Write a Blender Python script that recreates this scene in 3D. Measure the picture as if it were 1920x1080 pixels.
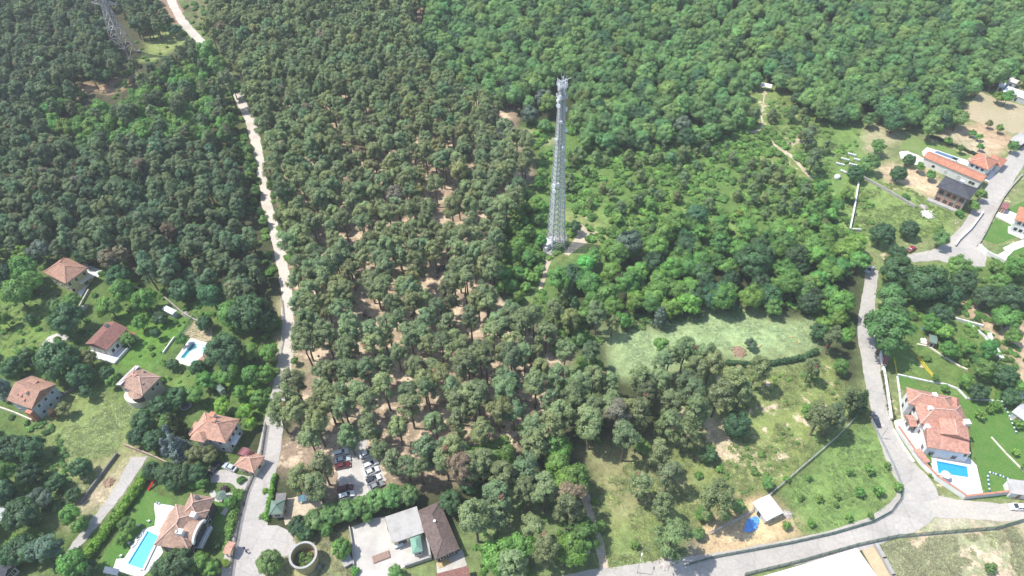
import bpy, bmesh, math, random
import numpy as np
from mathutils import Vector, Matrix

for o in list(bpy.data.objects):
    bpy.data.objects.remove(o, do_unlink=True)
SC = bpy.context.scene
COL = SC.collection
rad = math.radians

# ------------------------------------------------------------------ camera
CAM_H = 170.0                      # height of the drone above the ground, metres
FOC = 1280.0                       # focal length in pixels of the 1920 px wide photograph (24 mm equivalent)
PITCH = rad(46.0)
ROLL = rad(1.3)
_F = Vector((0, math.cos(PITCH), -math.sin(PITCH)))
_R0 = Vector((1, 0, 0))
_U0 = Vector((0, math.sin(PITCH), math.cos(PITCH)))
_R = _R0 * math.cos(ROLL) - _U0 * math.sin(ROLL)
_U = _U0 * math.cos(ROLL) + _R0 * math.sin(ROLL)
camd = bpy.data.cameras.new('camera')
cam = bpy.data.objects.new('camera', camd)
COL.objects.link(cam)
camd.sensor_width = 36.0
camd.lens = FOC / 1920.0 * 36.0
camd.clip_start = 0.5
camd.clip_end = 12000.0
m = Matrix((( _R.x, _U.x, -_F.x, 0), (_R.y, _U.y, -_F.y, 0), (_R.z, _U.z, -_F.z, CAM_H), (0, 0, 0, 1)))
cam.matrix_world = m
SC.camera = cam

# ------------------------------------------------------------------ light
SUN_EL = rad(62.0)
SUN_AZ = rad(172.0)                # direction towards the sun, measured from +X counter-clockwise
_sd = Vector((math.cos(SUN_EL) * math.cos(SUN_AZ), math.cos(SUN_EL) * math.sin(SUN_AZ), math.sin(SUN_EL)))
sl = bpy.data.lights.new('sun', 'SUN')
sl.energy = 3.45
sl.angle = rad(0.53)
sl.color = (1.0, 0.96, 0.90)
sun = bpy.data.objects.new('sun', sl)
COL.objects.link(sun)
sun.rotation_euler = _sd.to_track_quat('Z', 'Y').to_euler()
sun.location = (0, 0, 300)
W = bpy.data.worlds.new('World')
SC.world = W
W.use_nodes = True
nt = W.node_tree
nt.nodes.clear()
sky = nt.nodes.new('ShaderNodeTexSky')
sky.sky_type = 'NISHITA'
sky.sun_disc = False
sky.sun_elevation = SUN_EL
sky.sun_rotation = math.pi / 2 - SUN_AZ
bg = nt.nodes.new('ShaderNodeBackground')
bg.inputs[1].default_value = 0.15
wo = nt.nodes.new('ShaderNodeOutputWorld')
nt.links.new(sky.outputs[0], bg.inputs[0])
nt.links.new(bg.outputs[0], wo.inputs[0])
SC.view_settings.view_transform = 'Standard'
SC.view_settings.look = 'None'
SC.view_settings.gamma = 1.0
SC.view_settings.use_curve_mapping = False
SC.view_settings.exposure = 0.67
SC.render.engine = 'CYCLES'
SC.cycles.max_bounces = 5
SC.cycles.diffuse_bounces = 3
SC.cycles.glossy_bounces = 2
SC.cycles.transmission_bounces = 3
SC.cycles.transparent_max_bounces = 8
SC.cycles.volume_bounces = 0
SC.cycles.use_denoising = True
SC.cycles.denoiser = 'OPENIMAGEDENOISE'
SC.cycles.denoising_input_passes = 'RGB_ALBEDO_NORMAL'
SC.cycles.use_adaptive_sampling = True
SC.cycles.adaptive_threshold = 0.015

# ------------------------------------------------------------------ survey: where a point seen in the photograph stands on the ground
def P(px, py, z=0.0):
    d = _F + _R * ((px - 960) / FOC) - _U * ((py - 540) / FOC)
    t = (z - CAM_H) / d.z
    return Vector((d.x * t, d.y * t, z))

def PP(pts, z=0.0):
    return [P(a, b, z) for a, b in pts]

def proj(v):
    q = Vector(v) - Vector((0, 0, CAM_H))
    w = q.dot(_F)
    return (960 + FOC * q.dot(_R) / w, 540 - FOC * q.dot(_U) / w, w)

def proj_np(x, y, z):
    q = np.stack([x, y, z - CAM_H], -1)
    w = q @ np.array(_F)
    return 960 + FOC * (q @ np.array(_R)) / w, 540 - FOC * (q @ np.array(_U)) / w, w

# ------------------------------------------------------------------ object helpers
def tag(o, label=None, cat=None, group=None, kind=None):
    if label: o['label'] = label
    if cat: o['category'] = cat
    if group: o['group'] = group
    if kind: o['kind'] = kind
    return o

def empty(name, loc, rz=0.0, label=None, cat=None, group=None):
    o = bpy.data.objects.new(name, None)
    COL.objects.link(o)
    o.location = loc
    o.rotation_euler = (0, 0, rz)
    o.empty_display_size = 0.5
    return tag(o, label, cat, group)

class MB:
    """collects faces; build() links them as ONE mesh object"""
    def __init__(s):
        s.v = []; s.f = []
    def add(s, vs, fs):
        n = len(s.v)
        s.v.extend([tuple(v) for v in vs])
        s.f.extend([tuple(i + n for i in f) for f in fs])
        return s
    def box(s, x0, x1, y0, y1, z0, z1):
        return s.add([(x0,y0,z0),(x1,y0,z0),(x1,y1,z0),(x0,y1,z0),(x0,y0,z1),(x1,y0,z1),(x1,y1,z1),(x0,y1,z1)],
                     [(3,2,1,0),(4,5,6,7),(0,1,5,4),(1,2,6,5),(2,3,7,6),(3,0,4,7)])
    def beam(s, a, b, w, h=None, up=(0,0,1)):
        a = Vector(a); b = Vector(b); h = h or w
        d = (b - a)
        if d.length < 1e-6: return s
        d.normalize()
        u = Vector(up)
        if abs(d.dot(u)) > .98: u = Vector((1,0,0))
        sx = d.cross(u).normalized() * (w / 2)
        sy = sx.cross(d).normalized() * (h / 2)
        vs = [a-sx-sy, a+sx-sy, a+sx+sy, a-sx+sy, b-sx-sy, b+sx-sy, b+sx+sy, b-sx+sy]
        return s.add(vs, [(3,2,1,0),(4,5,6,7),(0,1,5,4),(1,2,6,5),(2,3,7,6),(3,0,4,7)])
    def tube(s, pts, radii, n=6, cap=True):
        base = len(s.v)
        pts = [Vector(p) for p in pts]
        for i, p in enumerate(pts):
            d = (pts[min(i+1, len(pts)-1)] - pts[max(i-1, 0)]).normalized()
            u = Vector((1,0,0)) if abs(d.z) > .9 else Vector((0,0,1))
            x = d.cross(u).normalized(); y = d.cross(x).normalized()
            for k in range(n):
                a = 2*math.pi*k/n
                s.v.append(tuple(p + (x*math.cos(a) + y*math.sin(a)) * radii[i]))
        for i in range(len(pts)-1):
            for k in range(n):
                k2 = (k+1) % n
                s.f.append((base+i*n+k, base+i*n+k2, base+(i+1)*n+k2, base+(i+1)*n+k))
        if cap:
            s.f.append(tuple(base+k for k in range(n)))
            e = base+(len(pts)-1)*n
            s.f.append(tuple(e+k for k in reversed(range(n))))
        return s
    def prism(s, pts, z0, z1):
        n = len(pts)
        vs = [(p[0],p[1],z0) for p in pts] + [(p[0],p[1],z1) for p in pts]
        fs = [tuple(reversed(range(n))), tuple(range(n,2*n))] + [(i,(i+1)%n,(i+1)%n+n,i+n) for i in range(n)]
        return s.add(vs, fs)
    def build(s, name, mat=None, parent=None, smooth=False, bevel=0.0):
        me = bpy.data.meshes.new(name)
        me.from_pydata(s.v, [], s.f)
        bm = bmesh.new(); bm.from_mesh(me)
        bmesh.ops.recalc_face_normals(bm, faces=bm.faces)
        if bevel > 0:
            bmesh.ops.bevel(bm, geom=[e for e in bm.edges if len(e.link_faces) == 2 and e.calc_face_angle(0) > .6], offset=bevel, segments=1, affect='EDGES')
        bm.to_mesh(me); bm.free()
        if smooth:
            me.polygons.foreach_set('use_smooth', [True]*len(me.polygons))
        o = bpy.data.objects.new(name, me)
        COL.objects.link(o)
        if mat: me.materials.append(mat)
        if parent: o.parent = parent
        return o

# ------------------------------------------------------------------ materials
def _nodes(name):
    mt = bpy.data.materials.new(name)
    mt.use_nodes = True
    n = mt.node_tree; n.nodes.clear()
    return mt, n
def N(n, t, **kw):
    x = n.nodes.new(t)
    for k, v in kw.items(): setattr(x, k, v)
    return x
def setin(node, **kw):
    for k, v in kw.items(): node.inputs[k].default_value = v

def mat(name, col, rough=.8, var=.18, scale=1.2, fine=14.0, col2=None, bump=.0, bumpscale=30., metal=0.0, spec=.3, coords='Object', streak=None):
    """painted / mineral surface: broad mottling, fine grain and optional second colour in blotches"""
    mt, n = _nodes(name)
    L = n.links.new
    out = N(n,'ShaderNodeOutputMaterial'); b = N(n,'ShaderNodeBsdfPrincipled')
    setin(b, Roughness=rough, Metallic=metal); b.inputs['Specular IOR Level'].default_value = spec
    tc = N(n,'ShaderNodeTexCoord')
    src = tc.outputs['Object']
    if coords == 'World':
        src = N(n,'ShaderNodeNewGeometry').outputs['Position']
    a = N(n,'ShaderNodeTexNoise'); setin(a, Scale=scale, Detail=5.0, Roughness=.6); L(src, a.inputs['Vector'])
    f = N(n,'ShaderNodeTexNoise'); setin(f, Scale=fine, Detail=2.0); L(src, f.inputs['Vector'])
    mx = N(n,'ShaderNodeMix', data_type='RGBA')
    mx.inputs[6].default_value = (*col,1)
    c2 = col2 if col2 else tuple(c*.72 for c in col)
    mx.inputs[7].default_value = (*c2,1)
    rp = N(n,'ShaderNodeValToRGB'); rp.color_ramp.elements[0].position = .42; rp.color_ramp.elements[1].position = .66
    L(a.outputs['Fac'], rp.inputs[0]); L(rp.outputs[0], mx.inputs[0])
    mr = N(n,'ShaderNodeMapRange'); setin(mr, **{'From Min':.25,'From Max':.75,'To Min':1-var,'To Max':1+var}); L(f.outputs['Fac'], mr.inputs[0])
    mu = N(n,'ShaderNodeMix', data_type='RGBA', blend_type='MULTIPLY'); mu.inputs[0].default_value = 1
    L(mx.outputs[2], mu.inputs[6]); L(mr.outputs[0], mu.inputs[7])
    last = mu.outputs[2]
    if streak:          # repaired patches, cracks and oil stains of an old road
        vo = N(n,'ShaderNodeTexVoronoi'); setin(vo, Scale=.16, Randomness=1.0); L(src, vo.inputs['Vector'])
        sc = N(n,'ShaderNodeSeparateColor'); L(vo.outputs['Color'], sc.inputs[0])
        m2 = N(n,'ShaderNodeMapRange'); setin(m2, **{'To Min':1-.13*streak/.5,'To Max':1+.08*streak/.5}); L(sc.outputs[0], m2.inputs[0])
        ve = N(n,'ShaderNodeTexVoronoi', feature='DISTANCE_TO_EDGE'); setin(ve, Scale=.22); 
        wn = N(n,'ShaderNodeTexNoise'); setin(wn, Scale=.5, Detail=3.0); L(src, wn.inputs['Vector'])
        wm = N(n,'ShaderNodeMix', data_type='RGBA', blend_type='ADD'); wm.inputs[0].default_value=1.6; L(src, wm.inputs[6]); L(wn.outputs['Color'], wm.inputs[7]); L(wm.outputs[2], ve.inputs['Vector'])
        cr = N(n,'ShaderNodeMapRange'); setin(cr, **{'From Min':.0,'From Max':.035,'To Min':.86,'To Max':1.0}); L(ve.outputs['Distance'], cr.inputs[0])
        mm_ = N(n,'ShaderNodeMath', operation='MULTIPLY'); L(m2.outputs[0], mm_.inputs[0]); L(cr.outputs[0], mm_.inputs[1])
        mk = N(n,'ShaderNodeMix', data_type='RGBA', blend_type='MULTIPLY'); mk.inputs[0].default_value=1; L(last, mk.inputs[6]); L(mm_.outputs[0], mk.inputs[7]); last = mk.outputs[2]
    L(last, b.inputs['Base Color'])
    if bump > 0:
        bn = N(n,'ShaderNodeTexNoise'); setin(bn, Scale=bumpscale, Detail=3.0); L(src, bn.inputs['Vector'])
        bp = N(n,'ShaderNodeBump'); setin(bp, Strength=bump, Distance=.06); L(bn.outputs['Fac'], bp.inputs['Height']); L(bp.outputs[0], b.inputs['Normal'])
    L(b.outputs[0], out.inputs[0])
    return mt

def mat_tile(name, col, col2, course=.36, rough=.85):
    """clay roof tiles: courses that follow the height of the slope, single tiles of slightly different clay, lichen in blotches"""
    mt, n = _nodes(name); L = n.links.new
    out = N(n,'ShaderNodeOutputMaterial'); b = N(n,'ShaderNodeBsdfPrincipled'); setin(b, Roughness=rough); b.inputs['Specular IOR Level'].default_value=.2
    tc = N(n,'ShaderNodeTexCoord')
    vo = N(n,'ShaderNodeTexVoronoi'); setin(vo, Scale=2.6); L(tc.outputs['Object'], vo.inputs['Vector'])
    no = N(n,'ShaderNodeTexNoise'); setin(no, Scale=.55, Detail=6.0, Roughness=.65); L(tc.outputs['Object'], no.inputs['Vector'])
    mx = N(n,'ShaderNodeMix', data_type='RGBA'); mx.inputs[6].default_value=(*col,1); mx.inputs[7].default_value=(*col2,1)
    rp = N(n,'ShaderNodeValToRGB'); rp.color_ramp.elements[0].position=.38; rp.color_ramp.elements[1].position=.68
    L(no.outputs['Fac'], rp.inputs[0]); L(rp.outputs[0], mx.inputs[0])
    hs = N(n,'ShaderNodeHueSaturation'); L(mx.outputs[2], hs.inputs['Color'])
    sp = N(n,'ShaderNodeSeparateColor'); L(vo.outputs['Color'], sp.inputs[0])
    mr = N(n,'ShaderNodeMapRange'); setin(mr, **{'To Min':.78,'To Max':1.18}); L(sp.outputs[0], mr.inputs[0]); L(mr.outputs[0], hs.inputs['Value'])
    L(hs.outputs[0], b.inputs['Base Color'])
    wv = N(n,'ShaderNodeTexWave', wave_type='BANDS', bands_direction='Z', wave_profile='SAW'); setin(wv, Scale=.5/course*1.1, Distortion=.0); L(tc.outputs['Object'], wv.inputs['Vector'])
    ad = N(n,'ShaderNodeMath', operation='ADD'); L(wv.outputs['Fac'], ad.inputs[0]); L(sp.outputs[1], ad.inputs[1])
    bp = N(n,'ShaderNodeBump'); setin(bp, Strength=.55, Distance=.09); L(ad.outputs[0], bp.inputs['Height']); L(bp.outputs[0], b.inputs['Normal'])
    L(b.outputs[0], out.inputs[0])
    return mt

def mat_foliage(name, trans=.34, varw=.22):
    """leaves: colour = the tree's own 'tint' x each leaf's own 'shade' (pale or dull leaves) x patches of younger growth"""
    mt, n = _nodes(name); L = n.links.new
    out = N(n,'ShaderNodeOutputMaterial')
    at = N(n,'ShaderNodeAttribute', attribute_type='INSTANCER', attribute_name='tint')
    sh = N(n,'ShaderNodeAttribute', attribute_type='GEOMETRY', attribute_name='shade')
    oi = N(n,'ShaderNodeObjectInfo')
    ge = N(n,'ShaderNodeNewGeometry')
    no = N(n,'ShaderNodeTexNoise'); setin(no, Scale=.22, Detail=3.0); L(ge.outputs['Position'], no.inputs['Vector'])
    mr = N(n,'ShaderNodeMapRange'); setin(mr, **{'From Min':.3,'From Max':.7,'To Min':1-varw,'To Max':1+varw}); L(no.outputs['Fac'], mr.inputs[0])
    m1 = N(n,'ShaderNodeMath', operation='MULTIPLY'); L(mr.outputs[0], m1.inputs[0]); L(sh.outputs['Fac'], m1.inputs[1])
    mu = N(n,'ShaderNodeMix', data_type='RGBA', blend_type='MULTIPLY'); mu.inputs[0].default_value=1
    L(at.outputs['Color'], mu.inputs[6]); L(m1.outputs[0], mu.inputs[7])
    hs = N(n,'ShaderNodeHueSaturation'); 
    mh = N(n,'ShaderNodeMapRange'); setin(mh, **{'To Min':.485,'To Max':.515}); L(oi.outputs['Random'], mh.inputs[0]); L(mh.outputs[0], hs.inputs['Hue'])
    L(mu.outputs[2], hs.inputs['Color'])
    d = N(n,'ShaderNodeBsdfDiffuse'); t = N(n,'ShaderNodeBsdfTranslucent'); g = N(n,'ShaderNodeBsdfGlossy'); setin(g, Roughness=.55); g.inputs[0].default_value=(.8,.85,.9,1)
    L(hs.outputs[0], d.inputs[0])
    ty = N(n,'ShaderNodeMix', data_type='RGBA', blend_type='MULTIPLY'); ty.inputs[0].default_value=1; ty.inputs[7].default_value=(1.25,1.3,.6,1); L(hs.outputs[0], ty.inputs[6]); L(ty.outputs[2], t.inputs[0])
    x = N(n,'ShaderNodeMixShader'); x.inputs[0].default_value=trans; L(d.outputs[0], x.inputs[1]); L(t.outputs[0], x.inputs[2])
    x2 = N(n,'ShaderNodeMixShader'); x2.inputs[0].default_value=.035; L(x.outputs[0], x2.inputs[1]); L(g.outputs[0], x2.inputs[2])
    L(x2.outputs[0], out.inputs[0])
    return mt

def mat_glass(name, col=(.02,.025,.03)):
    mt, n = _nodes(name); L=n.links.new
    out = N(n,'ShaderNodeOutputMaterial'); b = N(n,'ShaderNodeBsdfPrincipled')
    no = N(n,'ShaderNodeTexNoise'); setin(no, Scale=.8); tc=N(n,'ShaderNodeTexCoord'); L(tc.outputs['Object'], no.inputs['Vector'])
    mx = N(n,'ShaderNodeMix', data_type='RGBA'); mx.inputs[6].default_value=(*col,1); mx.inputs[7].default_value=tuple(c*2.2 for c in col)+(1,); L(no.outputs['Fac'], mx.inputs[0]); L(mx.outputs[2], b.inputs['Base Color'])
    setin(b, Roughness=.06); b.inputs['Specular IOR Level'].default_value=.6
    L(b.outputs[0], out.inputs[0]); return mt

def mat_water(name, col):
    mt, n = _nodes(name); L=n.links.new
    out = N(n,'ShaderNodeOutputMaterial'); t = N(n,'ShaderNodeBsdfTransparent'); t.inputs[0].default_value=(*col,1)
    g = N(n,'ShaderNodeBsdfGlossy'); setin(g, Roughness=.03)
    tc=N(n,'ShaderNodeTexCoord'); no=N(n,'ShaderNodeTexNoise'); setin(no, Scale=1.8, Detail=2.0); L(tc.outputs['Object'], no.inputs['Vector'])
    bp=N(n,'ShaderNodeBump'); setin(bp, Strength=.15, Distance=.05); L(no.outputs['Fac'], bp.inputs['Height']); L(bp.outputs[0], g.inputs['Normal'])
    fr=N(n,'ShaderNodeFresnel'); setin(fr, IOR=1.33)
    x=N(n,'ShaderNodeMixShader'); L(fr.outputs[0], x.inputs[0]); L(t.outputs[0], x.inputs[1]); L(g.outputs[0], x.inputs[2]); L(x.outputs[0], out.inputs[0])
    return mt

def mat_paint(name, col, rough=.25):
    mt, n = _nodes(name); L=n.links.new
    out=N(n,'ShaderNodeOutputMaterial'); b=N(n,'ShaderNodeBsdfPrincipled'); tc=N(n,'ShaderNodeTexCoord')
    no=N(n,'ShaderNodeTexNoise'); setin(no, Scale=2.0, Detail=4.0); L(tc.outputs['Object'], no.inputs['Vector'])
    mx=N(n,'ShaderNodeMix', data_type='RGBA'); mx.inputs[6].default_value=(*col,1); mx.inputs[7].default_value=(*[c*.85+.02 for c in col],1); L(no.outputs['Fac'], mx.inputs[0]); L(mx.outputs[2], b.inputs['Base Color'])
    setin(b, Roughness=rough); b.inputs['Coat Weight'].default_value=.4; b.inputs['Coat Roughness'].default_value=.08
    L(b.outputs[0], out.inputs[0]); return mt

M = {}
M['bark'] = mat('bark', (.15,.115,.09), .95, .3, 3, 9, (.09,.07,.055), bump=.5, bumpscale=8)
M['foliage'] = mat_foliage('foliage')
M['dry_needles'] = mat('dry_needles', (.26,.15,.09), .95, .3, 2, 8, (.20,.13,.08))
M['needles'] = mat_foliage('needles', trans=.26, varw=.18)
M['concrete'] = mat('concrete', (.42,.41,.38), .9, .10, .35, 5, (.33,.32,.30), bump=.2)
M['yard'] = mat('yard_concrete', (.53,.50,.455), .9, .10, .28, 4, (.43,.40,.36), bump=.2)
M['white_wall'] = mat('white_wall', (.78,.77,.74), .85, .05, .5, 6, (.66,.65,.62))
M['white_stone'] = mat('white_stone', (.74,.73,.70), .7, .05, .6, 3, (.66,.65,.63))
M['cream_wall'] = mat('cream_wall', (.70,.65,.52), .85, .06, .5, 6, (.6,.55,.44))
M['yellow_wall'] = mat('yellow_wall', (.68,.58,.30), .85, .06, .5, 6, (.58,.5,.27))
M['grey_wall'] = mat('grey_wall', (.56,.57,.57), .85, .06, .5, 6, (.47,.48,.49))
M['blue_grey_wall'] = mat('blue_grey_wall', (.48,.53,.57), .85, .06, .5, 6, (.42,.46,.50))
M['beige_wall'] = mat('beige_wall', (.52,.45,.38), .85, .06, .5, 6, (.45,.39,.33))
M['dark_wall'] = mat('dark_wall', (.10,.08,.09), .85, .1, .5, 6, (.08,.065,.07))
M['stone_wall'] = mat('stone_wall', (.42,.40,.36), .95, .25, .8, 3.5, (.30,.28,.25), bump=.6, bumpscale=5)
M['grey_block'] = mat('grey_block', (.22,.21,.20), .95, .15, .8, 4, (.16,.155,.15))
M['brick'] = mat('brick', (.50,.27,.18), .95, .2, .8, 7, (.42,.22,.15), bump=.3, bumpscale=12)
M['terracotta'] = mat('terracotta', (.52,.24,.16), .9, .12, 1.5, 8, (.44,.20,.13))
M['wood'] = mat('wood', (.34,.22,.12), .85, .2, 1.5, 12, (.26,.16,.09))
M['yellow_wood'] = mat('yellow_wood', (.62,.47,.22), .85, .15, 1.5, 12, (.52,.38,.18))
M['steel'] = mat('galvanised_steel', (.56,.57,.575), .5, .12, .3, 3, (.44,.45,.46), metal=.25)
M['rust_steel'] = mat('weathered_steel', (.60,.57,.55), .7, .15, .3, 3, (.28,.23,.20), metal=.1)
M['white_metal'] = mat('white_metal', (.78,.79,.80), .45, .04, .5, 4, (.70,.71,.72))
M['dark_metal'] = mat('dark_metal', (.06,.065,.07), .6, .1, 1, 6)
M['green_metal'] = mat('green_metal', (.035,.12,.085), .6, .12, 1, 6, (.03,.09,.065))
M['blue_metal'] = mat('blue_metal', (.11,.15,.21), .5, .1, 1, 6, (.09,.12,.17))
M['cable'] = mat('cable', (.10,.11,.12), .6, .1, 1, 6)
M['tile_salmon'] = mat_tile('salmon_tile', (.57,.33,.235), (.45,.265,.195))
M['tile_red'] = mat_tile('red_clay_tile', (.54,.29,.215), (.45,.235,.175))
M['tile_orange'] = mat_tile('orange_clay_tile', (.50,.225,.14), (.45,.20,.13))
M['tile_pale'] = mat_tile('faded_clay_tile', (.46,.30,.22), (.33,.22,.17))
M['tile_brown'] = mat_tile('brown_tile', (.27,.135,.11), (.22,.115,.095))
M['tile_tan'] = mat_tile('tan_tile', (.44,.26,.185), (.36,.21,.155))
M['shingle_brown'] = mat_tile('brown_shingle', (.17,.125,.11), (.145,.11,.10))
M['shingle_dark'] = mat_tile('dark_grey_shingle', (.085,.088,.10), (.07,.073,.085))
M['brown_paving'] = mat('brown_paving', (.36,.25,.20), .9, .15, 1.5, 8, (.30,.21,.17))
M['wall_brown'] = mat('wall_brown', (.44,.33,.26), .9, .15, 1.0, 6, (.36,.28,.22))
M['dusty'] = mat('dusty_asphalt', (.50,.455,.385), .95, .12, .14, 1.4, (.43,.40,.36), bump=.3, bumpscale=3, coords='World')
M['ridge_pale'] = mat('pale_ridge', (.60,.40,.32), .9, .1, 1, 6)
M['metal_green_roof'] = mat('green_roof', (.20,.36,.27), .6, .06, .8, 6, (.17,.31,.23))
M['metal_sage_roof'] = mat('sage_roof', (.17,.24,.19), .7, .08, .8, 6, (.14,.2,.16))
M['corrugated'] = mat('corrugated_sheet', (.46,.44,.41), .8, .12, .4, 5, (.36,.34,.31))
M['translucent_sheet'] = mat('pale_sheet', (.50,.50,.50), .5, .08, .6, 5, (.42,.42,.42))
M['red_sheet'] = mat('red_sheet', (.36,.10,.08), .7, .1, .8, 6, (.28,.08,.065))
M['maroon_sheet'] = mat('maroon_sheet', (.30,.12,.12), .6, .1, .8, 6, (.25,.1,.1))
M['teal'] = mat('teal_sheet', (.06,.24,.28), .5, .1, .8, 6, (.04,.19,.22))
M['tarp_blue'] = mat('blue_tarpaulin', (.10,.31,.72), .45, .2, 1.2, 4, (.16,.42,.80), bump=.5, bumpscale=3)
M['plastic_red'] = mat('red_plastic', (.60,.03,.03), .4, .05, 1, 6)
M['paint_yellow'] = mat('yellow_paint', (.66,.54,.06), .7, .1, 1, 6)
M['paint_blue'] = mat('blue_paint', (.03,.10,.26), .7, .1, 1, 6)
M['pool_tile'] = mat('pool_tile', (.10,.60,.76), .4, .05, .8, 8, (.12,.66,.80))
M['pool_tile_blue'] = mat('pool_tile_blue', (.04,.36,.78), .4, .05, .8, 8, (.05,.40,.82))
M['pool_tile_pale'] = mat('pool_tile_pale', (.60,.80,.76), .4, .05, .8, 8, (.66,.84,.80))
M['pool_tile_deep'] = mat('pool_tile_deep', (.03,.28,.36), .4, .05, .8, 8)
M['pool_tile_navy'] = mat('pool_tile_navy', (.07,.24,.62), .4, .05, .8, 8)
M['water'] = mat_water('pool_water', (.90,.97,.99))
M['glass'] = mat_glass('window_glass')
M['blue_glass'] = mat_glass('blue_glass', (.08,.12,.16))
M['tyre'] = mat('rubber', (.02,.02,.02), .9, .1, 3, 10)
M['lamp_glass'] = mat('lamp_glass', (.7,.7,.68), .1, .03, 3, 10)
M['red_lens'] = mat('red_lens', (.4,.02,.02), .2, .03, 3, 10)
M['gravel_road'] = mat('gravel_road', (.60,.54,.465), .95, .16, .12, 1.5, (.50,.445,.375), bump=.5, bumpscale=2.5, coords='World')
M['asphalt'] = mat('worn_asphalt', (.455,.425,.38), .95, .10, .10, 1.2, (.40,.375,.34), bump=.3, bumpscale=3, coords='World', streak=.28)
M['lane'] = mat('lane_concrete', (.46,.43,.395), .95, .10, .12, 1.4, (.40,.375,.345), bump=.3, bumpscale=3, coords='World', streak=.28)
M['dirt'] = mat('dirt_track', (.55,.46,.34), .95, .18, .2, 1.5, (.42,.35,.24), bump=.5, bumpscale=2, coords='World')
M['sand'] = mat('sandy_soil', (.58,.43,.27), .95, .12, .15, 1.5, (.50,.38,.25), bump=.5, bumpscale=2, coords='World')
M['brown_dirt'] = mat('brown_dirt', (.33,.22,.15), .95, .2, .2, 1.5, (.26,.18,.12), bump=.5, bumpscale=2, coords='World')
M['field_soil'] = mat('field_soil', (.44,.36,.23), .95, .12, .06, 1.0, (.37,.33,.20), bump=.6, bumpscale=1.2, coords='World')
M['lawn'] = mat('lawn_grass', (.085,.19,.035), .95, .22, .25, 2.2, (.125,.21,.05), bump=.6, bumpscale=3, coords='World')
M['mown'] = mat('pale_lawn', (.15,.24,.06), .95, .2, .2, 2.0, (.22,.26,.10), bump=.6, bumpscale=3, coords='World')
M['rubble'] = mat('rubble', (.50,.46,.42), .95, .3, .8, 3, (.35,.3,.26), bump=.8, bumpscale=3)
M['skin'] = mat('skin', (.45,.30,.22), .7, .05)
M['cloth_dark'] = mat('dark_cloth', (.05,.05,.07), .9, .1)
M['cloth_grey'] = mat('grey_cloth', (.20,.20,.22), .9, .1)
M['cloth_blue'] = mat('blue_cloth', (.08,.12,.25), .9, .1)
# ------------------------------------------------------------------ ground: one sheet to the horizon, painted with what grows or lies there
def inside(poly, X, Y):
    r = np.zeros(X.shape, bool)
    n = len(poly)
    for i in range(n):
        x1, y1 = poly[i][0], poly[i][1]; x2, y2 = poly[(i+1) % n][0], poly[(i+1) % n][1]
        if y1 == y2: continue
        c = ((y1 > Y) != (y2 > Y)) & (X < (x2-x1)*(Y-y1)/(y2-y1)+x1)
        r ^= c
    return r

def vnoise(X, Y, s, seed):
    """smooth value noise"""
    rg = np.random.RandomState(seed)
    g = rg.rand(128, 128)
    x = X/s+37.3; y = Y/s+11.7
    xi = np.floor(x).astype(int); yi = np.floor(y).astype(int)
    fx = x-xi; fy = y-yi; fx = fx*fx*(3-2*fx); fy = fy*fy*(3-2*fy)
    a = g[xi % 128, yi % 128]; b = g[(xi+1) % 128, yi % 128]; c = g[xi % 128, (yi+1) % 128]; d = g[(xi+1) % 128, (yi+1) % 128]
    return (a*(1-fx)+b*fx)*(1-fy)+(c*(1-fx)+d*fx)*fy

def blur(a, k):
    for _ in range(k):
        a = (np.roll(a,1,0)+np.roll(a,-1,0)+np.roll(a,1,1)+np.roll(a,-1,1)+2*a)/6
    return a

xs = np.concatenate([[-5000,-2500,-1200,-700], np.arange(-440, 441, 1.6), [700,1200,2500,5000]])
ys = np.concatenate([[-5000,-2000,-800,-200], np.arange(20, 560, 1.6), [700,1000,1600,3000,8000]])
GX, GY = np.meshgrid(xs, ys, indexing='ij')
WX = GX + (vnoise(GX,GY,9,1)-.5)*9 + (vnoise(GX,GY,3.2,2)-.5)*4
WY = GY + (vnoise(GX,GY,9,3)-.5)*9 + (vnoise(GX,GY,3.2,4)-.5)*4

FLOOR=(.060,.072,.032); TAN=(.31,.235,.165); GRASS=(.15,.21,.07); YGRASS=(.22,.24,.09); MEADOW=(.31,.40,.19); DRYG=(.30,.31,.17)
SCRUB=(.125,.205,.055); LAWNC=(.09,.19,.04); SOIL=(.42,.28,.17); SAND=(.60,.46,.29); ORANGE=(.46,.32,.20)
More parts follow.
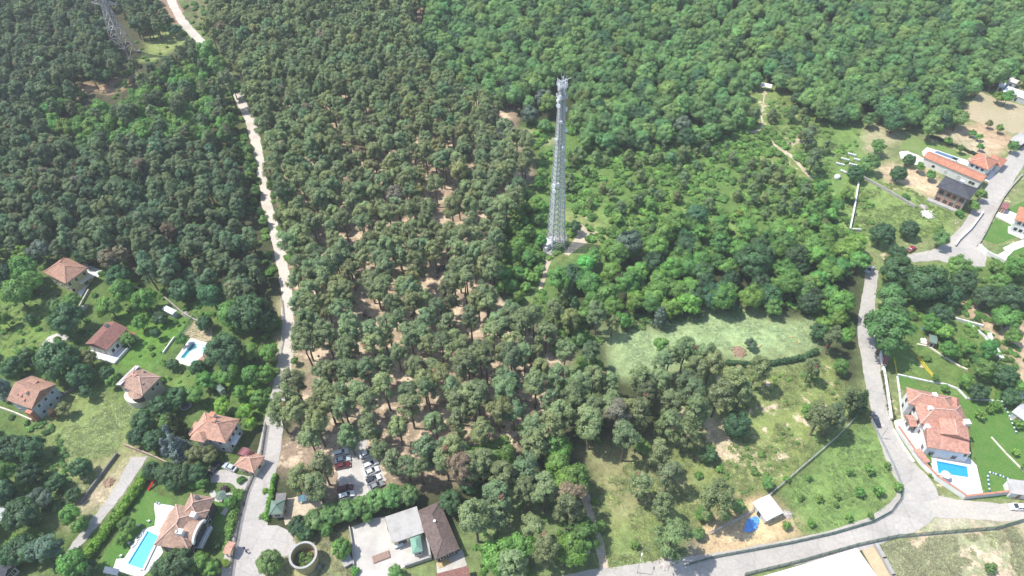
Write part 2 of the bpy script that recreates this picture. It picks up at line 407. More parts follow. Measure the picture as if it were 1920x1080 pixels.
# polygon in photograph pixels, colour, feather, share of bare patches
ZONES = [
 ([(-200,1060),(2100,1060),(2300,1500),(-400,1500)], (.19,.235,.09), 4, .15),
 ([(1560,225),(1700,225),(1960,130),(2000,1120),(1600,1120),(1650,960),(1600,520)], (.20,.235,.095), 4, .22),
 ([(930,380),(1130,360),(1160,470),(1060,600),(930,600)], (.125,.20,.06), 4, .06),
 ([(500,180),(960,150),(1000,330),(980,560),(1080,720),(1040,800),(900,880),(800,930),(560,930),(530,800),(560,600),(520,350)], TAN, 4, .30),
 ([(560,230),(930,240),(940,560),(880,740),(760,800),(640,720),(580,480)], (.37,.275,.19), 6, .32),
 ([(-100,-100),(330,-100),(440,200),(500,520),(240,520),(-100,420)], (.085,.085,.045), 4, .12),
 ([(1000,230),(1420,230),(1560,330),(1600,450),(1480,520),(1250,470),(1040,480),(960,600),(930,460),(1010,330)], SCRUB, 4, .10),
 ([(1380,150),(1460,150),(1560,220),(1620,260),(1640,420),(1600,450),(1480,400),(1420,300)], (.19,.25,.08), 4, .22),
 ([(1530,215),(1640,240),(1660,330),(1620,420),(1590,440),(1540,400),(1520,300)], (.16,.25,.07), 3, .15),
 # open hillside east of the right-hand road
 ([(1640,500),(1760,480),(1930,470),(1960,900),(1830,900),(1660,690),(1640,600)], (.13,.20,.055), 3, .18),
 ([(1770,560),(1830,560),(1960,620),(1960,800),(1900,720),(1860,640)], (.50,.37,.25), 3, .15),
 ([(318,-30),(350,20),(400,85),(450,150),(480,230),(500,300),(480,300),(455,230),(420,160),(360,95),(320,40)], (.15,.19,.075), 2, .15),
 # pale mown meadow
 ([(1090,610),(1180,620),(1280,590),(1420,580),(1540,590),(1570,650),(1500,680),(1330,690),(1240,690),(1180,705),(1130,670)], (.27,.33,.15), 3, .05),
 ([(1140,640),(1230,625),(1320,595),(1420,600),(1520,610),(1510,645),(1400,650),(1300,650),(1240,680),(1180,700),(1140,665)], MEADOW, 4, .0),
 ([(1060,660),(1110,690),(1130,720),(1080,750),(1050,710)], (.17,.27,.09), 2, .0),
 # rough grass under the loose pines and the sandy slope
 ([(1290,700),(1420,690),(1560,680),(1620,760),(1560,830),(1450,910),(1340,970),(1240,1070),(1100,1090),(1080,900),(1180,850),(1290,830)], (.225,.27,.088), 4, .24),
 ([(1290,780),(1350,770),(1430,840),(1420,890),(1340,880),(1300,840)], (.50,.43,.27), 4, .30),
 ([(1090,830),(1240,820),(1300,900),(1220,990),(1140,960),(1100,900)], (.27,.265,.125), 5, .1),
 ([(1100,990),(1330,960),(1240,1060),(1140,1090),(1100,1090)], (.20,.26,.09), 3, .12),
 # orchard
 ([(1480,905),(1550,840),(1615,780),(1650,810),(1690,905),(1670,965),(1600,985),(1490,1010),(1460,960)], (.19,.285,.085), 3, .09),
 ([(1300,1060),(1330,1000),(1400,950),(1440,930),(1475,960),(1470,1020),(1380,1045)], (.60,.45,.26), 3, .0),
 ([(1240,1066),(1330,1040),(1340,1062),(1260,1078)], (.50,.46,.38), 2, .2),
 # verge and dry field bottom right
 ([(1690,1000),(1760,960),(1930,945),(1940,990),(1800,1000)], (.50,.45,.33), 3, .25),
 ([(1640,1020),(1800,1003),(1910,985),(1960,990),(1960,1120),(1700,1120)], (.34,.345,.20), 5, .30),
 ([(1870,1000),(1930,985),(1960,1040),(1890,1050)], (.36,.30,.19), 3, .1),
 # bottom centre: tank field, strip beside the long brown building
 ([(520,1000),(640,1000),(690,1090),(500,1090)], (.32,.31,.15), 4, .25),
 ([(858,950),(900,960),(930,1090),(870,1090)], (.19,.25,.09), 3, .12),
 ([(900,900),(1090,900),(1120,1090),(900,1090)], (.17,.22,.085), 3, .15),
 # gardens of the left-hand houses
 ([(-100,420),(80,480),(250,520),(440,560),(520,600),(530,700),(480,800),(450,1090),(-100,1090)], (.11,.165,.05), 4, .08),
 ([(-20,580),(120,540),(150,620),(60,680),(-20,700)], (.16,.235,.06), 3, .08),
 ([(240,590),(330,590),(360,620),(300,700),(230,680)], (.12,.23,.045), 3, .0),
 ([(290,680),(370,690),(360,740),(300,720)], (.17,.26,.07), 3, .0),
 ([(60,790),(130,745),(210,735),(265,770),(240,840),(190,900),(130,950),(70,900)], (.215,.27,.095), 4, .16),
 ([(150,860),(240,800),(260,840),(200,900),(150,960),(120,930)], (.27,.265,.12), 4, .2),
 ([(180,900),(250,850),(270,860),(170,990),(150,960)], (.44,.37,.24), 3, .25),
 ([(425,700),(470,690),(500,740),(480,780),(440,740)], (.15,.29,.05), 2, .1),
 ([(520,560),(560,560),(560,720),(510,720)], (.40,.36,.20), 3, .2),
 # clearings in the wood
 ([(270,70),(340,40),(370,60),(310,100),(260,120)], (.25,.30,.10), 2, .2),
 ([(330,-30),(460,-30),(430,40),(380,55)], (.19,.19,.09), 3, .2),
 ([(140,165),(165,150),(190,168),(205,150),(245,138),(235,165),(205,178),(180,172),(150,190)], ORANGE, 2, .1),
 ([(1050,395),(1090,385),(1160,440),(1130,480),(1050,490)], (.24,.28,.10), 3, .2),
 ([(1090,375),(1180,400),(1340,400),(1400,390),(1440,440),(1300,420),(1150,430)], (.19,.27,.08), 4, .1),
 ([(985,240),(1035,255),(1030,275),(990,270)], (.30,.32,.15), 2, .1),
 # top-right plots
 ([(1600,335),(1690,345),(1790,400),(1780,440),(1720,460),(1590,440)], (.22,.30,.09), 3, .16),
 ([(1640,310),(1680,300),(1760,340),(1760,370),(1660,345)], (.55,.42,.27), 3, .1),
 ([(1610,250),(1660,228),(1690,245),(1660,290),(1620,285)], (.36,.33,.19), 3, .2),
 ([(1760,245),(1830,225),(1900,260),(1880,290),(1790,270)], (.50,.36,.23), 3, .15),
 ([(1750,260),(1800,250),(1870,285),(1820,290)], (.50,.42,.28), 2, .0),
]
colr = np.empty(GX.shape+(3,)); colr[:] = FLOOR
bare = np.zeros(GX.shape)
for poly, c, fe, br in ZONES:
    g = [P(a, max(b, -140)) for a, b in poly]
    mk = blur(inside(g, WX, WY).astype(float), fe)[..., None]
    colr = colr*(1-mk) + np.array(c)*mk
    bare = bare*(1-mk[...,0]) + br*mk[...,0]

nx, ny = GX.shape
me = bpy.data.meshes.new('ground')
vs = np.stack([GX, GY, np.zeros_like(GX)], -1).reshape(-1,3)
idx = np.arange(nx*ny).reshape(nx,ny)
fs = np.stack([idx[:-1,:-1], idx[1:,:-1], idx[1:,1:], idx[:-1,1:]], -1).reshape(-1,4)
me.vertices.add(len(vs)); me.vertices.foreach_set('co', vs.ravel())
me.loops.add(fs.size); me.loops.foreach_set('vertex_index', fs.ravel().astype(np.int32))
me.polygons.add(len(fs)); me.polygons.foreach_set('loop_start', np.arange(0, fs.size, 4, dtype=np.int32))
me.update(calc_edges=True)
ca = me.attributes.new('cover', 'FLOAT_COLOR', 'POINT')
ca.data.foreach_set('color', np.concatenate([colr.reshape(-1,3), np.ones((nx*ny,1))], 1).ravel().astype(np.float32))
ba = me.attributes.new('bare', 'FLOAT', 'POINT'); ba.data.foreach_set('value', bare.ravel().astype(np.float32))
ground = bpy.data.objects.new('ground', me); COL.objects.link(ground)
tag(ground, 'grass, leaf litter and sandy soil of the wooded slope', kind='structure')

mt, n = _nodes('ground_cover'); L = n.links.new
out = N(n,'ShaderNodeOutputMaterial'); b = N(n,'ShaderNodeBsdfPrincipled'); setin(b, Roughness=.95); b.inputs['Specular IOR Level'].default_value=.1
at = N(n,'ShaderNodeAttribute', attribute_name='cover'); bt = N(n,'ShaderNodeAttribute', attribute_name='bare')
ge = N(n,'ShaderNodeNewGeometry')
def gn(scale, det=4.0, ro=.6):
    x = N(n,'ShaderNodeTexNoise'); setin(x, Scale=scale, Detail=det, Roughness=ro); L(ge.outputs['Position'], x.inputs['Vector']); return x
n1, n2, n3, n4 = gn(.09), gn(.45, 5.0, .65), gn(1.9, 3.0), gn(.2, 6.0, .7)
def mr(src, a, b_, c, d):
    x = N(n,'ShaderNodeMapRange'); setin(x, **{'From Min':a,'From Max':b_,'To Min':c,'To Max':d}); L(src, x.inputs[0]); return x.outputs[0]
def mul(a, b_):
    x = N(n,'ShaderNodeMath', operation='MULTIPLY'); L(a, x.inputs[0]); L(b_, x.inputs[1]); return x.outputs[0]
v = mul(mul(mr(n1.outputs['Fac'],.3,.7,.82,1.18), mr(n2.outputs['Fac'],.3,.7,.70,1.30)), mr(n3.outputs['Fac'],.25,.75,.72,1.28))
mm = N(n,'ShaderNodeMix', data_type='RGBA', blend_type='MULTIPLY'); mm.inputs[0].default_value=1; L(at.outputs['Color'], mm.inputs[6]); L(v, mm.inputs[7])
hs = N(n,'ShaderNodeHueSaturation'); L(mr(n2.outputs['Color'],.3,.7,.48,.52), hs.inputs['Hue']); L(mm.outputs[2], hs.inputs['Color'])
# bare soil: where noise passes the share of this zone
th = N(n,'ShaderNodeMath', operation='ADD'); L(n4.outputs['Fac'], th.inputs[0]); L(mr(bt.outputs['Fac'],0,.5,-.25,.25), th.inputs[1])
bm_ = mr(th.outputs[0], .54, .60, 0, 1)
gt = N(n,'ShaderNodeMath', operation='GREATER_THAN'); L(bt.outputs['Fac'], gt.inputs[0]); gt.inputs[1].default_value=.01
mb = N(n,'ShaderNodeMix', data_type='RGBA'); L(mul(bm_, gt.outputs[0]), mb.inputs[0]); L(hs.outputs[0], mb.inputs[6])
so = N(n,'ShaderNodeMix', data_type='RGBA', blend_type='MULTIPLY'); so.inputs[0].default_value=1; so.inputs[6].default_value=(.58,.46,.32,1); L(v, so.inputs[7]); L(so.outputs[2], mb.inputs[7])
L(mb.outputs[2], b.inputs['Base Color'])
bp = N(n,'ShaderNodeBump'); setin(bp, Strength=.8, Distance=.35); ad = N(n,'ShaderNodeMath', operation='ADD'); L(n2.outputs['Fac'], ad.inputs[0]); L(n3.outputs['Fac'], ad.inputs[1]); L(ad.outputs[0], bp.inputs['Height']); L(bp.outputs[0], b.inputs['Normal'])
L(b.outputs[0], out.inputs[0])
me.materials.append(mt)

# ------------------------------------------------------------------ ribbons and sheets on the ground
def smooth_line(pts, step=1.5):
    pts = [Vector(p) for p in pts]
    outp = []
    for i in range(len(pts)-1):
        p0 = pts[max(i-1,0)]; p1 = pts[i]; p2 = pts[i+1]; p3 = pts[min(i+2,len(pts)-1)]
        k = max(2, int((p2-p1).length/step))
        for j in range(k):
            t = j/k
            outp.append(.5*((2*p1)+(p2-p0)*t+(2*p0-5*p1+4*p2-p3)*t*t+(3*p1-p0-3*p2+p3)*t**3))
    outp.append(pts[-1])
    return outp

rngR = random.Random(5)
def ribbon(name, px, width, z, mtl, jit=.35, label=None, step=1.4):
    """a road or path along a line surveyed in the photograph; width in metres (one number or one per point)"""
    g = PP(px)
    ws = width if isinstance(width, (list,tuple)) else [width]*len(px)
    line = smooth_line([Vector((p.x,p.y,w)) for p, w in zip(g, ws)], step)
    mb = MB(); vs = []
    jl = jr = 0
    for i, p in enumerate(line):
        a = line[max(i-1,0)]; c = line[min(i+1,len(line)-1)]
        d = Vector((c.x-a.x, c.y-a.y)).normalized(); nn = Vector((-d.y, d.x))
        jl = jl*.6+rngR.uniform(-jit,jit)*.6; jr = jr*.6+rngR.uniform(-jit,jit)*.6
        w = p.z/2
        vs += [(p.x+nn.x*(w+jl), p.y+nn.y*(w+jl), z), (p.x, p.y, z+.02), (p.x-nn.x*(w+jr), p.y-nn.y*(w+jr), z)]
    k = len(line)
    fs = []
    for i in range(k-1):
        for j in (0,1):
            fs.append((i*3+j, i*3+j+1, i*3+j+4, i*3+j+3))
    mb.add(vs, fs)
    o = mb.build(name, mtl)
    return tag(o, label, kind='structure')

SHEETS = []
def sheet(name, px, z, mtl, jit=.25, label=None, holes=(), thick=0.0, kind='structure', step=1.2, world=None):
    """a flat patch (lawn, yard, field) with its surveyed outline"""
    pts = world or PP(px)
    SHEETS.append([(q.x,q.y) for q in pts])
    edge = []
    for i in range(len(pts)):
        a, c = pts[i], pts[(i+1) % len(pts)]
        k = max(1, int((c-a).length/step)) if jit > 0 else 1
        nn = Vector((-(c-a).y, (c-a).x, 0)).normalized()
        for j in range(k):
            q = a.lerp(c, j/k)
            if j: q = q + nn*rngR.uniform(-jit,jit)
            edge.append(q)
    bm = bmesh.new()
    loops = [edge] + [list(h) for h in holes]
    es = []
    for lp in loops:
        vv = [bm.verts.new((q.x,q.y,z)) for q in lp]
        for i in range(len(vv)): es.append(bm.edges.new((vv[i], vv[(i+1) % len(vv)])))
    bmesh.ops.triangle_fill(bm, edges=es, use_beauty=True, normal=(0,0,1))
    for f in bm.faces:
        if f.normal.z < 0: f.normal_flip()
    if thick > 0:
        r = bmesh.ops.extrude_edge_only(bm, edges=[e for e in bm.edges if len(e.link_faces) == 1])
        for v_ in r['geom']:
            if isinstance(v_, bmesh.types.BMVert): v_.co.z -= thick
        bmesh.ops.recalc_face_normals(bm, faces=bm.faces)
    me = bpy.data.meshes.new(name); bm.to_mesh(me); bm.free()
    o = bpy.data.objects.new(name, me); COL.objects.link(o)
    me.materials.append(mtl)
    return tag(o, label, kind=kind)

ROAD_L = [(300,-60),(322,0),(335,28),(352,52),(378,78),(410,115),(432,150),(447,180),(462,212),(475,245),(484,288),(492,330),(500,378),(512,425),(523,470),(532,515),(538,560),(541,600),(538,645),(532,690),(527,720)]
ribbon('gravel_road', ROAD_L, [4.6]*4+[4.3]*6+[3.9]*8+[4.2,4.8,5.2], .03, M['gravel_road'], .5, 'pale gravel road climbing through the pine wood')
LANE = [(527,720),(520,760),(512,800),(505,845),(494,895),(482,945),(468,1000),(460,1045),(455,1100),(448,1260)]
ribbon('lane', LANE, [5.2,5.6,6.0,6.4,6.6,7.0,9.0,10.5,11,10], .05, M['lane'], .25, 'worn concrete lane between the villas and the car park')
sheet('lane_junction', [(470,985),(520,985),(545,1000),(560,1030),(500,1060),(470,1080),(440,1100),(445,1040)], .045, M['lane'], .3, 'widened end of the lane by the round tank')
ROAD_R = [(1935,262),(1905,300),(1875,345),(1848,390),(1828,425),(1805,455),(1780,478)]
ribbon('street', ROAD_R, [7,7,7.2,7.4,7.6,8.5,9], .05, M['asphalt'], .2, 'pale street running up past the salmon roofed house')
sheet('street_bend', [(1700,478),(1745,470),(1785,455),(1830,440),(1850,470),(1848,500),(1800,500),(1760,488),(1712,492)], .045, M['asphalt'], .25, 'wide turning place at the foot of the street')
ROAD_S = [(1636,505),(1631,540),(1627,575),(1624,610),(1628,650),(1636,700),(1648,755),(1662,812),(1691,872),(1716,905),(1722,932),(1704,960),(1660,986),(1590,1011),(1500,1031),(1400,1052),(1300,1069),(1180,1088),(1100,1102),(960,1128),(760,1165),(460,1215)]
ribbon('asphalt_road', ROAD_S, [4.2,4.2,4.6,5,5.2,5.4,5.3,5.2,7.5,9.5,10,9,7.4,6.6,6.4,6.6,7,7.5,8,8,7.5,7], .055, M['asphalt'], .25, 'worn asphalt road curving round the orchard')
ribbon('side_road', [(1700,930),(1740,945),(1800,955),(1870,960),(1950,962)], [10,7,5.5,5,5], .05, M['dusty'], .5, 'dusty side road below the red roofed villa')
ribbon('dirt_path', [(1085,890),(1095,925),(1108,965),(1120,1010),(1130,1050),(1138,1100)], 2.4, .03, M['dirt'], .35, 'pale footpath going down through grass under pines')
ribbon('tower_track', [(1078,418),(1090,432),(1094,445),(1085,455),(1070,468),(1062,478)], [2,4,5,4.4,3.4,2.6], .03, M['dirt'], .5, 'bare earth track beside the lattice tower')
ribbon('tower_track', [(1100,440),(1125,437),(1150,440)], 1.4, .035, M['dirt'], .4, 'faint wheel track leading off the earth track')
ribbon('tower_path', [(1035,475),(1027,490),(1024,505),(1018,525),(1012,545)], [1.8,2.0,1.5,1.5,1.2], .03, M['dirt'], .4, 'brown footpath below the lattice tower')
ribbon('hill_path', [(1434,166),(1432,190),(1428,215),(1430,235),(1422,246),(1405,247),(1390,240)], [1.0,1.0,1.2,1.0,2.2,1.8,1.0], .03, M['dirt'], .4, 'narrow footpath over the grassy rise')
ribbon('hill_path', [(1430,240),(1440,258),(1458,275),(1480,290),(1495,305),(1510,322),(1524,340)], [.9,1.4,1.2,1.3,1.5,1.3,.8], .034, M['dirt'], .4, 'pale footpath slanting down through scrub')
ribbon('hill_path', [(1472,290),(1475,270),(1490,264),(1503,262),(1505,275),(1510,290)], [.8,1.1,2.2,1.9,1,.7], .038, M['dirt'], .4, 'bare trodden loop beside the slanting footpath')
ribbon('ridge_track', [(790,-40),(790,0),(786,30),(783,58)], 3.0, .03, M['brown_dirt'], .5, 'brown track between pine wood and broadleaf wood')
ribbon('scrub_track', [(1185,268),(1215,262),(1260,256),(1300,258)], 1.6, .03, M['dirt'], .5, 'thin sandy track along the edge of the broadleaf wood')
sheet('pine_clearing', [(200,-20),(320,-20),(345,20),(330,55),(318,30)], .03, M['brown_dirt'], .8, 'bare brown bank beside the gravel road')
CARPARK = [(640,835),(668,812),(685,800),(690,825),(690,850),(712,870),(725,900),(700,925),(670,945),(640,935),(632,900)]
sheet('car_park', CARPARK, .04, M['yard'], .4, 'pale concrete car park among the pines')
sheet('entrance_yard', [(535,935),(560,930),(610,940),(600,955),(560,975),(535,985)], .04, M['dirt'], .4, 'bare yard by the small gatehouse')
sheet('driveway', [(245,858),(278,855),(262,880),(235,920),(200,965),(160,1015),(128,1050),(110,1050),(150,1000),(195,945),(225,900)], .04, M['lane'], .3, 'narrow concrete drive beside the long hedge')
sheet('vegetable_field', [(368,597),(400,606),(396,640),(388,641),(340,630)], .03, M['field_soil'], .2, 'small furrowed vegetable plot above the pale pool')
sheet('ploughed_field', [(1838,172),(1850,178),(1940,205),(1950,250),(1900,250),(1850,235),(1812,222),(1808,205)], .03, M['field_soil'], .4, 'bare tan field at the edge of the broadleaf wood')
sheet('lawn', [(1700,252),(1725,262),(1820,290),(1810,300),(1740,280),(1725,290),(1690,278)], .03, M['mown'], .2, 'bright lawn behind the long salmon roofed house')
sheet('lawn', [(1850,430),(1868,410),(1900,425),(1905,445),(1870,458),(1842,450)], .03, M['lawn'], .15, 'mown lawn below the white walled house at the edge')
sheet('lawn', [(1870,462),(1930,450),(1940,470),(1900,480)], .03, M['lawn'], .15, 'strip of lawn below the white paved path')
sheet('lawn', [(1880,395),(1930,372),(1940,395),(1905,400)], .03, M['lawn'], .15, 'lawn behind the white terrace')
sheet('lawn', [(270,905),(300,930),(325,935),(318,950),(295,960),(285,990),(240,1050),(215,1070),(180,1060),(235,985)], .03, M['lawn'], .2, 'lawn between long hedge and turquoise pool')
sheet('lawn', [(395,915),(420,930),(430,960),(420,1000),(398,985),(393,950)], .03, M['lawn'], .2, 'small lawn beside the villa with octagonal roof')
sheet('lawn', [(1680,690),(1740,735),(1700,720),(1760,738),(1800,742),(1900,760),(1960,800),(1960,930),(1850,935),(1830,860),(1815,770),(1690,730)], .03, M['lawn'], .25, 'grass garden round the red roofed villa')
sheet('forecourt', [(425,880),(445,890),(474,893),(458,925),(430,905),(395,905),(395,885)], .04, M['lane'], .2, 'paved forecourt behind the small gatehouse')
# ------------------------------------------------------------------ houses
FOOT = []          # ground outlines nothing may grow in
def rect(a, b, c, z):
    """oriented rectangle from three roof corners seen in the photograph, at eaves height z: a-b one side, c beyond b"""
    A, B, C_ = P(*a, z), P(*b, z), P(*c, z)
    u = (B-A); u.z = 0; Ln = u.length; u.normalize()
    v = Vector((-u.y, u.x, 0))
    w = (C_-B).dot(v)
    if w < 0:
        A, B, u, v, w = B, A, -u, -v, -w
    cen = A + u*(Ln/2) + v*(w/2)
    ang = math.atan2(u.y, u.x)
    return Vector((cen.x, cen.y, 0)), ang, Ln, w

def foot(cen, ang, Ln, w, grow=1.0):
    c, s = math.cos(ang), math.sin(ang)
    FOOT.append([(cen.x+c*x-s*y, cen.y+s*x+c*y) for x, y in ((-Ln/2-grow,-w/2-grow),(Ln/2+grow,-w/2-grow),(Ln/2+grow,w/2+grow),(-Ln/2-grow,w/2+grow))])

def roof(parent, kind, Ln, w, z, rise, mtl, ox=0, oy=0, t=.2, ridge=None, name='roof', rz=0):
    """hip / gable / pyramid / shed roof over a rectangle, a closed solid with fascia and soffit; ridge and hip caps as sub-parts"""
    x0,x1,y0,y1 = ox-Ln/2, ox+Ln/2, oy-w/2, oy+w/2
    mb = MB()
    bot = [(x0,y0,z-t),(x1,y0,z-t),(x1,y1,z-t),(x0,y1,z-t)]
    top = [(x0,y0,z),(x1,y0,z),(x1,y1,z),(x0,y1,z)]
    lines = []
    if kind == 'shed':
        top = [(x0,y0,z),(x1,y0,z),(x1,y1,z+rise),(x0,y1,z+rise)]
        bot = [(a,b,c-t) for a,b,c in top]
        mb.add(bot+top, [(3,2,1,0),(4,5,6,7),(0,1,5,4),(1,2,6,5),(2,3,7,6),(3,0,4,7)])
    else:
        if kind == 'gable':
            r0, r1 = (x0,oy,z+rise), (x1,oy,z+rise)
            mb.add(bot+top+[r0,r1], [(3,2,1,0),(0,1,5,4),(2,3,7,6),(4,5,9,8),(6,7,8,9),(1,2,6,9,5),(3,0,4,8,7)])
            lines = [(r0,r1)]
        else:
            if Ln >= w:
                r0, r1 = (x0+w/2,oy,z+rise), (x1-w/2,oy,z+rise)
                if Ln-w < .05: r1 = (r0[0]+.05, oy, z+rise)
                mb.add(bot+top+[r0,r1], [(3,2,1,0),(0,1,5,4),(1,2,6,5),(2,3,7,6),(3,0,4,7),(4,5,9,8),(5,6,9),(6,7,8,9),(7,4,8)])
                lines = [(r0,r1),(top[0],r0),(top[3],r0),(top[1],r1),(top[2],r1)]
            else:
                r0, r1 = (ox,y0+Ln/2,z+rise), (ox,y1-Ln/2,z+rise)
                mb.add(bot+top+[r0,r1], [(3,2,1,0),(0,1,5,4),(1,2,6,5),(2,3,7,6),(3,0,4,7),(4,5,8),(5,6,9,8),(6,7,9),(7,4,8,9)])
                lines = [(r0,r1),(top[0],r0),(top[1],r0),(top[2],r1),(top[3],r1)]
    o = mb.build(name, mtl, parent)
    if rz: o.rotation_euler.z = rz
    if ridge:
        for a, b in lines:
            mr_ = MB(); a_ = Vector(a)+Vector((0,0,.03)); b_ = Vector(b)+Vector((0,0,.03))
            mr_.beam(a_, b_, .32, .16); mr_.build('ridge_cap', ridge, o)
    return o

def walls(parent, Ln, w, z0, z1, mtl, ox=0, oy=0, gable=0, inset=.5, name='wall'):
    x0,x1,y0,y1 = ox-Ln/2+inset, ox+Ln/2-inset, oy-w/2+inset, oy+w/2-inset
    mb = MB()
    if gable:
        g = gable*(1-inset/(w/2))
        z1e = z1
        mb.add([(x0,y0,z0),(x1,y0,z0),(x1,y1,z0),(x0,y1,z0),(x0,y0,z1e),(x1,y0,z1e),(x1,y1,z1e),(x0,y1,z1e),(x0,oy,z1e+g),(x1,oy,z1e+g)],
               [(3,2,1,0),(0,1,5,4),(2,3,7,6),(1,2,6,9,5),(3,0,4,8,7),(4,5,9,8),(6,7,8,9)])
    else:
        mb.box(x0,x1,y0,y1,z0,z1)
    return mb.build(name, mtl, parent)

def opening(parent, Ln, w, side, pos, z, ww, hh, ox=0, oy=0, inset=.5, frame='white_wall', pane='glass', name='window', proud=.05):
    """window or door: a frame ring proud of the wall, the pane as its sub-part. side: f (a-b side), k (back), l, r"""
    x0,x1,y0,y1 = ox-Ln/2+inset, ox+Ln/2-inset, oy-w/2+inset, oy+w/2-inset
    def T(u, d, zz):
        if side == 'f': return (u, y0-d, zz)
        if side == 'k': return (u, y1+d, zz)
        if side == 'l': return (x0-d, u, zz)
        return (x1+d, u, zz)
    b = .12
    mb = MB()
    def bx(u0,u1,z0,z1,d0,d1):
        p = [T(u0,d0,z0),T(u1,d0,z0),T(u1,d1,z0),T(u0,d1,z0),T(u0,d0,z1),T(u1,d0,z1),T(u1,d1,z1),T(u0,d1,z1)]
        return p, [(3,2,1,0),(4,5,6,7),(0,1,5,4),(1,2,6,5),(2,3,7,6),(3,0,4,7)]
    u0,u1 = pos-ww/2, pos+ww/2
    for q in ((u0-b,u0,z-b,z+hh+b),(u1,u1+b,z-b,z+hh+b),(u0,u1,z-b,z),(u0,u1,z+hh,z+hh+b)):
        mb.add(*bx(*q, -.02, proud+.03))
    if ww > 1.3 and name == 'window':
        mb.add(*bx(pos-.04,pos+.04,z,z+hh,-.02,proud+.01))
    f = mb.build(name, M[frame], parent)
    g = MB(); g.add(*bx(u0,u1,z,z+hh,-.02,proud)); g.build('pane' if name == 'window' else 'leaf', M[pane], f)
    return f

def chimney(parent, x, y, z, h, s=.9, mtl='white_wall', cap='terracotta'):
    mb = MB(); mb.box(x-s/2,x+s/2,y-s/2,y+s/2,z-1.2,z+h)
    o = mb.build('chimney', M[mtl], parent)
    c = MB(); c.box(x-s*.62,x+s*.62,y-s*.62,y+s*.62,z+h,z+h+.14); c.build('chimney_cap', M[cap], o)
    return o

def skylight(parent, x, y, z, s=.9):
    mb = MB(); mb.box(x-s/2,x+s/2,y-s/2,y+s/2,z-.4,z+.18); o = mb.build('roof_hatch', M['dark_metal'], parent)
    return o

def windows_all(parent, Ln, w, storeys, zf=(1.0,3.9), n=(3,2), size=(1.1,1.4), frame='white_wall', inset=.5, ox=0, oy=0, sides='fklr', skip=()):
    for side in sides:
        span = Ln if side in 'fk' else w
        k = n[0] if side in 'fk' else n[1]
        for s in range(storeys):
            for i in range(k):
                if (side, s, i) in skip: continue
                c = oy if side in 'lr' else ox
                pos = c + (i+.5-k/2) * ((span-2*inset-1.0)/k)
                opening(parent, Ln, w, side, pos, zf[s], size[0], size[1], ox, oy, inset, frame)

def plinth(parent, Ln, w, h, mtl, grow=.8, ox=0, oy=0, name='terrace'):
    mb = MB(); mb.box(ox-Ln/2-grow, ox+Ln/2+grow, oy-w/2-grow, oy+w/2+grow, 0, h)
    return mb.build(name, mtl, parent)

def house(name, a, b, c, ez, label, cat='house', grow=1.0):
    cen, ang, Ln, w = rect(a, b, c, ez)
    h = empty(name, cen, ang, label, cat)
    foot(cen, ang, Ln, w, grow)
    return h, Ln, w

# A yellow walled house
h, Ln, w = house('hipped_house', (80,510), (123,532), (157,498), 6.2, 'yellow walled house under a tan pyramid roof with a white terrace beside it')
roof(h,'hip',Ln,w,6.2,2.6,M['tile_tan'],ridge=M['tile_tan'])
walls(h,Ln,w,0,6.1,M['yellow_wall'],inset=.7)
windows_all(h,Ln,w,2,n=(3,3),inset=.7,sides='fkl')
for s_, p_, z_ in ((0,-3.2,1.0),(1,-3.2,3.9),(1,-.6,3.9),(1,2.6,3.9)):
    opening(h,Ln,w,'r',p_,z_,.9,1.3,inset=.7)
opening(h,Ln,w,'r',1.6,.15,1.5,2.1,inset=.7,name='door',pane='wood')
mb = MB(); mb.box(Ln/2-.7,Ln/2+1.0,-.6,4.0,2.9,3.08); mb.build('balcony',M['cream_wall'],h)
chimney(h,-Ln*.2,w*.1,7.6,.9,.7); skylight(h,-Ln*.28,-w*.08,7.0)
sheet('white_terrace',[(157,492),(192,508),(184,520),(178,517),(152,556),(143,548),(165,508),(152,500)],.05,M['white_stone'],.03,'white paved terrace beside the yellow walled house')
# B brown gable house
h, Ln, w = house('gabled_house', (159,645), (200,657), (236,614), 4.2, 'long house with plain brown gable roof and low red lean-to')
if Ln < w:
    roof(h,'hip',Ln,w,4.2,.0,M['tile_brown'])
    o_ = roof(h,'gable',w,Ln,4.2,1.7,M['tile_brown'],rz=math.pi/2)
    gw = walls(h,w,Ln,0,4.1,M['white_wall'],gable=1.7); gw.rotation_euler.z = math.pi/2
else:
    roof(h,'gable',Ln,w,4.2,1.7,M['tile_brown']); walls(h,Ln,w,0,4.1,M['white_wall'],gable=1.7)
windows_all(h,Ln,w,1,zf=(1.0,),n=(3,4),inset=.5)
mb=MB(); mb.box(Ln/2-.5,Ln/2+2.6,-w*.46,-w*.02,0,.25); mb.build('terrace',M['white_stone'],h)
mb=MB(); mb.box(Ln/2+2.4,Ln/2+2.6,-w*.46,-w*.02,.25,1.1); mb.build('parapet',M['white_wall'],h)
mb=MB(); mb.box(-Ln/2+.2,Ln/2+2.6,-w/2-1.8,-w/2+.4,0,.9); mb.build('front_terrace',M['white_stone'],h)
roof(h,'shed',3.2,w*.42,3.0,.3,M['red_sheet'],ox=Ln/2+1.4,oy=w*.24,t=.1,name='lean_to_roof')
for yy in (.06,.42):
    for xx in (2.6,): 
        mb=MB(); mb.box(Ln/2+xx-.1,Ln/2+xx+.1,w*yy-.1,w*yy+.1,0,3.0); mb.build('post',M['white_wall'],h)
chimney(h,-Ln*.12,w*.26,5.3,.9,1.0,'grey_wall','dark_metal')
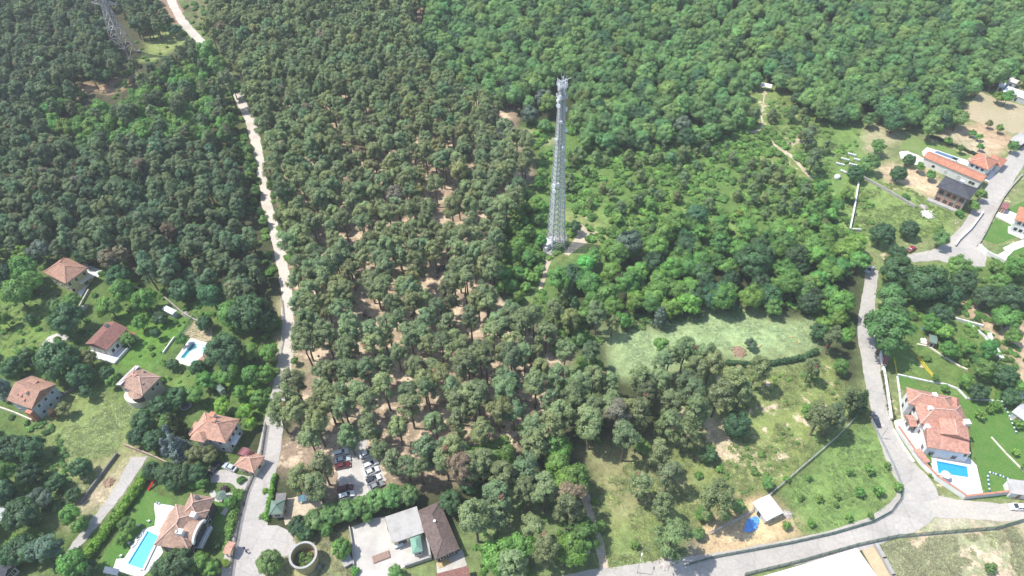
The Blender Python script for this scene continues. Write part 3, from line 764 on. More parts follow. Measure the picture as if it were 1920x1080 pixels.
# C house with blue grey gable
h, Ln, w = house('gabled_house', (12,750), (59,767), (103,719), 6.0, 'house with tan gable roof and a blue grey gable wall')
roof(h,'gable',Ln,w,6.0,2.6,M['tile_tan']); walls(h,Ln,w,0,5.9,M['blue_grey_wall'],gable=2.6,inset=.45)
windows_all(h,Ln,w,2,n=(3,3),inset=.45,size=(.9,1.1))
opening(h,Ln,w,'r',0,6.4,.8,.9,inset=.45)
chimney(h,Ln*.1,-w*.16,7.6,.9,.8); chimney(h,-Ln*.05,-w*.28,6.9,.6,.6); chimney(h,Ln*.12,-w*.36,6.6,.5,.6,'cream_wall'); skylight(h,-Ln*.16,-w*.26,7.1,.7)
mb=MB(); mb.box(Ln*.2,Ln*.42,-w/2-.9,-w/2+.5,0,4.4); mb.build('porch',M['terracotta'],h)
mb=MB(); mb.box(-Ln*.28,Ln*.02,w*.14,w*.34,7.0,7.55); mb.build('dormer',M['tile_tan'],h)
# D hipped house with pale strip
h, Ln, w = house('hipped_house', (218,721), (267,742), (304,707), 6.2, 'beige house with mottled hip roof, pale sheet strip and curved porch')
roof(h,'hip',Ln,w,6.2,2.3,M['tile_pale'],ridge=M['ridge_pale']); walls(h,Ln,w,0,6.1,M['beige_wall'])
windows_all(h,Ln,w,2,n=(3,3),size=(1.0,1.2),skip=(('r',0,0),('r',0,2),('r',1,0),('r',0,1)))
mb=MB(); mb.add([(-Ln/2-.1,-w/2-.1,6.1),(-Ln/2+2.4,-w/2-.1,7.2),(-Ln/2+2.4,w/2+.1,7.2),(-Ln/2-.1,w/2+.1,6.1),(-Ln/2-.1,-w/2-.1,6.3),(-Ln/2+2.4,-w/2-.1,7.4),(-Ln/2+2.4,w/2+.1,7.4),(-Ln/2-.1,w/2+.1,6.3)],[(3,2,1,0),(4,5,6,7),(0,1,5,4),(1,2,6,5),(2,3,7,6),(3,0,4,7)]); mb.build('sheet_roof',M['translucent_sheet'],h)
arc=[(Ln*.36*math.cos(t_),-w/2+.5-2.6*math.sin(t_)) for t_ in [math.pi*k/12 for k in range(13)]]
mb=MB(); mb.prism(list(reversed(arc)),0,2.9); mb.build('porch',M['cream_wall'],h)
mb=MB(); mb.prism(list(reversed([(x*.62+2.0,(y+w/2-.5)*.7-w/2+.5) for x,y in arc])),2.9,5.2); mb.build('bay',M['dark_wall'],h)
mb=MB(); mb.add([(x*.72+2.0,(y+w/2-.5)*.85-w/2+.5,5.3) for x,y in arc]+[(2.0,-w/2+1.8,6.9)],[(i,i+1,13) for i in range(12)]+[tuple(reversed(range(13)))]); mb.build('bay_roof',M['tile_pale'],h)
chimney(h,-Ln*.02,w*.02,8.2,.5,.7,'cream_wall'); skylight(h,Ln*.1,w*.06,7.9,.8); skylight(h,Ln*.3,-w*.12,7.2,.8); skylight(h,0,w*.36,6.9,.6)
# E salmon hip with white chimneys
h, Ln, w = house('hipped_house', (355,817), (423,831), (450,786), 6.4, 'grey walled house under a broad salmon hip roof near the lane')
roof(h,'hip',Ln,w,6.4,2.7,M['tile_salmon'],ridge=M['tile_salmon']); walls(h,Ln,w,0,6.3,M['grey_wall'],inset=.6)
windows_all(h,Ln,w,2,n=(3,3),size=(1.0,1.2),inset=.6)
chimney(h,-Ln*.12,w*.30,7.8,1.1,1.3); chimney(h,Ln*.05,w*.06,8.6,1.0,1.0); chimney(h,-Ln*.2,w*.02,8.2,.6,.6); 
roof(h,'hip',4.6,4.0,6.6,1.6,M['tile_salmon'],ox=-Ln*.22,oy=-w*.40,name='porch_roof')
mb=MB(); mb.box(Ln/2-.6,Ln/2+.9,-w*.3,w*.1,3.0,3.2); mb.build('balcony',M['white_wall'],h)
roof(h,'shed',3.4,w*.5,2.9,.5,M['tile_salmon'],ox=-Ln/2-1.4,oy=w*.02,name='lean_to_roof')
# F gatehouse
h, Ln, w = house('gatehouse', (438,873), (475,887), (487,852), 3.2, 'small orange tiled gatehouse with pale ridges beside the lane', 'gatehouse', .4)
roof(h,'hip',Ln,w,3.2,1.7,M['tile_salmon'],ridge=M['ridge_pale']); walls(h,Ln,w,0,3.1,M['cream_wall'],inset=.5)
opening(h,Ln,w,'f',0,.1,1.0,2.1,name='door',pane='wood'); opening(h,Ln,w,'f',2.0,1.0,1.0,1.1); opening(h,Ln,w,'r',0,1.0,1.2,1.1); opening(h,Ln,w,'l',0,1.0,1.2,1.1)
arc=[(-Ln*.3+2.4*math.cos(t_),w*.08+2.0*math.sin(t_),3.9+1.1*math.sin(t_)*0) for t_ in [math.pi*k/10 for k in range(11)]]
mb=MB()
for k in range(8):
    t0,t1=math.pi*k/8,math.pi*(k+1)/8
    mb.beam((-Ln*.32+1.9*math.cos((t0+t1)/2),w*.02,3.6+1.3*math.sin((t0+t1)/2)),(-Ln*.32+1.9*math.cos((t0+t1)/2),w*.46,3.6+1.3*math.sin((t0+t1)/2)),.95,.08,up=(math.cos((t0+t1)/2),0,math.sin((t0+t1)/2)))
mb.build('barrel_canopy',M['maroon_sheet'],h)
# G villa with turquoise pool
h, Ln, w = house('pool_villa', (393,956), (354,1033), (296,1007), 5.6, 'big villa with mottled salmon roof and curved white dormer by the turquoise pool', 'villa', .6)
# local x runs along the villa, y away from the lane side or towards it: see rect()
rt = roof(h,'hip',Ln,w,5.6,3.4,M['tile_pale'],ridge=M['ridge_pale'])
sgn = 1
# which local side faces the lane?
import itertools
def side_of(h, Ln, w, px):
    q = P(*px); q = h.matrix_basis.inverted() @ q
    return q
q_ = side_of(h,Ln,w,(430,960)); sgn = 1 if q_.y > 0 else -1
q2_ = side_of(h,Ln,w,(350,905)); sgx = 1 if q2_.x > 0 else -1
walls(h,Ln,w,0,5.5,M['dark_wall'],inset=.7)
for s_ in 'fk':
    for i_, p_ in enumerate((-Ln*.33,-Ln*.15,Ln*.2,Ln*.36)):
        for z_ in (.8,3.4): opening(h,Ln,w,s_,p_,z_,1.2,1.4,inset=.7)
for s_ in 'lr':
    for p_ in (-w*.2,w*.2):
        for z_ in (.8,3.4): opening(h,Ln,w,s_,p_,z_,1.2,1.4,inset=.7)
roof(h,'hip',w*.8,w*.72,5.3,2.9,M['tile_pale'],ox=sgx*(Ln/2-.2),oy=sgn*w*.10,name='wing_roof',ridge=M['ridge_pale'])
walls(h,w*.8,w*.72,0,5.1,M['dark_wall'],ox=sgx*(Ln/2-.2),oy=sgn*w*.10,inset=.7,name='wing_wall')
roof(h,'shed',Ln*.52,2.0,4.2,.9*1,M['tile_salmon'],ox=sgx*Ln*.12,oy=-sgn*(w/2+.4),name='pool_side_roof',rz=0) if sgn>0 else roof(h,'shed',Ln*.52,2.0,5.1,-.9,M['tile_salmon'],ox=sgx*Ln*.12,oy=-sgn*(w/2+.4),name='pool_side_roof')
# curved dormer
pts=[(3.0*math.cos(t_),3.0*math.sin(t_)*.62) for t_ in [math.pi*k/12 for k in range(13)]]
def extr(pts, y0, y1, ox, oz):
    n=len(pts); vs=[(ox+a,y0,oz+b) for a,b in pts]+[(ox+a,y1,oz+b) for a,b in pts]
    return vs,[tuple(range(n)),tuple(reversed(range(n,2*n)))]+[(i,i+n,(i+1)%n+n,(i+1)%n) for i in range(n)]
mb=MB(); mb.add(*extr(pts, sgn*w*.10, sgn*(w/2+.3), -sgx*Ln*.06, 5.9)); mb.build('dormer',M['tile_pale'],h)
rim=[(a*1.08,b*1.12) for a,b in pts]; inner=[(a*.84,b*.8) for a,b in pts]
mb=MB(); n_=len(pts)
y0_,y1_=sgn*(w/2+.2),sgn*(w/2+.75)
vs_=[(-sgx*Ln*.06+a,y0_,5.9+b) for a,b in rim]+[(-sgx*Ln*.06+a,y0_,5.9+b) for a,b in inner]+[(-sgx*Ln*.06+a,y1_,5.9+b) for a,b in rim]+[(-sgx*Ln*.06+a,y1_,5.9+b) for a,b in inner]
fs_=[]
for i in range(n_-1):
    fs_+=[(i,i+1,n_+i+1,n_+i),(2*n_+i,3*n_+i,3*n_+i+1,2*n_+i+1),(i,2*n_+i,2*n_+i+1,i+1),(n_+i,n_+i+1,3*n_+i+1,3*n_+i)]
mb.add(vs_,fs_); mb.build('dormer_arch',M['white_wall'],h)
mb=MB(); mb.box(-sgx*Ln*.06-2.6,-sgx*Ln*.06+2.6,min(sgn*w*.44,sgn*(w/2+.2)),max(sgn*w*.44,sgn*(w/2+.2)),3.0,5.9); mb.build('dormer_window',M['glass'],h)
mb=MB(); mb.box(-sgx*Ln*.06-2.8,-sgx*Ln*.06+2.8,min(sgn*(w/2-.7),sgn*(w/2+1.6)),max(sgn*(w/2-.7),sgn*(w/2+1.6)),2.8,3.0); bo_=mb.build('balcony',M['grey_wall'],h)
for i in range(9):
    mb=MB(); x_=-sgx*Ln*.06-2.7+i*.675; mb.beam((x_,sgn*(w/2+1.5),3.0),(x_,sgn*(w/2+1.5),3.9),.08); mb.build('baluster',M['white_wall'],bo_)
mb=MB(); mb.beam((-sgx*Ln*.06-2.8,sgn*(w/2+1.5),3.95),(-sgx*Ln*.06+2.8,sgn*(w/2+1.5),3.95),.14); mb.build('handrail',M['white_wall'],bo_)
chimney(h,sgx*Ln*.22,sgn*w*.30,7.4,1.2,1.1,'white_wall','white_stone'); chimney(h,-sgx*Ln*.22,sgn*w*.22,8.0,1.0,1.1,'white_wall','white_stone'); chimney(h,-sgx*Ln*.24,sgn*w*.14,8.3,.7,.6,'white_wall','white_stone')
chimney(h,sgx*(Ln/2+w*.2),sgn*w*.1,6.8,.8,.8,'grey_wall','dark_metal')
# N red roofed villa
vc = P(1760,790); 
villa = empty('red_roofed_villa', (vc.x, vc.y, 0), 0, 'white villa with stepped red tiled roofs beside the blue pool', 'villa')
def vblock(a,b,c,z,kind,rise,mt_,ridge,nm, wall=True, inset=.6):
    cen, ang, L_, w_ = rect(a,b,c,z)
    e = roof(villa,kind,L_,w_,z,rise,mt_,ridge=ridge,name='roof'); e.location = (cen.x-vc.x, cen.y-vc.y, 0); e.rotation_euler.z = ang
    foot(cen, ang, L_, w_, .6)
    if wall:
        q = walls(villa,L_,w_,0,z-.12,M['white_wall'],inset=inset); q.location = e.location; q.rotation_euler.z = ang
        for s_ in 'fklr':
            sp = L_ if s_ in 'fk' else w_
            for p_ in ([-sp*.27,sp*.27] if sp > 7 else [0]):
                for zz in ([.7,3.3] if z > 5 else [.8]):
                    opening(q,L_,w_,s_,p_,zz,1.2,1.5,inset=inset,frame='grey_wall')
    return e, L_, w_
vblock((1703,757),(1699,726),(1782,739),6.2,'hip',2.0,M['tile_red'],M['ridge_pale'],'a')
vblock((1726,794),(1712,752),(1802,762),5.9,'hip',2.5,M['tile_red'],M['ridge_pale'],'b')
vblock((1799,747),(1781,742),(1788,788),5.5,'hip',1.2,M['tile_red'],None,'c')
vblock((1764,813),(1760,783),(1812,786),7.2,'gable',1.0,M['tile_red'],M['ridge_pale'],'d')
vblock((1738,838),(1818,852),(1814,797),5.0,'gable',2.1,M['tile_red'],None,'e')
vblock((1706,800),(1721,800),(1718,778),3.2,'gable',.7,M['tile_red'],M['ridge_pale'],'g')
for px_, z_ in (((1752,741),7.6),((1744,766),7.9),((1738,800),6.6)):
    q_=P(*px_,z_); o_=chimney(villa,q_.x-vc.x,q_.y-vc.y,z_,.4,1.0,'white_wall','white_stone')
q_=P(1811,794,7.6); o_=chimney(villa,q_.x-vc.x,q_.y-vc.y,7.6,.9,1.3,'white_wall','white_stone')
q_=P(1777,820,6.0); mb=MB(); mb.box(q_.x-vc.x-.5,q_.x-vc.x+.5,q_.y-vc.y-.4,q_.y-vc.y+.4,5.4,6.3); mb.build('roof_unit',M['blue_grey_wall'],villa)
sheet('villa_deck',[(1676,788),(1700,785),(1708,800),(1725,818),(1737,842),(1740,850),(1818,858),(1831,873),(1844,929),(1805,932),(1752,897),(1727,868),(1700,832),(1680,806)],.06,M['white_stone'],.05,'white paved deck round the blue pool')
mb=MB()
# terrace under the bottom roof
cen,ang,L_,w_=rect((1738,846),(1816,862),(1818,852),2.4)
t_=empty('veranda',cen,ang,'white veranda wall below the red roof facing the pool','veranda')
mb.box(-L_/2,L_/2,-.25,0,0,2.3); t2_=mb.build('wall',M['white_wall'],t_)
for i in range(6):
    m2=MB(); x_=-L_/2+.4+i*(L_-.8)/5; m2.box(x_-.15,x_+.15,-.3,.05,2.3,4.6); m2.build('pillar',M['white_wall'],t_)
for x_ in (-L_*.32,L_*.32):
    m2=MB(); m2.box(x_-.45,x_+.45,-.32,-.2,.9,1.8); m2.build('window',M['glass'],t_)
# Q long salmon roofed house
h, Ln, w = house('long_house', (1731,294), (1841,341), (1848,328), 3.9, 'long white house under one narrow orange roof above the pool', 'house', .6)
roof(h,'gable',Ln,w,3.9,.9,M['tile_orange']); walls(h,Ln,w,0,3.8,M['white_wall'],gable=.9,inset=.4)
for i in range(4): opening(h,Ln,w,'f',-Ln/2+5+i*(Ln-8)/3,.2 if i in (1,2) else .9,1.2 if i!=3 else 2.2,2.1 if i in (1,2) else 1.3,inset=.4,name='door' if i in (1,2) else 'window',pane='grey_wall' if i in (1,2) else 'glass')
windows_all(h,Ln,w,1,zf=(1.0,),n=(6,1),inset=.4,sides='klr')
h, Ln, w = house('orange_roofed_house', (1815,302), (1853,319), (1862,297), 5.0, 'white house with orange hip roof and white verge at the street', 'house', .4)
roof(h,'hip',Ln,w,5.0,2.0,M['tile_orange'],ridge=M['ridge_pale']); walls(h,Ln,w,0,4.9,M['white_wall']); windows_all(h,Ln,w,2,zf=(.8,3.2),n=(3,2),size=(1.1,1.1))
h, Ln, w = house('garage', (1850,302), (1878,313), (1886,298), 3.2, 'low orange roofed garage beside the street', 'garage', .3)
roof(h,'hip',Ln,w,3.2,1.1,M['tile_orange']); walls(h,Ln,w,0,3.1,M['white_wall']); opening(h,Ln,w,'f',0,.1,2.6,2.2,name='door',pane='grey_wall')
mb=MB(); cen,ang,L_,w_=rect((1846,331),(1866,337),(1875,315),0); FOOT.append([(p.x,p.y) for p in PP([(1846,331),(1866,337),(1875,315),(1850,322)])])
sheet('grey_forecourt',[(1846,338),(1866,346),(1885,312),(1868,308)],.05,M['white_stone'],.05,'pale paved forecourt between orange roofs and street')
sheet('white_terrace',[(1728,285),(1738,276),(1818,302),(1815,312),(1745,287),(1733,296)],.05,M['white_stone'],.05,'white terrace behind the long orange roof')
sheet('white_terrace',[(1686,285),(1702,283),(1740,300),(1733,315),(1715,308),(1690,297)],.045,M['white_stone'],.3,'white paving at the end of the long house')
# R unfinished brick house
h, Ln, w = house('unfinished_house', (1756,350), (1818,375), (1834,354), 6.8, 'unfinished brick house with open windows under a dark grey hip roof')
roof(h,'hip',Ln,w,6.8,2.2,M['shingle_dark'],ridge=M['shingle_dark']); walls(h,Ln,w,0,6.7,M['brick'],inset=1.1)
for s_ in 'fklr':
    sp=(Ln if s_ in 'fk' else w)-2.2
    k=4 if s_ in 'fk' else 2
    for i in range(k):
        for zz in (.7,4.0): opening(h,Ln,w,s_,(i+.5-k/2)*sp/k,zz,1.5,1.6,inset=1.1,frame='brick',pane='dark_metal')  # dark panels fill the open windows in place of shaded rooms
for z_ in (0.05,3.1,6.2):
    mb=MB(); mb.box(-Ln/2+1.02,Ln/2-1.02,-w/2+1.02,w/2-1.02,z_,z_+.35); mb.build('concrete_band',M['concrete'],h)
for x_ in (-Ln/2+1.1,-Ln/6,Ln/6,Ln/2-1.1):
    for y_ in (-w/2+1.1,w/2-1.1):
        mb=MB(); mb.box(x_-.2,x_+.2,y_-.2,y_+.2,0,6.6); mb.build('concrete_column',M['concrete'],h)
mb=MB(); mb.box(-Ln/2-.8,Ln/2+.2,-w/2-.8,-w/2+1.1,0,.6); mb.build('terrace',M['concrete'],h)
chimney(h,Ln*.02,w*.2,8.4,.7,1.2,'white_wall','grey_wall')
# S house at the edge
h, Ln, w = house('white_house', (1903,412), (1921,418), (1932,393), 5.6, 'white walled house with salmon roof cut by the picture edge', 'house', .5)
roof(h,'hip',Ln+4,w,5.6,2.0,M['tile_orange'],ox=2); walls(h,Ln+4,w,0,5.5,M['white_wall'],ox=2); windows_all(h,Ln+4,w,2,ox=2,n=(3,2))
sheet('white_terrace',[(1866,406),(1878,391),(1906,402),(1897,422)],.3,M['white_stone'],0,'white tiled terrace behind the small red shed',thick=.3)
sheet('white_path',[(1880,465),(1900,455),(1935,445),(1940,455),(1900,470),(1893,478)],.05,M['white_stone'],.05,'white paved path between two lawns')
sheet('white_path',[(1890,425),(1906,425),(1925,445),(1915,448),(1890,437)],.055,M['white_stone'],.05,'white paving round the white walled house')
sheet('white_path',[(1848,470),(1870,478),(1885,470),(1893,478),(1882,492),(1850,478)],.055,M['white_stone'],.05,'white gateway paving at the street corner')
h, Ln, w = house('red_shed', (1877,389), (1889,393), (1893,382), 2.6, 'tiny dark red shed behind the white terrace', 'shed', .2)
roof(h,'gable',Ln,w,2.6,.5,M['maroon_sheet']); walls(h,Ln,w,0,2.5,M['maroon_sheet'],inset=.2,gable=.5); opening(h,Ln,w,'f',0,.1,.9,1.9,inset=.2,name='door',pane='wood')
# M yard buildings
h, Ln, w = house('corrugated_shed', (734,1019), (795,998), (783,950), 3.6, 'flat grey corrugated roof over an ochre walled store in the concrete yard', 'store', .3)
roof(h,'shed',Ln,w,3.5,.5,M['corrugated'],t=.12); walls(h,Ln,w,0,3.36,M['yellow_wall'],inset=.5)
for i in range(int(Ln/1.0)):
    pass
mb=MB()
for i in range(13):
    x_=-Ln/2+.5+i*(Ln-1)/12
    mb.beam((x_,-w/2+.05,3.54),(x_,w/2-.05,4.03),.10,.06)
mb.build('sheet_ribs',M['corrugated'],h)
opening(h,Ln,w,'f',-1.5,.1,2.2,2.2,name='door',pane='dark_metal'); opening(h,Ln,w,'f',2.5,1.0,1.4,1.2)
h, Ln, w = house('kiosk', (773,1038), (793,1033), (786,1003), 3.0, 'kiosk with pale green pyramid roof beside the corrugated store', 'kiosk', .3)
roof(h,'hip',Ln,w,3.0,.9,M['metal_green_roof']); walls(h,Ln,w,0,2.9,M['white_wall'],inset=.35); opening(h,Ln,w,'f',0,.9,1.6,1.1,inset=.35); opening(h,Ln,w,'r',0,.1,.9,2.0,inset=.35,name='door',pane='wood')
h, Ln, w = house('long_hall', (816,1050), (862,1029), (833,936), 3.6, 'long hall with dark brown hip roof beside the concrete yard', 'hall', .5)
roof(h,'hip',Ln,w,3.6,1.5,M['shingle_brown'],ridge=M['shingle_brown']); walls(h,Ln,w,0,3.5,M['dark_wall'],inset=.6); windows_all(h,Ln,w,1,zf=(.9,),n=(2,6),inset=.6,size=(1.4,1.3))
mb=MB(); mb.box(-.3,.3,w*.12-.3,w*.12+.3,4.8,5.5); mb.build('roof_vent',M['white_wall'],h)
h, Ln, w = house('brown_outbuilding', (822,1112), (885,1096), (868,1063), 3.2, 'brown roofed outbuilding at the bottom edge below yellow planks', 'outbuilding', .3)
roof(h,'gable',Ln,w,3.2,1.0,M['tile_brown']); walls(h,Ln,w,0,3.1,M['beige_wall'],gable=1.0); windows_all(h,Ln,w,1,zf=(.9,),n=(2,1))
sheet('concrete_yard',[(656,990),(700,972),(721,969),(734,1019),(800,1000),(807,1047),(760,1062),(730,1085),(668,1110),(660,1060),(662,1025)],.05,M['yard'],.12,'bare concrete yard beside the corrugated store')
sheet('hall_paving',[(818,1056),(866,1030),(876,1060),(820,1082)],.05,M['yard'],.1,'pale paving in front of the long brown hall')
for k,(a,b_) in enumerate((((822,1062),(843,1053)),((824,1058),(842,1050)))):
    pl=empty('plank_stack', P(*a), 0, ['pile of yellow planks in front of the brown hall','shorter pile of yellow planks behind the first pile'][k],'planks','plank piles by the brown hall')
    d_=(P(*b_)-P(*a)); 
    for j in range(5):
        mb=MB(); off=Vector((-d_.y,d_.x,0)).normalized()*(j*.28-.5)
        mb.beam(off+Vector((0,0,.15)),off+d_+Vector((0,0,.15+(j%2)*.06)),.22,.10); mb.build('plank',M['yellow_wood'],pl)
q_=P(651,1052); c_=empty('concrete_block',q_,.5,'loose concrete slab block beside the round green bush','block')
mb=MB(); mb.box(-1.1,1.1,-1.5,1.5,0,.9); mb.build('block',M['concrete'],c_,bevel=.08); mb=MB(); mb.box(-1.2,1.2,-1.6,1.6,.9,1.05); mb.build('slab',M['concrete'],c_)
q_=P(715,1045); mb=MB()
mb.box(-2.2,2.2,-1.0,1.0,0,.35); o_=mb.build('paving_stack',M['brown_paving'],bevel=.05); o_.location=q_; o_.rotation_euler.z=.35; tag(o_,'low stack of reddish paving on the concrete yard','paving')
for i in range(7):
    mb=MB(); mb.box(-2.1+i*.6,-1.6+i*.6,-.9,.9,.35,.5); mb.build('tile',M['brown_paving'],o_)
q_=P(748,1024); c_=empty('worktable',q_,.3,'white topped table in front of the corrugated store','table')
mb=MB(); mb.box(-1.2,1.2,-.6,.6,.85,.95); mb.build('tabletop',M['white_metal'],c_)
for x_ in (-1,1):
    for y_ in (-.5,.5): mb=MB(); mb.box(x_-.05,x_+.05,y_-.05,y_+.05,0,.85); mb.build('leg',M['steel'],c_)
# K gatehouse of the car park
h, Ln, w = house('gate_cabin', (504,965), (530,963), (531,937), 3.0, 'small cabin with sage green roof between lane and car park yard', 'cabin', .3)
roof(h,'hip',Ln,w,3.0,1.2,M['metal_sage_roof'],ridge=M['metal_sage_roof']); walls(h,Ln,w,0,2.9,M['beige_wall'],inset=.4); opening(h,Ln,w,'f',0,.9,1.4,1.1,inset=.4); opening(h,Ln,w,'r',-.5,.1,.9,2,inset=.4,name='door',pane='wood'); opening(h,Ln,w,'l',0,.9,1.4,1.1,inset=.4)
roof(h,'shed',Ln*.75,2.2,2.7,.3,M['grey_block'],ox=.5,oy=w/2+.9,t=.12,name='lean_to_roof'); mb=MB(); mb.box(-Ln*.2,Ln*.42,w/2-.3,w/2+1.6,0,2.6); mb.build('lean_to',M['grey_block'],h)
# low stall with red and teal panels
A_,B_=P(561,940),P(598,934); d_=B_-A_; st=empty('stall',(A_+B_)/2,math.atan2(d_.y,d_.x),'low stall with red back board and teal sloping top by the car park','stall')
l_=d_.length
for x_ in (-l_/2+.2,0,l_/2-.2):
    for y_ in (-.7,.7): mb=MB(); mb.box(x_-.06,x_+.06,y_-.06,y_+.06,0,1.2+(.6 if y_>0 else 0)); mb.build('post',M['steel'],st)
for i in range(6):
    mb=MB(); x0=-l_/2+i*l_/6; mb.add([(x0+.03,-.9,1.2),(x0+l_/6-.03,-.9,1.2),(x0+l_/6-.03,.8,1.8),(x0+.03,.8,1.8),(x0+.03,-.9,1.26),(x0+l_/6-.03,-.9,1.26),(x0+l_/6-.03,.8,1.86),(x0+.03,.8,1.86)],[(3,2,1,0),(4,5,6,7),(0,1,5,4),(1,2,6,5),(2,3,7,6),(3,0,4,7)]); mb.build('panel',M['teal'] if i%2 else M['blue_metal'],st)
mb=MB(); mb.box(-l_/2-.2,l_/2+.2,.8,1.3,1.2,2.0); mb.build('back_board',M['red_sheet'],st)
# L round tank
ctr=P(568.3,1040.6,4.6); tk=empty('round_tank',(ctr.x,ctr.y,0),0,'open round concrete tank overgrown inside, ochre outer wall','tank')
FOOT.append([(ctr.x+4.2*math.cos(a),ctr.y+4.2*math.sin(a)) for a in [k*math.pi/4 for k in range(8)]])
n_=40; ro=3.35; ri=3.0
def ring(mb,r0,z0,r1,z1,flip=False):
    b=len(mb.v)
    for k in range(n_):
        a=2*math.pi*k/n_; mb.v.append((r0*math.cos(a),r0*math.sin(a),z0)); mb.v.append((r1*math.cos(a),r1*math.sin(a),z1))
    for k in range(n_):
        i=b+2*k; j=b+2*((k+1)%n_); mb.f.append((i,j,j+1,i+1))
mb=MB(); ring(mb,3.0,0,ro,4.5); ring(mb,ri,.25,ri+.02,4.5); mb.build('wall',mat('tank_wall',(.44,.37,.20),.95,.12,.5,5,(.36,.30,.17)),tk,smooth=True)
mb=MB(); ring(mb,ri-.06,4.5,ro+.1,4.5); ring(mb,ri-.06,4.5,ri-.06,4.75); ring(mb,ro+.1,4.5,ro+.1,4.75); ring(mb,ri-.06,4.75,ro+.1,4.75); mb.build('rim',M['concrete'],tk)
mb=MB(); mb.add([(ri*math.cos(2*math.pi*k/n_),ri*math.sin(2*math.pi*k/n_),1.2) for k in range(n_)],[tuple(range(n_))]); mb.build('soil',M['brown_dirt'],tk)
mb=MB(); mb.box(2.9,3.9,-1.9,-1.0,0,1.3); mb.build('valve_box',M['grey_block'],tk)
# O white shed and tarpaulin
h, Ln, w = house('white_shed', (1411,942), (1437,977), (1466,957), 2.8, 'white roofed shed on sandy soil beside the blue tarpaulin', 'shed', .3)
roof(h,'gable',Ln,w,2.8,.35,M['white_metal'],t=.15); walls(h,Ln,w,0,2.7,M['cream_wall'],inset=.35,gable=.35); opening(h,Ln,w,'f',0,.1,1.2,2.0,inset=.35,name='door',pane='dark_metal'); opening(h,Ln,w,'r',0,.9,1.2,1.0,inset=.35)
rt_=random.Random(3); bm=bmesh.new(); out_=[P(*q) for q in [(1393,999),(1395,985),(1399,974),(1412,968),(1422,970),(1425,978),(1420,992),(1411,999),(1400,1001)]]
cc=sum(out_,Vector())/len(out_); g=22; vv={}
for i in range(g+1):
    for j in range(g+1):
        x=cc.x+(i/g-.5)*6.4; y=cc.y+(j/g-.5)*7.0
        if inside([(p.x,p.y) for p in out_],np.array([x]),np.array([y]))[0]:
            vv[i,j]=bm.verts.new((x+rt_.uniform(-.08,.08),y+rt_.uniform(-.08,.08),.25+.35*float(vnoise(np.array([x]),np.array([y]),1.1,9)[0])+rt_.uniform(0,.12)))
for (i,j),v in vv.items():
    if all(k in vv for k in ((i+1,j),(i+1,j+1),(i,j+1))): bm.faces.new((v,vv[i+1,j],vv[i+1,j+1],vv[i,j+1]))
me=bpy.data.meshes.new('tarpaulin'); bm.to_mesh(me); bm.free(); o=bpy.data.objects.new('tarpaulin',me); COL.objects.link(o); me.materials.append(M['tarp_blue'])
s_=o.modifiers.new('thickness','SOLIDIFY'); s_.thickness=.06
tag(o,'crumpled blue tarpaulin on sandy soil beside the white shed','tarpaulin')
# P white flat roof bottom right
h = empty('flat_roofed_building', P(1540,1075), 0, 'large building with plain white flat roof behind the green fence', 'building')
b0=P(1540,1075)
poly=[P(*q,3.0) for q in [(1395,1092),(1500,1062),(1606,1029),(1650,1092),(1600,1150),(1400,1160)]]
mb=MB(); mb.prism([(p.x-b0.x,p.y-b0.y) for p in poly],2.7,3.0); mb.build('roof',M['white_stone'],h)
cx=sum(p.x for p in poly)/6-b0.x; cy=sum(p.y for p in poly)/6-b0.y
mb=MB(); mb.prism([((p.x-b0.x-cx)*.97+cx,(p.y-b0.y-cy)*.97+cy) for p in poly],0,2.7); mb.build('wall',M['white_wall'],h)
for k_ in range(len(poly)):
    a_,b__=poly[k_],poly[(k_+1)%6]; mb=MB(); mb.beam((a_.x-b0.x,a_.y-b0.y,3.1),(b__.x-b0.x,b__.y-b0.y,3.1),.3,.22); mb.build('parapet',M['white_wall'],h)
sheet('pit_soil',[(1616,1032),(1640,1024),(1672,1085),(1650,1092)],.04,M['sand'],.1,'sandy strip between white roof and concrete wall')
# small cabins on the hill and the sheds at the top-right
h, Ln, w = house('green_cabin', (1742,641), (1757,645), (1757,630), 2.6, 'tiny cabin with dark green roof beside stacked white blocks', 'cabin', .3)
roof(h,'gable',Ln,w,2.6,.5,M['metal_sage_roof']); walls(h,Ln,w,0,2.5,M['wood'],inset=.25,gable=.5); opening(h,Ln,w,'f',0,.1,.8,1.9,inset=.25,name='door',pane='dark_metal')
h, Ln, w = house('grey_shed', (1893,262), (1915,272), (1924,252), 3.0, 'grey roofed shed beside the narrow concrete path at the street top', 'shed', .3)
roof(h,'gable',Ln,w,3.0,.7,M['corrugated']); walls(h,Ln,w,0,2.9,M['dark_wall'],inset=.3,gable=.7); opening(h,Ln,w,'f',0,.1,1.2,2,inset=.3,name='door',pane='dark_metal')
for i_,(a,b,c,lab) in enumerate([((1872,161),(1884,164),(1891,151),'crumpled white sheet roof of the uppermost shed in its clearing'),((1889,151),(1906,157),(1909,150),'low pale pink roofed shed beside the uppermost white shed'),((1880,171),(1935,190),(1940,178),'long white roofed shed above the ploughed field'),((1885,140),(1902,147),(1903,144),'narrow grey shed roof at the far wood edge')]):
    h, Ln, w = house('far_shed', a,b,c, 2.8, lab, 'shed', .4); h['group']='sheds above the ploughed field'
    roof(h,'gable',Ln,w,2.8,.4,M['white_metal'] if i_!=1 else M['cream_wall'],t=.12); walls(h,Ln,w,0,2.7,M['grey_wall'],inset=.25,gable=.4); opening(h,Ln,w,'f',0,.1,1.0,1.9,inset=.25,name='door',pane='dark_metal')
h, Ln, w = house('hilltop_shelter', (1426,161), (1446,165), (1446,159), 2.4, 'low white roofed shelter at the head of the footpath', 'shelter', .3)
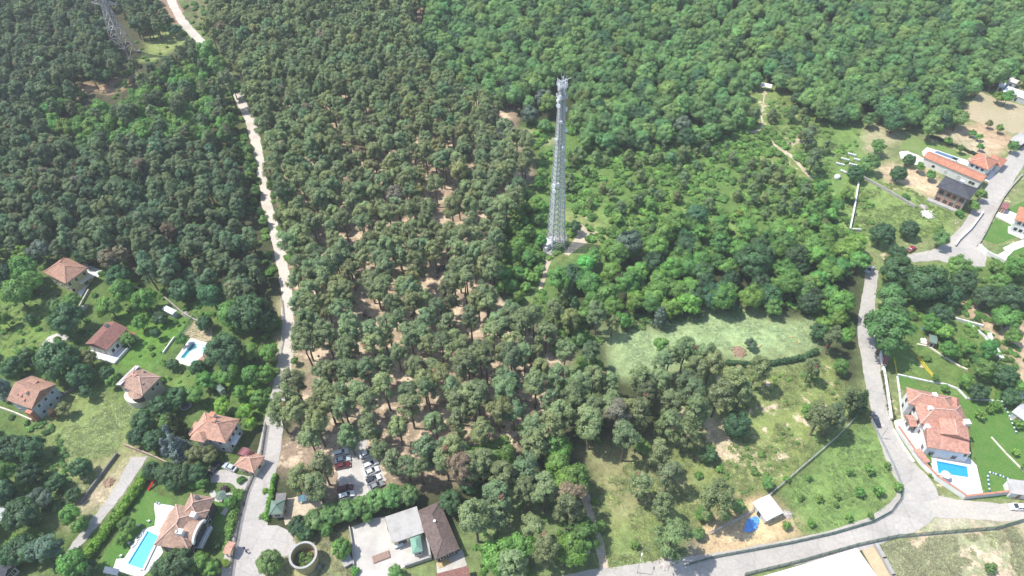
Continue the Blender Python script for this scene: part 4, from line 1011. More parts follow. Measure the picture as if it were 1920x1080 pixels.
roof(h,'shed',Ln,w,2.4,.3,M['white_metal'],t=.1)
for x_ in (-Ln/2+.2,Ln/2-.2):
    for y_ in (-w/2+.2,w/2-.2): mb=MB(); mb.box(x_-.06,x_+.06,y_-.06,y_+.06,0,2.35); mb.build('post',M['steel'],h)
h, Ln, w = house('garden_shed', (303,580), (323,590), (333,583), 2.4, 'low white roofed garden shed behind the furrowed plot', 'shed', .3)
roof(h,'gable',Ln,w,2.4,.3,M['white_metal'],t=.1); walls(h,Ln,w,0,2.3,M['grey_wall'],inset=.25,gable=.3); opening(h,Ln,w,'f',0,.1,.9,1.9,inset=.25,name='door',pane='wood')
h, Ln, w = house('pool_house', (363,686), (373,690), (389,665), 2.8, 'brown roofed pool house beside the pale pool', 'pool house', .3)
roof(h,'gable',Ln,w,2.8,.5,M['tile_tan']); walls(h,Ln,w,0,2.7,M['white_wall'],inset=.3,gable=.5); opening(h,Ln,w,'l',0,.1,1.4,2.0,inset=.3,name='door')
h, Ln, w = house('grey_hut', (398,722), (412,736), (419,726), 2.6, 'small hut with grey green roof among garden trees', 'hut', .3)
roof(h,'gable',Ln,w,2.6,.4,M['metal_sage_roof']); walls(h,Ln,w,0,2.5,M['grey_wall'],inset=.25,gable=.4); opening(h,Ln,w,'f',0,.1,.9,1.9,inset=.25,name='door',pane='dark_metal')
h, Ln, w = house('blue_awning', (192,1073), (219,1079), (223,1068), 2.5, 'slate blue awning at the end of the turquoise pool', 'awning', .2)
roof(h,'shed',Ln,w,2.4,.5,M['blue_metal'],t=.08)
for x_ in (-Ln/2+.2,Ln/2-.2):
    for y_ in (-w/2+.2,w/2-.2): mb=MB(); mb.box(x_-.06,x_+.06,y_-.06,y_+.06,0,2.35+(.4 if y_>0 else 0)); mb.build('post',M['steel'],h)
h, Ln, w = house('gate_canopy', (417,1037), (431,1040), (434,1015), 2.9, 'narrow salmon tiled gate canopy at the lane wall', 'gate', .2)
roof(h,'gable',Ln,w,2.8,.6,M['tile_salmon'])
for x_ in (-Ln/2+.4,Ln/2-.4):
    for y_ in (-w/2+.4,w/2-.4): mb=MB(); mb.box(x_-.15,x_+.15,y_-.15,y_+.15,0,2.7); mb.build('pillar',M['white_wall'],h)
h, Ln, w = house('grey_roofed_house', (-25,1068), (8,1084), (24,1056), 3.4, 'house with dark grey roof in the bottom corner', 'house', .3)
roof(h,'gable',Ln,w,3.4,1.2,M['shingle_dark']); walls(h,Ln,w,0,3.3,M['grey_wall'],gable=1.2); windows_all(h,Ln,w,1,zf=(1,),n=(2,2))
h, Ln, w = house('pale_roofed_shed', (-22,968), (0,978), (13,955), 3.0, 'pale grey roofed shed among trees at the edge', 'shed', .3)
roof(h,'gable',Ln,w,3.0,.6,M['translucent_sheet']); walls(h,Ln,w,0,2.9,M['grey_wall'],inset=.3,gable=.6); opening(h,Ln,w,'f',0,.1,1.0,2,inset=.3,name='door',pane='wood')
h, Ln, w = house('silver_shed', (1897,772), (1925,792), (1940,772), 2.8, 'silver sheet roofed shed by the blue and white stones', 'shed', .3)
roof(h,'gable',Ln,w,2.8,.5,M['translucent_sheet']); walls(h,Ln,w,0,2.7,M['grey_wall'],inset=.3,gable=.5); opening(h,Ln,w,'f',0,.1,1.0,2,inset=.3,name='door',pane='wood')
h, Ln, w = house('wall_side_hut', (1896,925), (1935,930), (1937,905), 2.6, 'low pale hut behind the coping wall near the white car', 'hut', .3)
roof(h,'shed',Ln,w,2.6,.4,M['corrugated'],t=.12); walls(h,Ln,w,0,2.4,M['white_wall'],inset=.3); opening(h,Ln,w,'f',0,.1,1.0,1.9,inset=.3,name='door',pane='wood')
h, Ln, w = house('red_hut', (1655,681), (1664,684), (1667,668), 2.4, 'little reddish hut under the huge tree by the road wall', 'hut', .2)
roof(h,'shed',Ln,w,2.4,.3,M['maroon_sheet'],t=.1); walls(h,Ln,w,0,2.25,M['terracotta'],inset=.2); opening(h,Ln,w,'f',0,.1,.8,1.8,inset=.2,name='door',pane='wood')
# ------------------------------------------------------------------ pools
def pool(name, corners, depth_mat, label, deck=.06, coping='white_stone', step=None):
    g=[P(*c) for c in corners]; cen=sum(g,Vector())/len(g)
    e=empty(name,(cen.x,cen.y,0),0,label,'pool')
    loc=[(p.x-cen.x,p.y-cen.y) for p in g]
    area=sum(loc[i][0]*loc[(i+1)%len(loc)][1]-loc[(i+1)%len(loc)][0]*loc[i][1] for i in range(len(loc)))
    if area<0: loc.reverse()
    n=len(loc)
    mb=MB(); mb.add([(x,y,.09) for x,y in loc],[tuple(range(n))]); mb.build('basin_floor',M[depth_mat],e)
    mb=MB()
    for i in range(n):
        a,b=loc[i],loc[(i+1)%n]; mb.beam((a[0],a[1],.25),(b[0],b[1],.25),.16,.34)
    mb.build('basin_wall',M[depth_mat],e)
    for i in range(n):
        a,b=Vector((*loc[i],0)),Vector((*loc[(i+1)%n],0)); d=(b-a).normalized(); nn=Vector((d.y,-d.x,0))*.36
        m2=MB(); m2.beam(a+nn-d*.36+Vector((0,0,.28)),b+nn-d*.0+Vector((0,0,.28)),.56,.40); m2.build('coping',M[coping],e)
    mb=MB(); mb.add([(x*.998,y*.998,.36) for x,y in loc],[tuple(range(n))]); mb.build('water',M['water'],e)
    a=Vector((*loc[0],0)); b=Vector((*loc[1],0)); d=(b-a).normalized(); nn=Vector((-d.y,d.x,0))
    mb=MB()
    for s_ in (.6,1.1):
        q=a+d*s_; mb.tube([q+Vector((0,0,.1))+nn*.12,q+Vector((0,0,1.0))+nn*.12,q+Vector((0,0,1.15))-nn*.15,q+Vector((0,0,.45))-nn*.5],[.03]*4,5)
    mb.build('ladder',M['white_metal'],e)
    FOOT.append([(p.x,p.y) for p in g])
    return e, g
pool('swimming_pool',[(278,997),(297,1007),(268,1067),(241,1058)],'pool_tile','turquoise swimming pool beside the big mottled roof villa')
pool('swimming_pool',[(1755,866),(1811,877),(1814,896),(1759,888)],'pool_tile_blue','bright blue swimming pool on the white deck')
pool('swimming_pool',[(1750,287),(1757,285),(1797,299),(1793,303)],'pool_tile_navy','narrow dark blue pool behind the long orange roof')
e_,g_=pool('swimming_pool',[(361,644),(391,651),(366,682),(339,672)],'pool_tile_pale','pale pool with a deep blue edge near the furrowed plot')
mb=MB(); cc_=sum(g_,Vector())/4
st_=[P(361.5,645),P(366,646.5),P(344,674),P(339.5,672.3)]; mb.add([(p.x-cc_.x,p.y-cc_.y,.10) for p in st_],[(0,1,2,3)]); mb.build('deep_end',M['pool_tile_deep'],e_)
sheet('pool_deck',[(289,944),(297,943),(328,950),(310,975),(300,1003),(296,1010),(306,1035),(290,1060),(266,1083),(238,1076),(212,1066),(218,1048),(233,1047),(268,993),(290,986),(292,970)],.05,M['white_stone'],.1,'white paving round the turquoise pool')
sheet('pool_deck',[(357,634),(392,643),(398,660),(382,690),(360,688),(325,678),(338,660)],.05,M['white_stone'],.05,'white paving round the pale pool')

# ------------------------------------------------------------------ walls and fences
def wall_line(name, px, h, t, mtl, label, cap=None, cat='wall', capw=None):
    g=PP(px); o0=g[0]
    e=empty(name,(o0.x,o0.y,0),0,label,cat)
    for i in range(len(g)-1):
        a,b=g[i]-o0,g[i+1]-o0; d=(b-a).normalized()
        mb=MB(); mb.beam(a+Vector((0,0,h/2)),b+d*(t*.4)+Vector((0,0,h/2)),t,h); mb.build('wall_panel',M[mtl],e)
        if cap:
            mb=MB(); mb.beam(a+Vector((0,0,h+.06)),b+d*(t*.4)+Vector((0,0,h+.06)),capw or t+.16,.12); mb.build('coping',M[cap],e)
    return e
def fence_line(name, px, h, label, mtl='green_metal', base=True, step=2.6, base_mtl='concrete', dense=5):
    g=PP(px); o0=g[0]
    e=empty(name,(o0.x,o0.y,0),0,label,'fence')
    pts=[]
    for i in range(len(g)-1):
        a,b=g[i]-o0,g[i+1]-o0; k=max(1,int((b-a).length/step))
        pts+= [a.lerp(b,j/k) for j in range(k)]
    pts.append(g[-1]-o0)
    post=None
    for p in pts:
        if post is None:
            mb=MB(); mb.box(-.05,.05,-.05,.05,0,h+.1); post=mb.build('post',M[mtl],e); post.location=p
        else:
            q=post.copy(); COL.objects.link(q); q.parent=e; q.location=p
    mb=MB()
    for i in range(len(pts)-1):
        a,b=pts[i],pts[i+1]
        for j in range(dense):
            z=.35+(h-.4)*j/(dense-1); mb.beam(a+Vector((0,0,z)),b+Vector((0,0,z)),.05,.07)
        for j in range(1,9):
            q=a.lerp(b,j/9); mb.beam(q+Vector((0,0,.3)),q+Vector((0,0,h)),.035)
    mb.build('wire_mesh',M[mtl],e)['kind']='stuff'
    if base:
        mb=MB()
        for i in range(len(pts)-1): mb.beam(pts[i]+Vector((0,0,.15)),pts[i+1]+Vector((0,0,.15)),.25,.3)
        mb.build('footing',M[base_mtl],e)
    return e
fence_line('mesh_fence',[(1396,1079),(1500,1054),(1606,1024),(1680,1008),(1790,999),(1865,993),(1905,981),(1925,975)],1.9,'dark green mesh fence along the asphalt road below the junction')
fence_line('mesh_fence',[(1690,915),(1688,935),(1668,962),(1635,980),(1560,1002),(1480,1020),(1340,1046),(1285,1062)],1.6,'green mesh fence round the lower edge of the orchard')
fence_line('mesh_fence',[(1690,915),(1672,870),(1650,825),(1632,790)],1.5,'grey wire fence between orchard and curving road','steel',base=False)
fence_line('mesh_fence',[(1606,782),(1570,820),(1500,880),(1448,925),(1400,968),(1330,1002)],1.6,'pale grey wire fence slanting past the white shed','steel',base=False)
fence_line('mesh_fence',[(500,798),(492,850),(476,893),(462,925),(450,975),(440,1030),(432,1085)],1.8,'dark fence between the villas and the lane','dark_metal',base_mtl='grey_block')
fence_line('mesh_fence',[(364,596),(340,630),(356,634)],1.5,'green mesh fence beside the furrowed plot',base=False)
fence_line('mesh_fence',[(528,563),(532,600),(530,640),(524,668)],1.4,'thin wire fence beside the gravel road','steel',base=False)
wall_line('boundary_wall',[(1648,660),(1657,705),(1664,750),(1669,787)],1.3,.6,'white_wall','white wall beside the asphalt road above the red roofed villa')
wall_line('boundary_wall',[(1680,806),(1700,835),(1726,872),(1752,899),(1804,934)],2.0,.35,'white_wall','white wall with terracotta coping curving round the white deck','terracotta')
wall_line('boundary_wall',[(1674,806),(1693,838),(1712,866)],.6,.4,'white_wall','low white kerb wall outside the coping wall')
wall_line('boundary_wall',[(1804,936),(1860,930),(1935,921)],1.8,.35,'grey_wall','grey wall with reddish coping along the sandy side road','terracotta')
wall_line('gate_roof_wall',[(1712,850),(1730,872)],2.2,1.2,'white_wall','tiled gate wall of the red roofed villa facing the road','tile_red',capw=2.0)
wall_line('boundary_wall',[(1610,335),(1606,360),(1600,395),(1592,433)],1.5,.5,'white_stone','pale wall down the side of the weedy plot')
wall_line('boundary_wall',[(1614,333),(1650,352),(1690,375),(1715,390)],1.2,.4,'stone_wall','stone wall along the top of the weedy plot')
wall_line('boundary_wall',[(1592,433),(1612,434)],1.2,.4,'white_stone','short return of the pale wall at its lower end')
wall_line('boundary_wall',[(1842,400),(1820,430),(1797,452),(1790,462)],1.2,.5,'white_stone','low pale wall between weedy plot and street')
wall_line('boundary_wall',[(1915,330),(1895,352),(1880,372),(1862,405),(1845,440),(1832,462)],1.0,.5,'stone_wall','rubble wall on the far side of the street')
wall_line('boundary_wall',[(1832,465),(1848,478),(1880,495)],2.0,.4,'white_wall','white gate wall at the street corner')
wall_line('boundary_wall',[(1640,1022),(1655,1048),(1672,1080),(1680,1098)],1.2,.9,'concrete','thick concrete wall beside the sandy pit')
wall_line('boundary_wall',[(656,990),(662,1025),(664,1060)],1.0,.3,'concrete','low concrete wall at the tank side of the yard')
wall_line('boundary_wall',[(760,1064),(808,1048),(800,1005)],1.6,.5,'concrete','concrete wall round the lower corner of the yard')
wall_line('boundary_wall',[(235,836),(258,845),(290,858),(315,870)],1.2,.35,'wall_brown','brownish wall at the head of the narrow drive')
wall_line('boundary_wall',[(222,852),(190,895),(152,945)],1.2,.35,'grey_block','long grey wall beside the dry meadow')
wall_line('boundary_wall',[(310,560),(345,590),(396,618)],1.0,.35,'stone_wall','stone wall above the furrowed plot')
wall_line('boundary_wall',[(328,634),(307,663)],.8,.3,'white_wall','short white wall on the grass beside the pale pool')
wall_line('boundary_wall',[(168,545),(150,578)],1.0,.3,'cream_wall','short cream wall below the yellow walled house')
wall_line('boundary_wall',[(235,528),(262,543)],1.0,.4,'wall_brown','broken reddish wall behind garden trees')
wall_line('boundary_wall',[(-10,762),(30,776),(62,790)],1.1,.35,'cream_wall','cream wall in front of the blue grey gabled house')
wall_line('boundary_wall',[(100,760),(128,738),(165,715)],1.0,.3,'grey_block','narrow wall behind the dry meadow trees')
wall_line('garden_wall',[(1682,703),(1700,707),(1740,716),(1775,722),(1795,730),(1812,748),(1850,751),(1878,754)],.5,.45,'white_stone','low white garden wall winding behind the red roofed villa')
wall_line('garden_wall',[(1719,646),(1740,650),(1770,670),(1800,688),(1812,693)],.4,.5,'cream_wall','cream edged garden path wall running down from the green cabin')
wall_line('garden_border',[(1722,668),(1740,692),(1763,720)],.35,.25,'paint_yellow','yellow painted border, the upper one of the slanting pair',cat='border')
wall_line('garden_border',[(1719,669),(1736,692),(1758,718)],.35,.25,'paint_yellow','yellow painted border, the lower one of the slanting pair',cat='border')
wall_line('garden_border',[(1676,672),(1681,700)],.35,.25,'paint_yellow','short yellow border beside the little reddish hut',cat='border')
wall_line('stepping_wall',[(1682,706),(1686,735),(1692,788)],.3,.5,'white_stone','line of pale edging between road wall and villa')
wall_line('garden_wall',[(1760,590),(1800,602),(1840,613)],1.0,.5,'white_stone','white wall among trees above the green cabin')
wall_line('garden_wall',[(1852,625),(1862,650),(1876,672)],.8,1.2,'white_stone','broad white wall stepping down the bushy slope')
wall_line('garden_wall',[(1890,700),(1905,730),(1915,748)],.8,.7,'white_stone','white wall piece near the silver shed')
wall_line('garden_wall',[(1822,612),(1846,632),(1868,668)],.6,.4,'white_stone','narrow white wall above the broad white wall')
wall_line('garden_wall',[(1858,820),(1885,850),(1925,890)],.35,.4,'cream_wall','cream edging line across the grass garden')
# painted kerb stones
def stones(px, n, label):
    g=smooth_line(PP(px),.3); e=empty('stone_edging',g[0],0,label,'edging')
    for i in range(n):
        p=g[int(i*(len(g)-1)/(n-1))]-g[0]
        r=random.Random(i); mb=MB()
        for k in range(2): pass
        mb.box(-.26,.26,-.2,.2,0,.3); o=mb.build('stone',M['white_wall'] if i%2 else M['paint_blue'],e,bevel=.1); o.location=p; o.rotation_euler.z=r.uniform(0,3)
stones([(1880,757),(1890,775),(1897,792),(1906,812)],17,'row of blue and white painted stones by the silver shed')
stones([(1856,928),(1854,910),(1852,890),(1856,886)],12,'short row of blue and white stones at the grass garden corner')
stones([(1860,887),(1878,893),(1898,902)],13,'row of blue and white stones above the pale hut')
# ------------------------------------------------------------------ vegetation
ICO_V=[]; ICO_F=[]
_b=bmesh.new(); bmesh.ops.create_icosphere(_b, subdivisions=1, radius=1.0)
ICO_V=np.array([v.co[:] for v in _b.verts]); ICO_F=np.array([[v.index for v in f.verts] for f in _b.faces]); _b.free()

def crown_arrays(centers, radii, nleaf, lsize, rg, core=.74, aspect=1.0, up=.25, spread=.55, shade=(.78,1.22), brown=0.0, mid=None):
    """clumps of leaf sprays: a rough core in each clump and single leaf sprays standing off it"""
    V=[];F=[];S=[];B=[];n=0
    for c,r in zip(centers,radii):
        br=rg.uniform()<brown; m0=n
        c=np.array(c)
        k=ICO_V*(r*core)*(1+rg.uniform(-.28,.28,(len(ICO_V),1)))
        k[:,2]*=.85
        V.append(k+c); F.append(ICO_F+n); n+=len(ICO_V)
        cs=rg.uniform(.85,1.12)
        S.append(np.full(len(ICO_F),cs*.92))
        m=int(nleaf*(r**1.6))
        d=rg.normal(size=(m,3)); d[:,2]+=up; d/=np.linalg.norm(d,axis=1)[:,None]
        p=c+d*r*rg.uniform(.68,1.16,(m,1))*np.array([1,1,.88])
        nn=d+rg.normal(size=(m,3))*spread
        if mid is not None:
            o_=p-np.array(mid); o_/=np.linalg.norm(o_,axis=1)[:,None]; nn=nn*.6+o_*.75
        nn=nn*1.0; nn/=np.linalg.norm(nn,axis=1)[:,None]
        t=np.cross(nn,rg.normal(size=(m,3))); t/=np.linalg.norm(t,axis=1)[:,None]
        b=np.cross(nn,t)
        s=lsize*rg.uniform(.55,1.25,(m,1))
        a0=p-t*s*.5*aspect-b*s*.35; a1=p+t*s*.5*aspect-b*s*.35; a2=p+b*s*.65+nn*s*.15
        V.append(np.stack([a0,a1,a2],1).reshape(-1,3)); F.append(np.arange(3*m).reshape(-1,3)+n); n+=3*m
        S.append(cs*rg.uniform(shade[0],shade[1],m)); B.append(np.full(len(ICO_F)+m, 1 if br else 0))
    crown_arrays.brown=np.concatenate(B)
    return np.concatenate(V),np.concatenate(F),np.concatenate(S)

def mesh_from(name,V,F,S,mats,mi=None):
    me=bpy.data.meshes.new(name)
    me.vertices.add(len(V)); me.vertices.foreach_set('co',V.astype(np.float32).ravel())
    me.loops.add(F.size); me.loops.foreach_set('vertex_index',F.astype(np.int32).ravel())
    me.polygons.add(len(F)); me.polygons.foreach_set('loop_start',np.arange(0,F.size,3,dtype=np.int32))
    me.update(calc_edges=True)
    a=me.attributes.new('shade','FLOAT','FACE'); a.data.foreach_set('value',S.astype(np.float32))
    for m_ in mats: me.materials.append(m_)
    if mi is not None: me.polygons.foreach_set('material_index',mi.astype(np.int32))
    return me

def trunk_arrays(h, r, tips, rg, lean=.0, n=6):
    mb=MB(); k=5
    pts=[(rg.uniform(-.12,.12)*i*.6+lean*i/k, rg.uniform(-.12,.12)*i*.6, h*i/k-(.2 if i==0 else 0)) for i in range(k+1)]
    mb.tube(pts,[r*(1.25-.85*i/k) for i in range(k+1)],n)
    for t in tips:
        z=h*rg.uniform(.62,.95); f=z/h*k; i=min(k-1,int(f)); q=Vector(pts[i]).lerp(Vector(pts[i+1]),f-i)
        mb.tube([q,q.lerp(Vector(t),.5)+Vector((0,0,-.2)),t],[r*.42,r*.3,r*.12],4,cap=False)
    tri=[]
    for f in mb.f:
        for j in range(1,len(f)-1): tri.append((f[0],f[j],f[j+1]))
    return np.array(mb.v),np.array(tri)

VAR={}
def make_variant(kind, seed):
    rg=np.random.RandomState(seed)
    if kind=='pine':               # open umbrella of separate needle clumps on a bare trunk; unit height 14 m, crown radius 3.2
        cs=[];rs=[]; H=14.0; zb=rg.uniform(7.7,8.9) if (seed%1000)//17<7 else rg.uniform(5.0,7.0); wd=rg.uniform(.82,1.15)
        for i in range(int(40+(8.8-zb)*4)):
            t=rg.uniform(0,1)**.8; z=zb+(H-zb-.7)*t
            R_=3.1*wd*math.sqrt(max(.05,1-(t*.96)**2.3))*(.75+.25*min(1,t*3))
            a=rg.uniform(0,2*math.pi); q=R_*math.sqrt(rg.uniform(.12,1))
            cs.append((q*math.cos(a),q*math.sin(a),z+rg.uniform(-.4,.4))); rs.append(rg.uniform(.48,.95))
        V,F,S=crown_arrays(cs,rs,105,.44,rg,core=.54,aspect=.8,up=.55,spread=.5,shade=(.76,1.24),brown=.006,mid=(0,0,zb))
        tips=[cs[j] for j in rg.choice(len(cs),8,False)]; T=trunk_arrays(H*.88,.25,tips,rg,rg.uniform(-.5,.5)); R=3.2
    elif kind=='scrub_pine':       # young pine, green nearly to the ground; height 8, radius 2.7
        cs=[];rs=[]; H=8.0
        for i in range(28):
            t=rg.uniform(0,1); z=1.5+(H-2.2)*t; R_=2.5*(1-t**1.7)**.6*(.8+.2*min(1,t*4)); a=rg.uniform(0,2*math.pi); q=R_*math.sqrt(rg.uniform(.2,1))
            cs.append((q*math.cos(a),q*math.sin(a),z)); rs.append(rg.uniform(.6,.98))
        V,F,S=crown_arrays(cs,rs,96,.44,rg,core=.58,aspect=.8,up=.5,spread=.5,shade=(.76,1.24),brown=.004,mid=(0,0,3))
        T=trunk_arrays(H*.85,.17,[cs[j] for j in rg.choice(len(cs),5,False)],rg); R=2.7
    elif kind=='broad':            # billowing crown; height 10, radius 4
        cs=[];rs=[]; H=10.0
        cs.append((0,0,5.4)); rs.append(2.3); ax,ay,az=rg.uniform(.8,1.15),rg.uniform(.8,1.15),rg.uniform(.85,1.15)
        for i in range(36):
            d=rg.normal(size=3); d[2]=abs(d[2])*1.0-.25; d/=np.linalg.norm(d)
            q=rg.uniform(.62,1.04); cs.append((d[0]*3.2*q*ax,d[1]*3.2*q*ay,5.4+d[2]*3.6*q*az)); rs.append(rg.uniform(.6,1.35))
        V,F,S=crown_arrays(cs,rs,92,.46,rg,core=.74,aspect=1.0,up=.35,spread=.45,shade=(.82,1.18),mid=(0,0,4.2))
        T=trunk_arrays(5.6,.24,[cs[j] for j in rg.choice(len(cs),5,False)],rg); R=4.1
    elif kind=='dense':            # tight dark round crown; height 9, radius 4
        cs=[];rs=[]; H=9.0
        cs.append((0,0,4.6)); rs.append(2.9)
        for i in range(46):
            d=rg.normal(size=3); d[2]=abs(d[2])*1.1-.45; d/=np.linalg.norm(d)
            q=rg.uniform(.84,.98); cs.append((d[0]*3.3*q,d[1]*3.3*q,4.6+d[2]*3.5*q)); rs.append(rg.uniform(.65,1.15))
        V,F,S=crown_arrays(cs,rs,88,.43,rg,core=.76,aspect=1.0,up=.3,spread=.45,shade=(.80,1.20),mid=(0,0,3.6))
        T=trunk_arrays(4.6,.26,[cs[j] for j in rg.choice(len(cs),4,False)],rg); R=4.1
    elif kind=='cone':             # conical evergreen; height 9, radius 2.4
        cs=[];rs=[]; H=9.0
        for i in range(40):
            t=rg.uniform(0,1)**1.2; z=.9+(H-1.4)*t; R_=2.2*(1-t)**.8; a=rg.uniform(0,2*math.pi); q=R_*rg.uniform(.7,1)
            cs.append((q*math.cos(a),q*math.sin(a),z)); rs.append(rg.uniform(.5,.85)*(1.15-.5*t))
        for t in (.15,.4,.65): cs.append((0,0,.9+(H-1.4)*t)); rs.append(1.5*(1-t)+.4)
        V,F,S=crown_arrays(cs,rs,56,.5,rg,core=.75,aspect=.8,up=.2,spread=.55)
        T=trunk_arrays(H*.85,.16,[],rg); R=2.5
    elif kind=='bush':             # low mound; height 2.2, radius 1.6
        cs=[(0,0,.8)];rs=[1.0]; H=2.2
        for i in range(14):
            d=rg.normal(size=3); d[2]=abs(d[2])*.8; d/=np.linalg.norm(d)
            cs.append((d[0]*1.05,d[1]*1.05,.55+d[2]*.95)); rs.append(rg.uniform(.4,.7))
        V,F,S=crown_arrays(cs,rs,62,.42,rg,core=.78,up=.4,spread=.6)
        T=trunk_arrays(.9,.07,[cs[3],cs[5]],rg,n=4); R=1.65
    elif kind=='orchard':          # small round fruit tree; height 3.4, radius 1.5
        cs=[(0,0,2.0)];rs=[.95]; H=3.4
        for i in range(18):
            d=rg.normal(size=3); d/=np.linalg.norm(d); d[2]=max(d[2],-.5)
            cs.append((d[0]*1.0,d[1]*1.0,2.0+d[2]*.95)); rs.append(rg.uniform(.38,.62))
        V,F,S=crown_arrays(cs,rs,62,.40,rg,core=.76,up=.3,spread=.6)
        T=trunk_arrays(1.6,.09,[cs[3],cs[6]],rg,n=5); R=1.5
    return V,F,S,T,H,R,crown_arrays.brown
NV={'pine':14,'scrub_pine':6,'broad':12,'dense':4,'cone':3,'bush':4,'orchard':4}
NAMES={'pine':'pine_tree','scrub_pine':'young_pine','broad':'broadleaf_tree','dense':'evergreen_tree','cone':'conifer_tree','bush':'shrub','orchard':'fruit_tree'}
CATS={'pine':'pine tree','scrub_pine':'young pine','broad':'broadleaf tree','dense':'evergreen tree','cone':'conifer','bush':'shrub','orchard':'fruit tree'}
DIM={}
LIB=bpy.data.collections.new('tree_library')
for ki,(k,nv) in enumerate(NV.items()):
    VAR[k]=[]
    for i in range(nv):
        V,F,S,(TV,TF),H,R,BR=make_variant(k, 1000*ki+17*i+3)
        leaf=M['needles'] if k in('pine','scrub_pine') else M['foliage']
        cm=mesh_from(k+'_crown_mesh',V,F,S,[leaf,M['dry_needles']],BR); tm=mesh_from(k+'_trunk_mesh',TV,TF,np.ones(len(TF)),[M['bark']])
        jm=mesh_from(k+'_mesh',np.concatenate([V,TV]),np.concatenate([F,TF+len(V)]),np.concatenate([S,np.ones(len(TF))]),[leaf,M['dry_needles'],M['bark']],np.concatenate([BR,np.full(len(TF),2)]))
        jo=bpy.data.objects.new(k+'_source',jm)
        VAR[k].append((cm,tm,jo)); DIM[k]=(H,R)

# colours of leaves and needles
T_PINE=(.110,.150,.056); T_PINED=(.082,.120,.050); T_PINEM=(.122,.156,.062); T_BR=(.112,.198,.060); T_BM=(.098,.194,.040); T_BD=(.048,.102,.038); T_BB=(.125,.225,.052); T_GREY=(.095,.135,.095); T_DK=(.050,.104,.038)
T_LIME=(.15,.27,.04); T_OLIVE=(.135,.155,.058); T_BLUE=(.14,.185,.185); T_PURP=(.08,.04,.055); T_SCP=(.105,.155,.058); T_HEDGE=(.11,.23,.028)
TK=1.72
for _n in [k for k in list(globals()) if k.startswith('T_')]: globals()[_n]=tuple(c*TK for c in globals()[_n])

# lines and outlines that the photograph shows free of crowns: (points, half width in photograph pixels)
CLEAR=[(ROAD_L[1:5],8),([(445,182),(462,212),(475,245),(484,288),(492,330),(500,378),(512,425),(520,455)],7),([(526,478),(533,515),(538,560),(541,600),(537,640),(534,662)],7),([(528,692),(527,708)],8),
 ([(512,803),(505,845),(494,895),(482,945),(468,1000),(460,1045)],14),
 ([(1918,285),(1905,300),(1875,345),(1848,390),(1828,425),(1805,455),(1780,478)],14),([(1710,482),(1760,480),(1840,480)],16),
 ([(1634,512),(1630,545),(1627,580)],8),([(1622,655),(1634,700),(1643,750),(1657,800),(1680,850),(1702,895),(1706,925),(1690,955),(1650,985),(1580,1008),(1500,1028),(1400,1050),(1300,1066)],16),
 ([(1700,930),(1740,945),(1800,955),(1870,960),(1930,962)],12),([(1096,925),(1108,965),(1120,1010),(1130,1050),(1138,1090)],6),
 ([(1085,415),(1094,440),(1085,455),(1065,472)],9),([(1053,150),(1050,250),(1045,350),(1040,440),(1030,470)],12),([(1028,490),(1020,520),(1013,540)],4),
 ([(1434,166),(1428,215),(1430,235),(1410,247)],7),([(1450,270),(1495,305),(1520,335)],3),([(1480,285),(1500,264)],4),([(786,10),(784,55)],3),
 ([(200,0),(225,60),(240,105)],10),([(1640,835),(670,835)],0),([(655,850),(690,850),(680,890),(665,910)],16),([(690,815),(690,835)],8),
 ([(640,848),(650,928)],8),([(700,870),(705,905)],10),([(560,945),(590,945)],12),([(250,865),(230,910),(195,960),(150,1015),(130,1045)],7),([(575,1040),(572,1050)],26),
 ([(1110,620),(1130,690)],3),([(155,165),(215,155)],6),([(275,95),(320,75)],6)]
CLEAR=[(np.array([(p[0],p[1]) for p in a],float),w) for a,w in CLEAR if w>0]
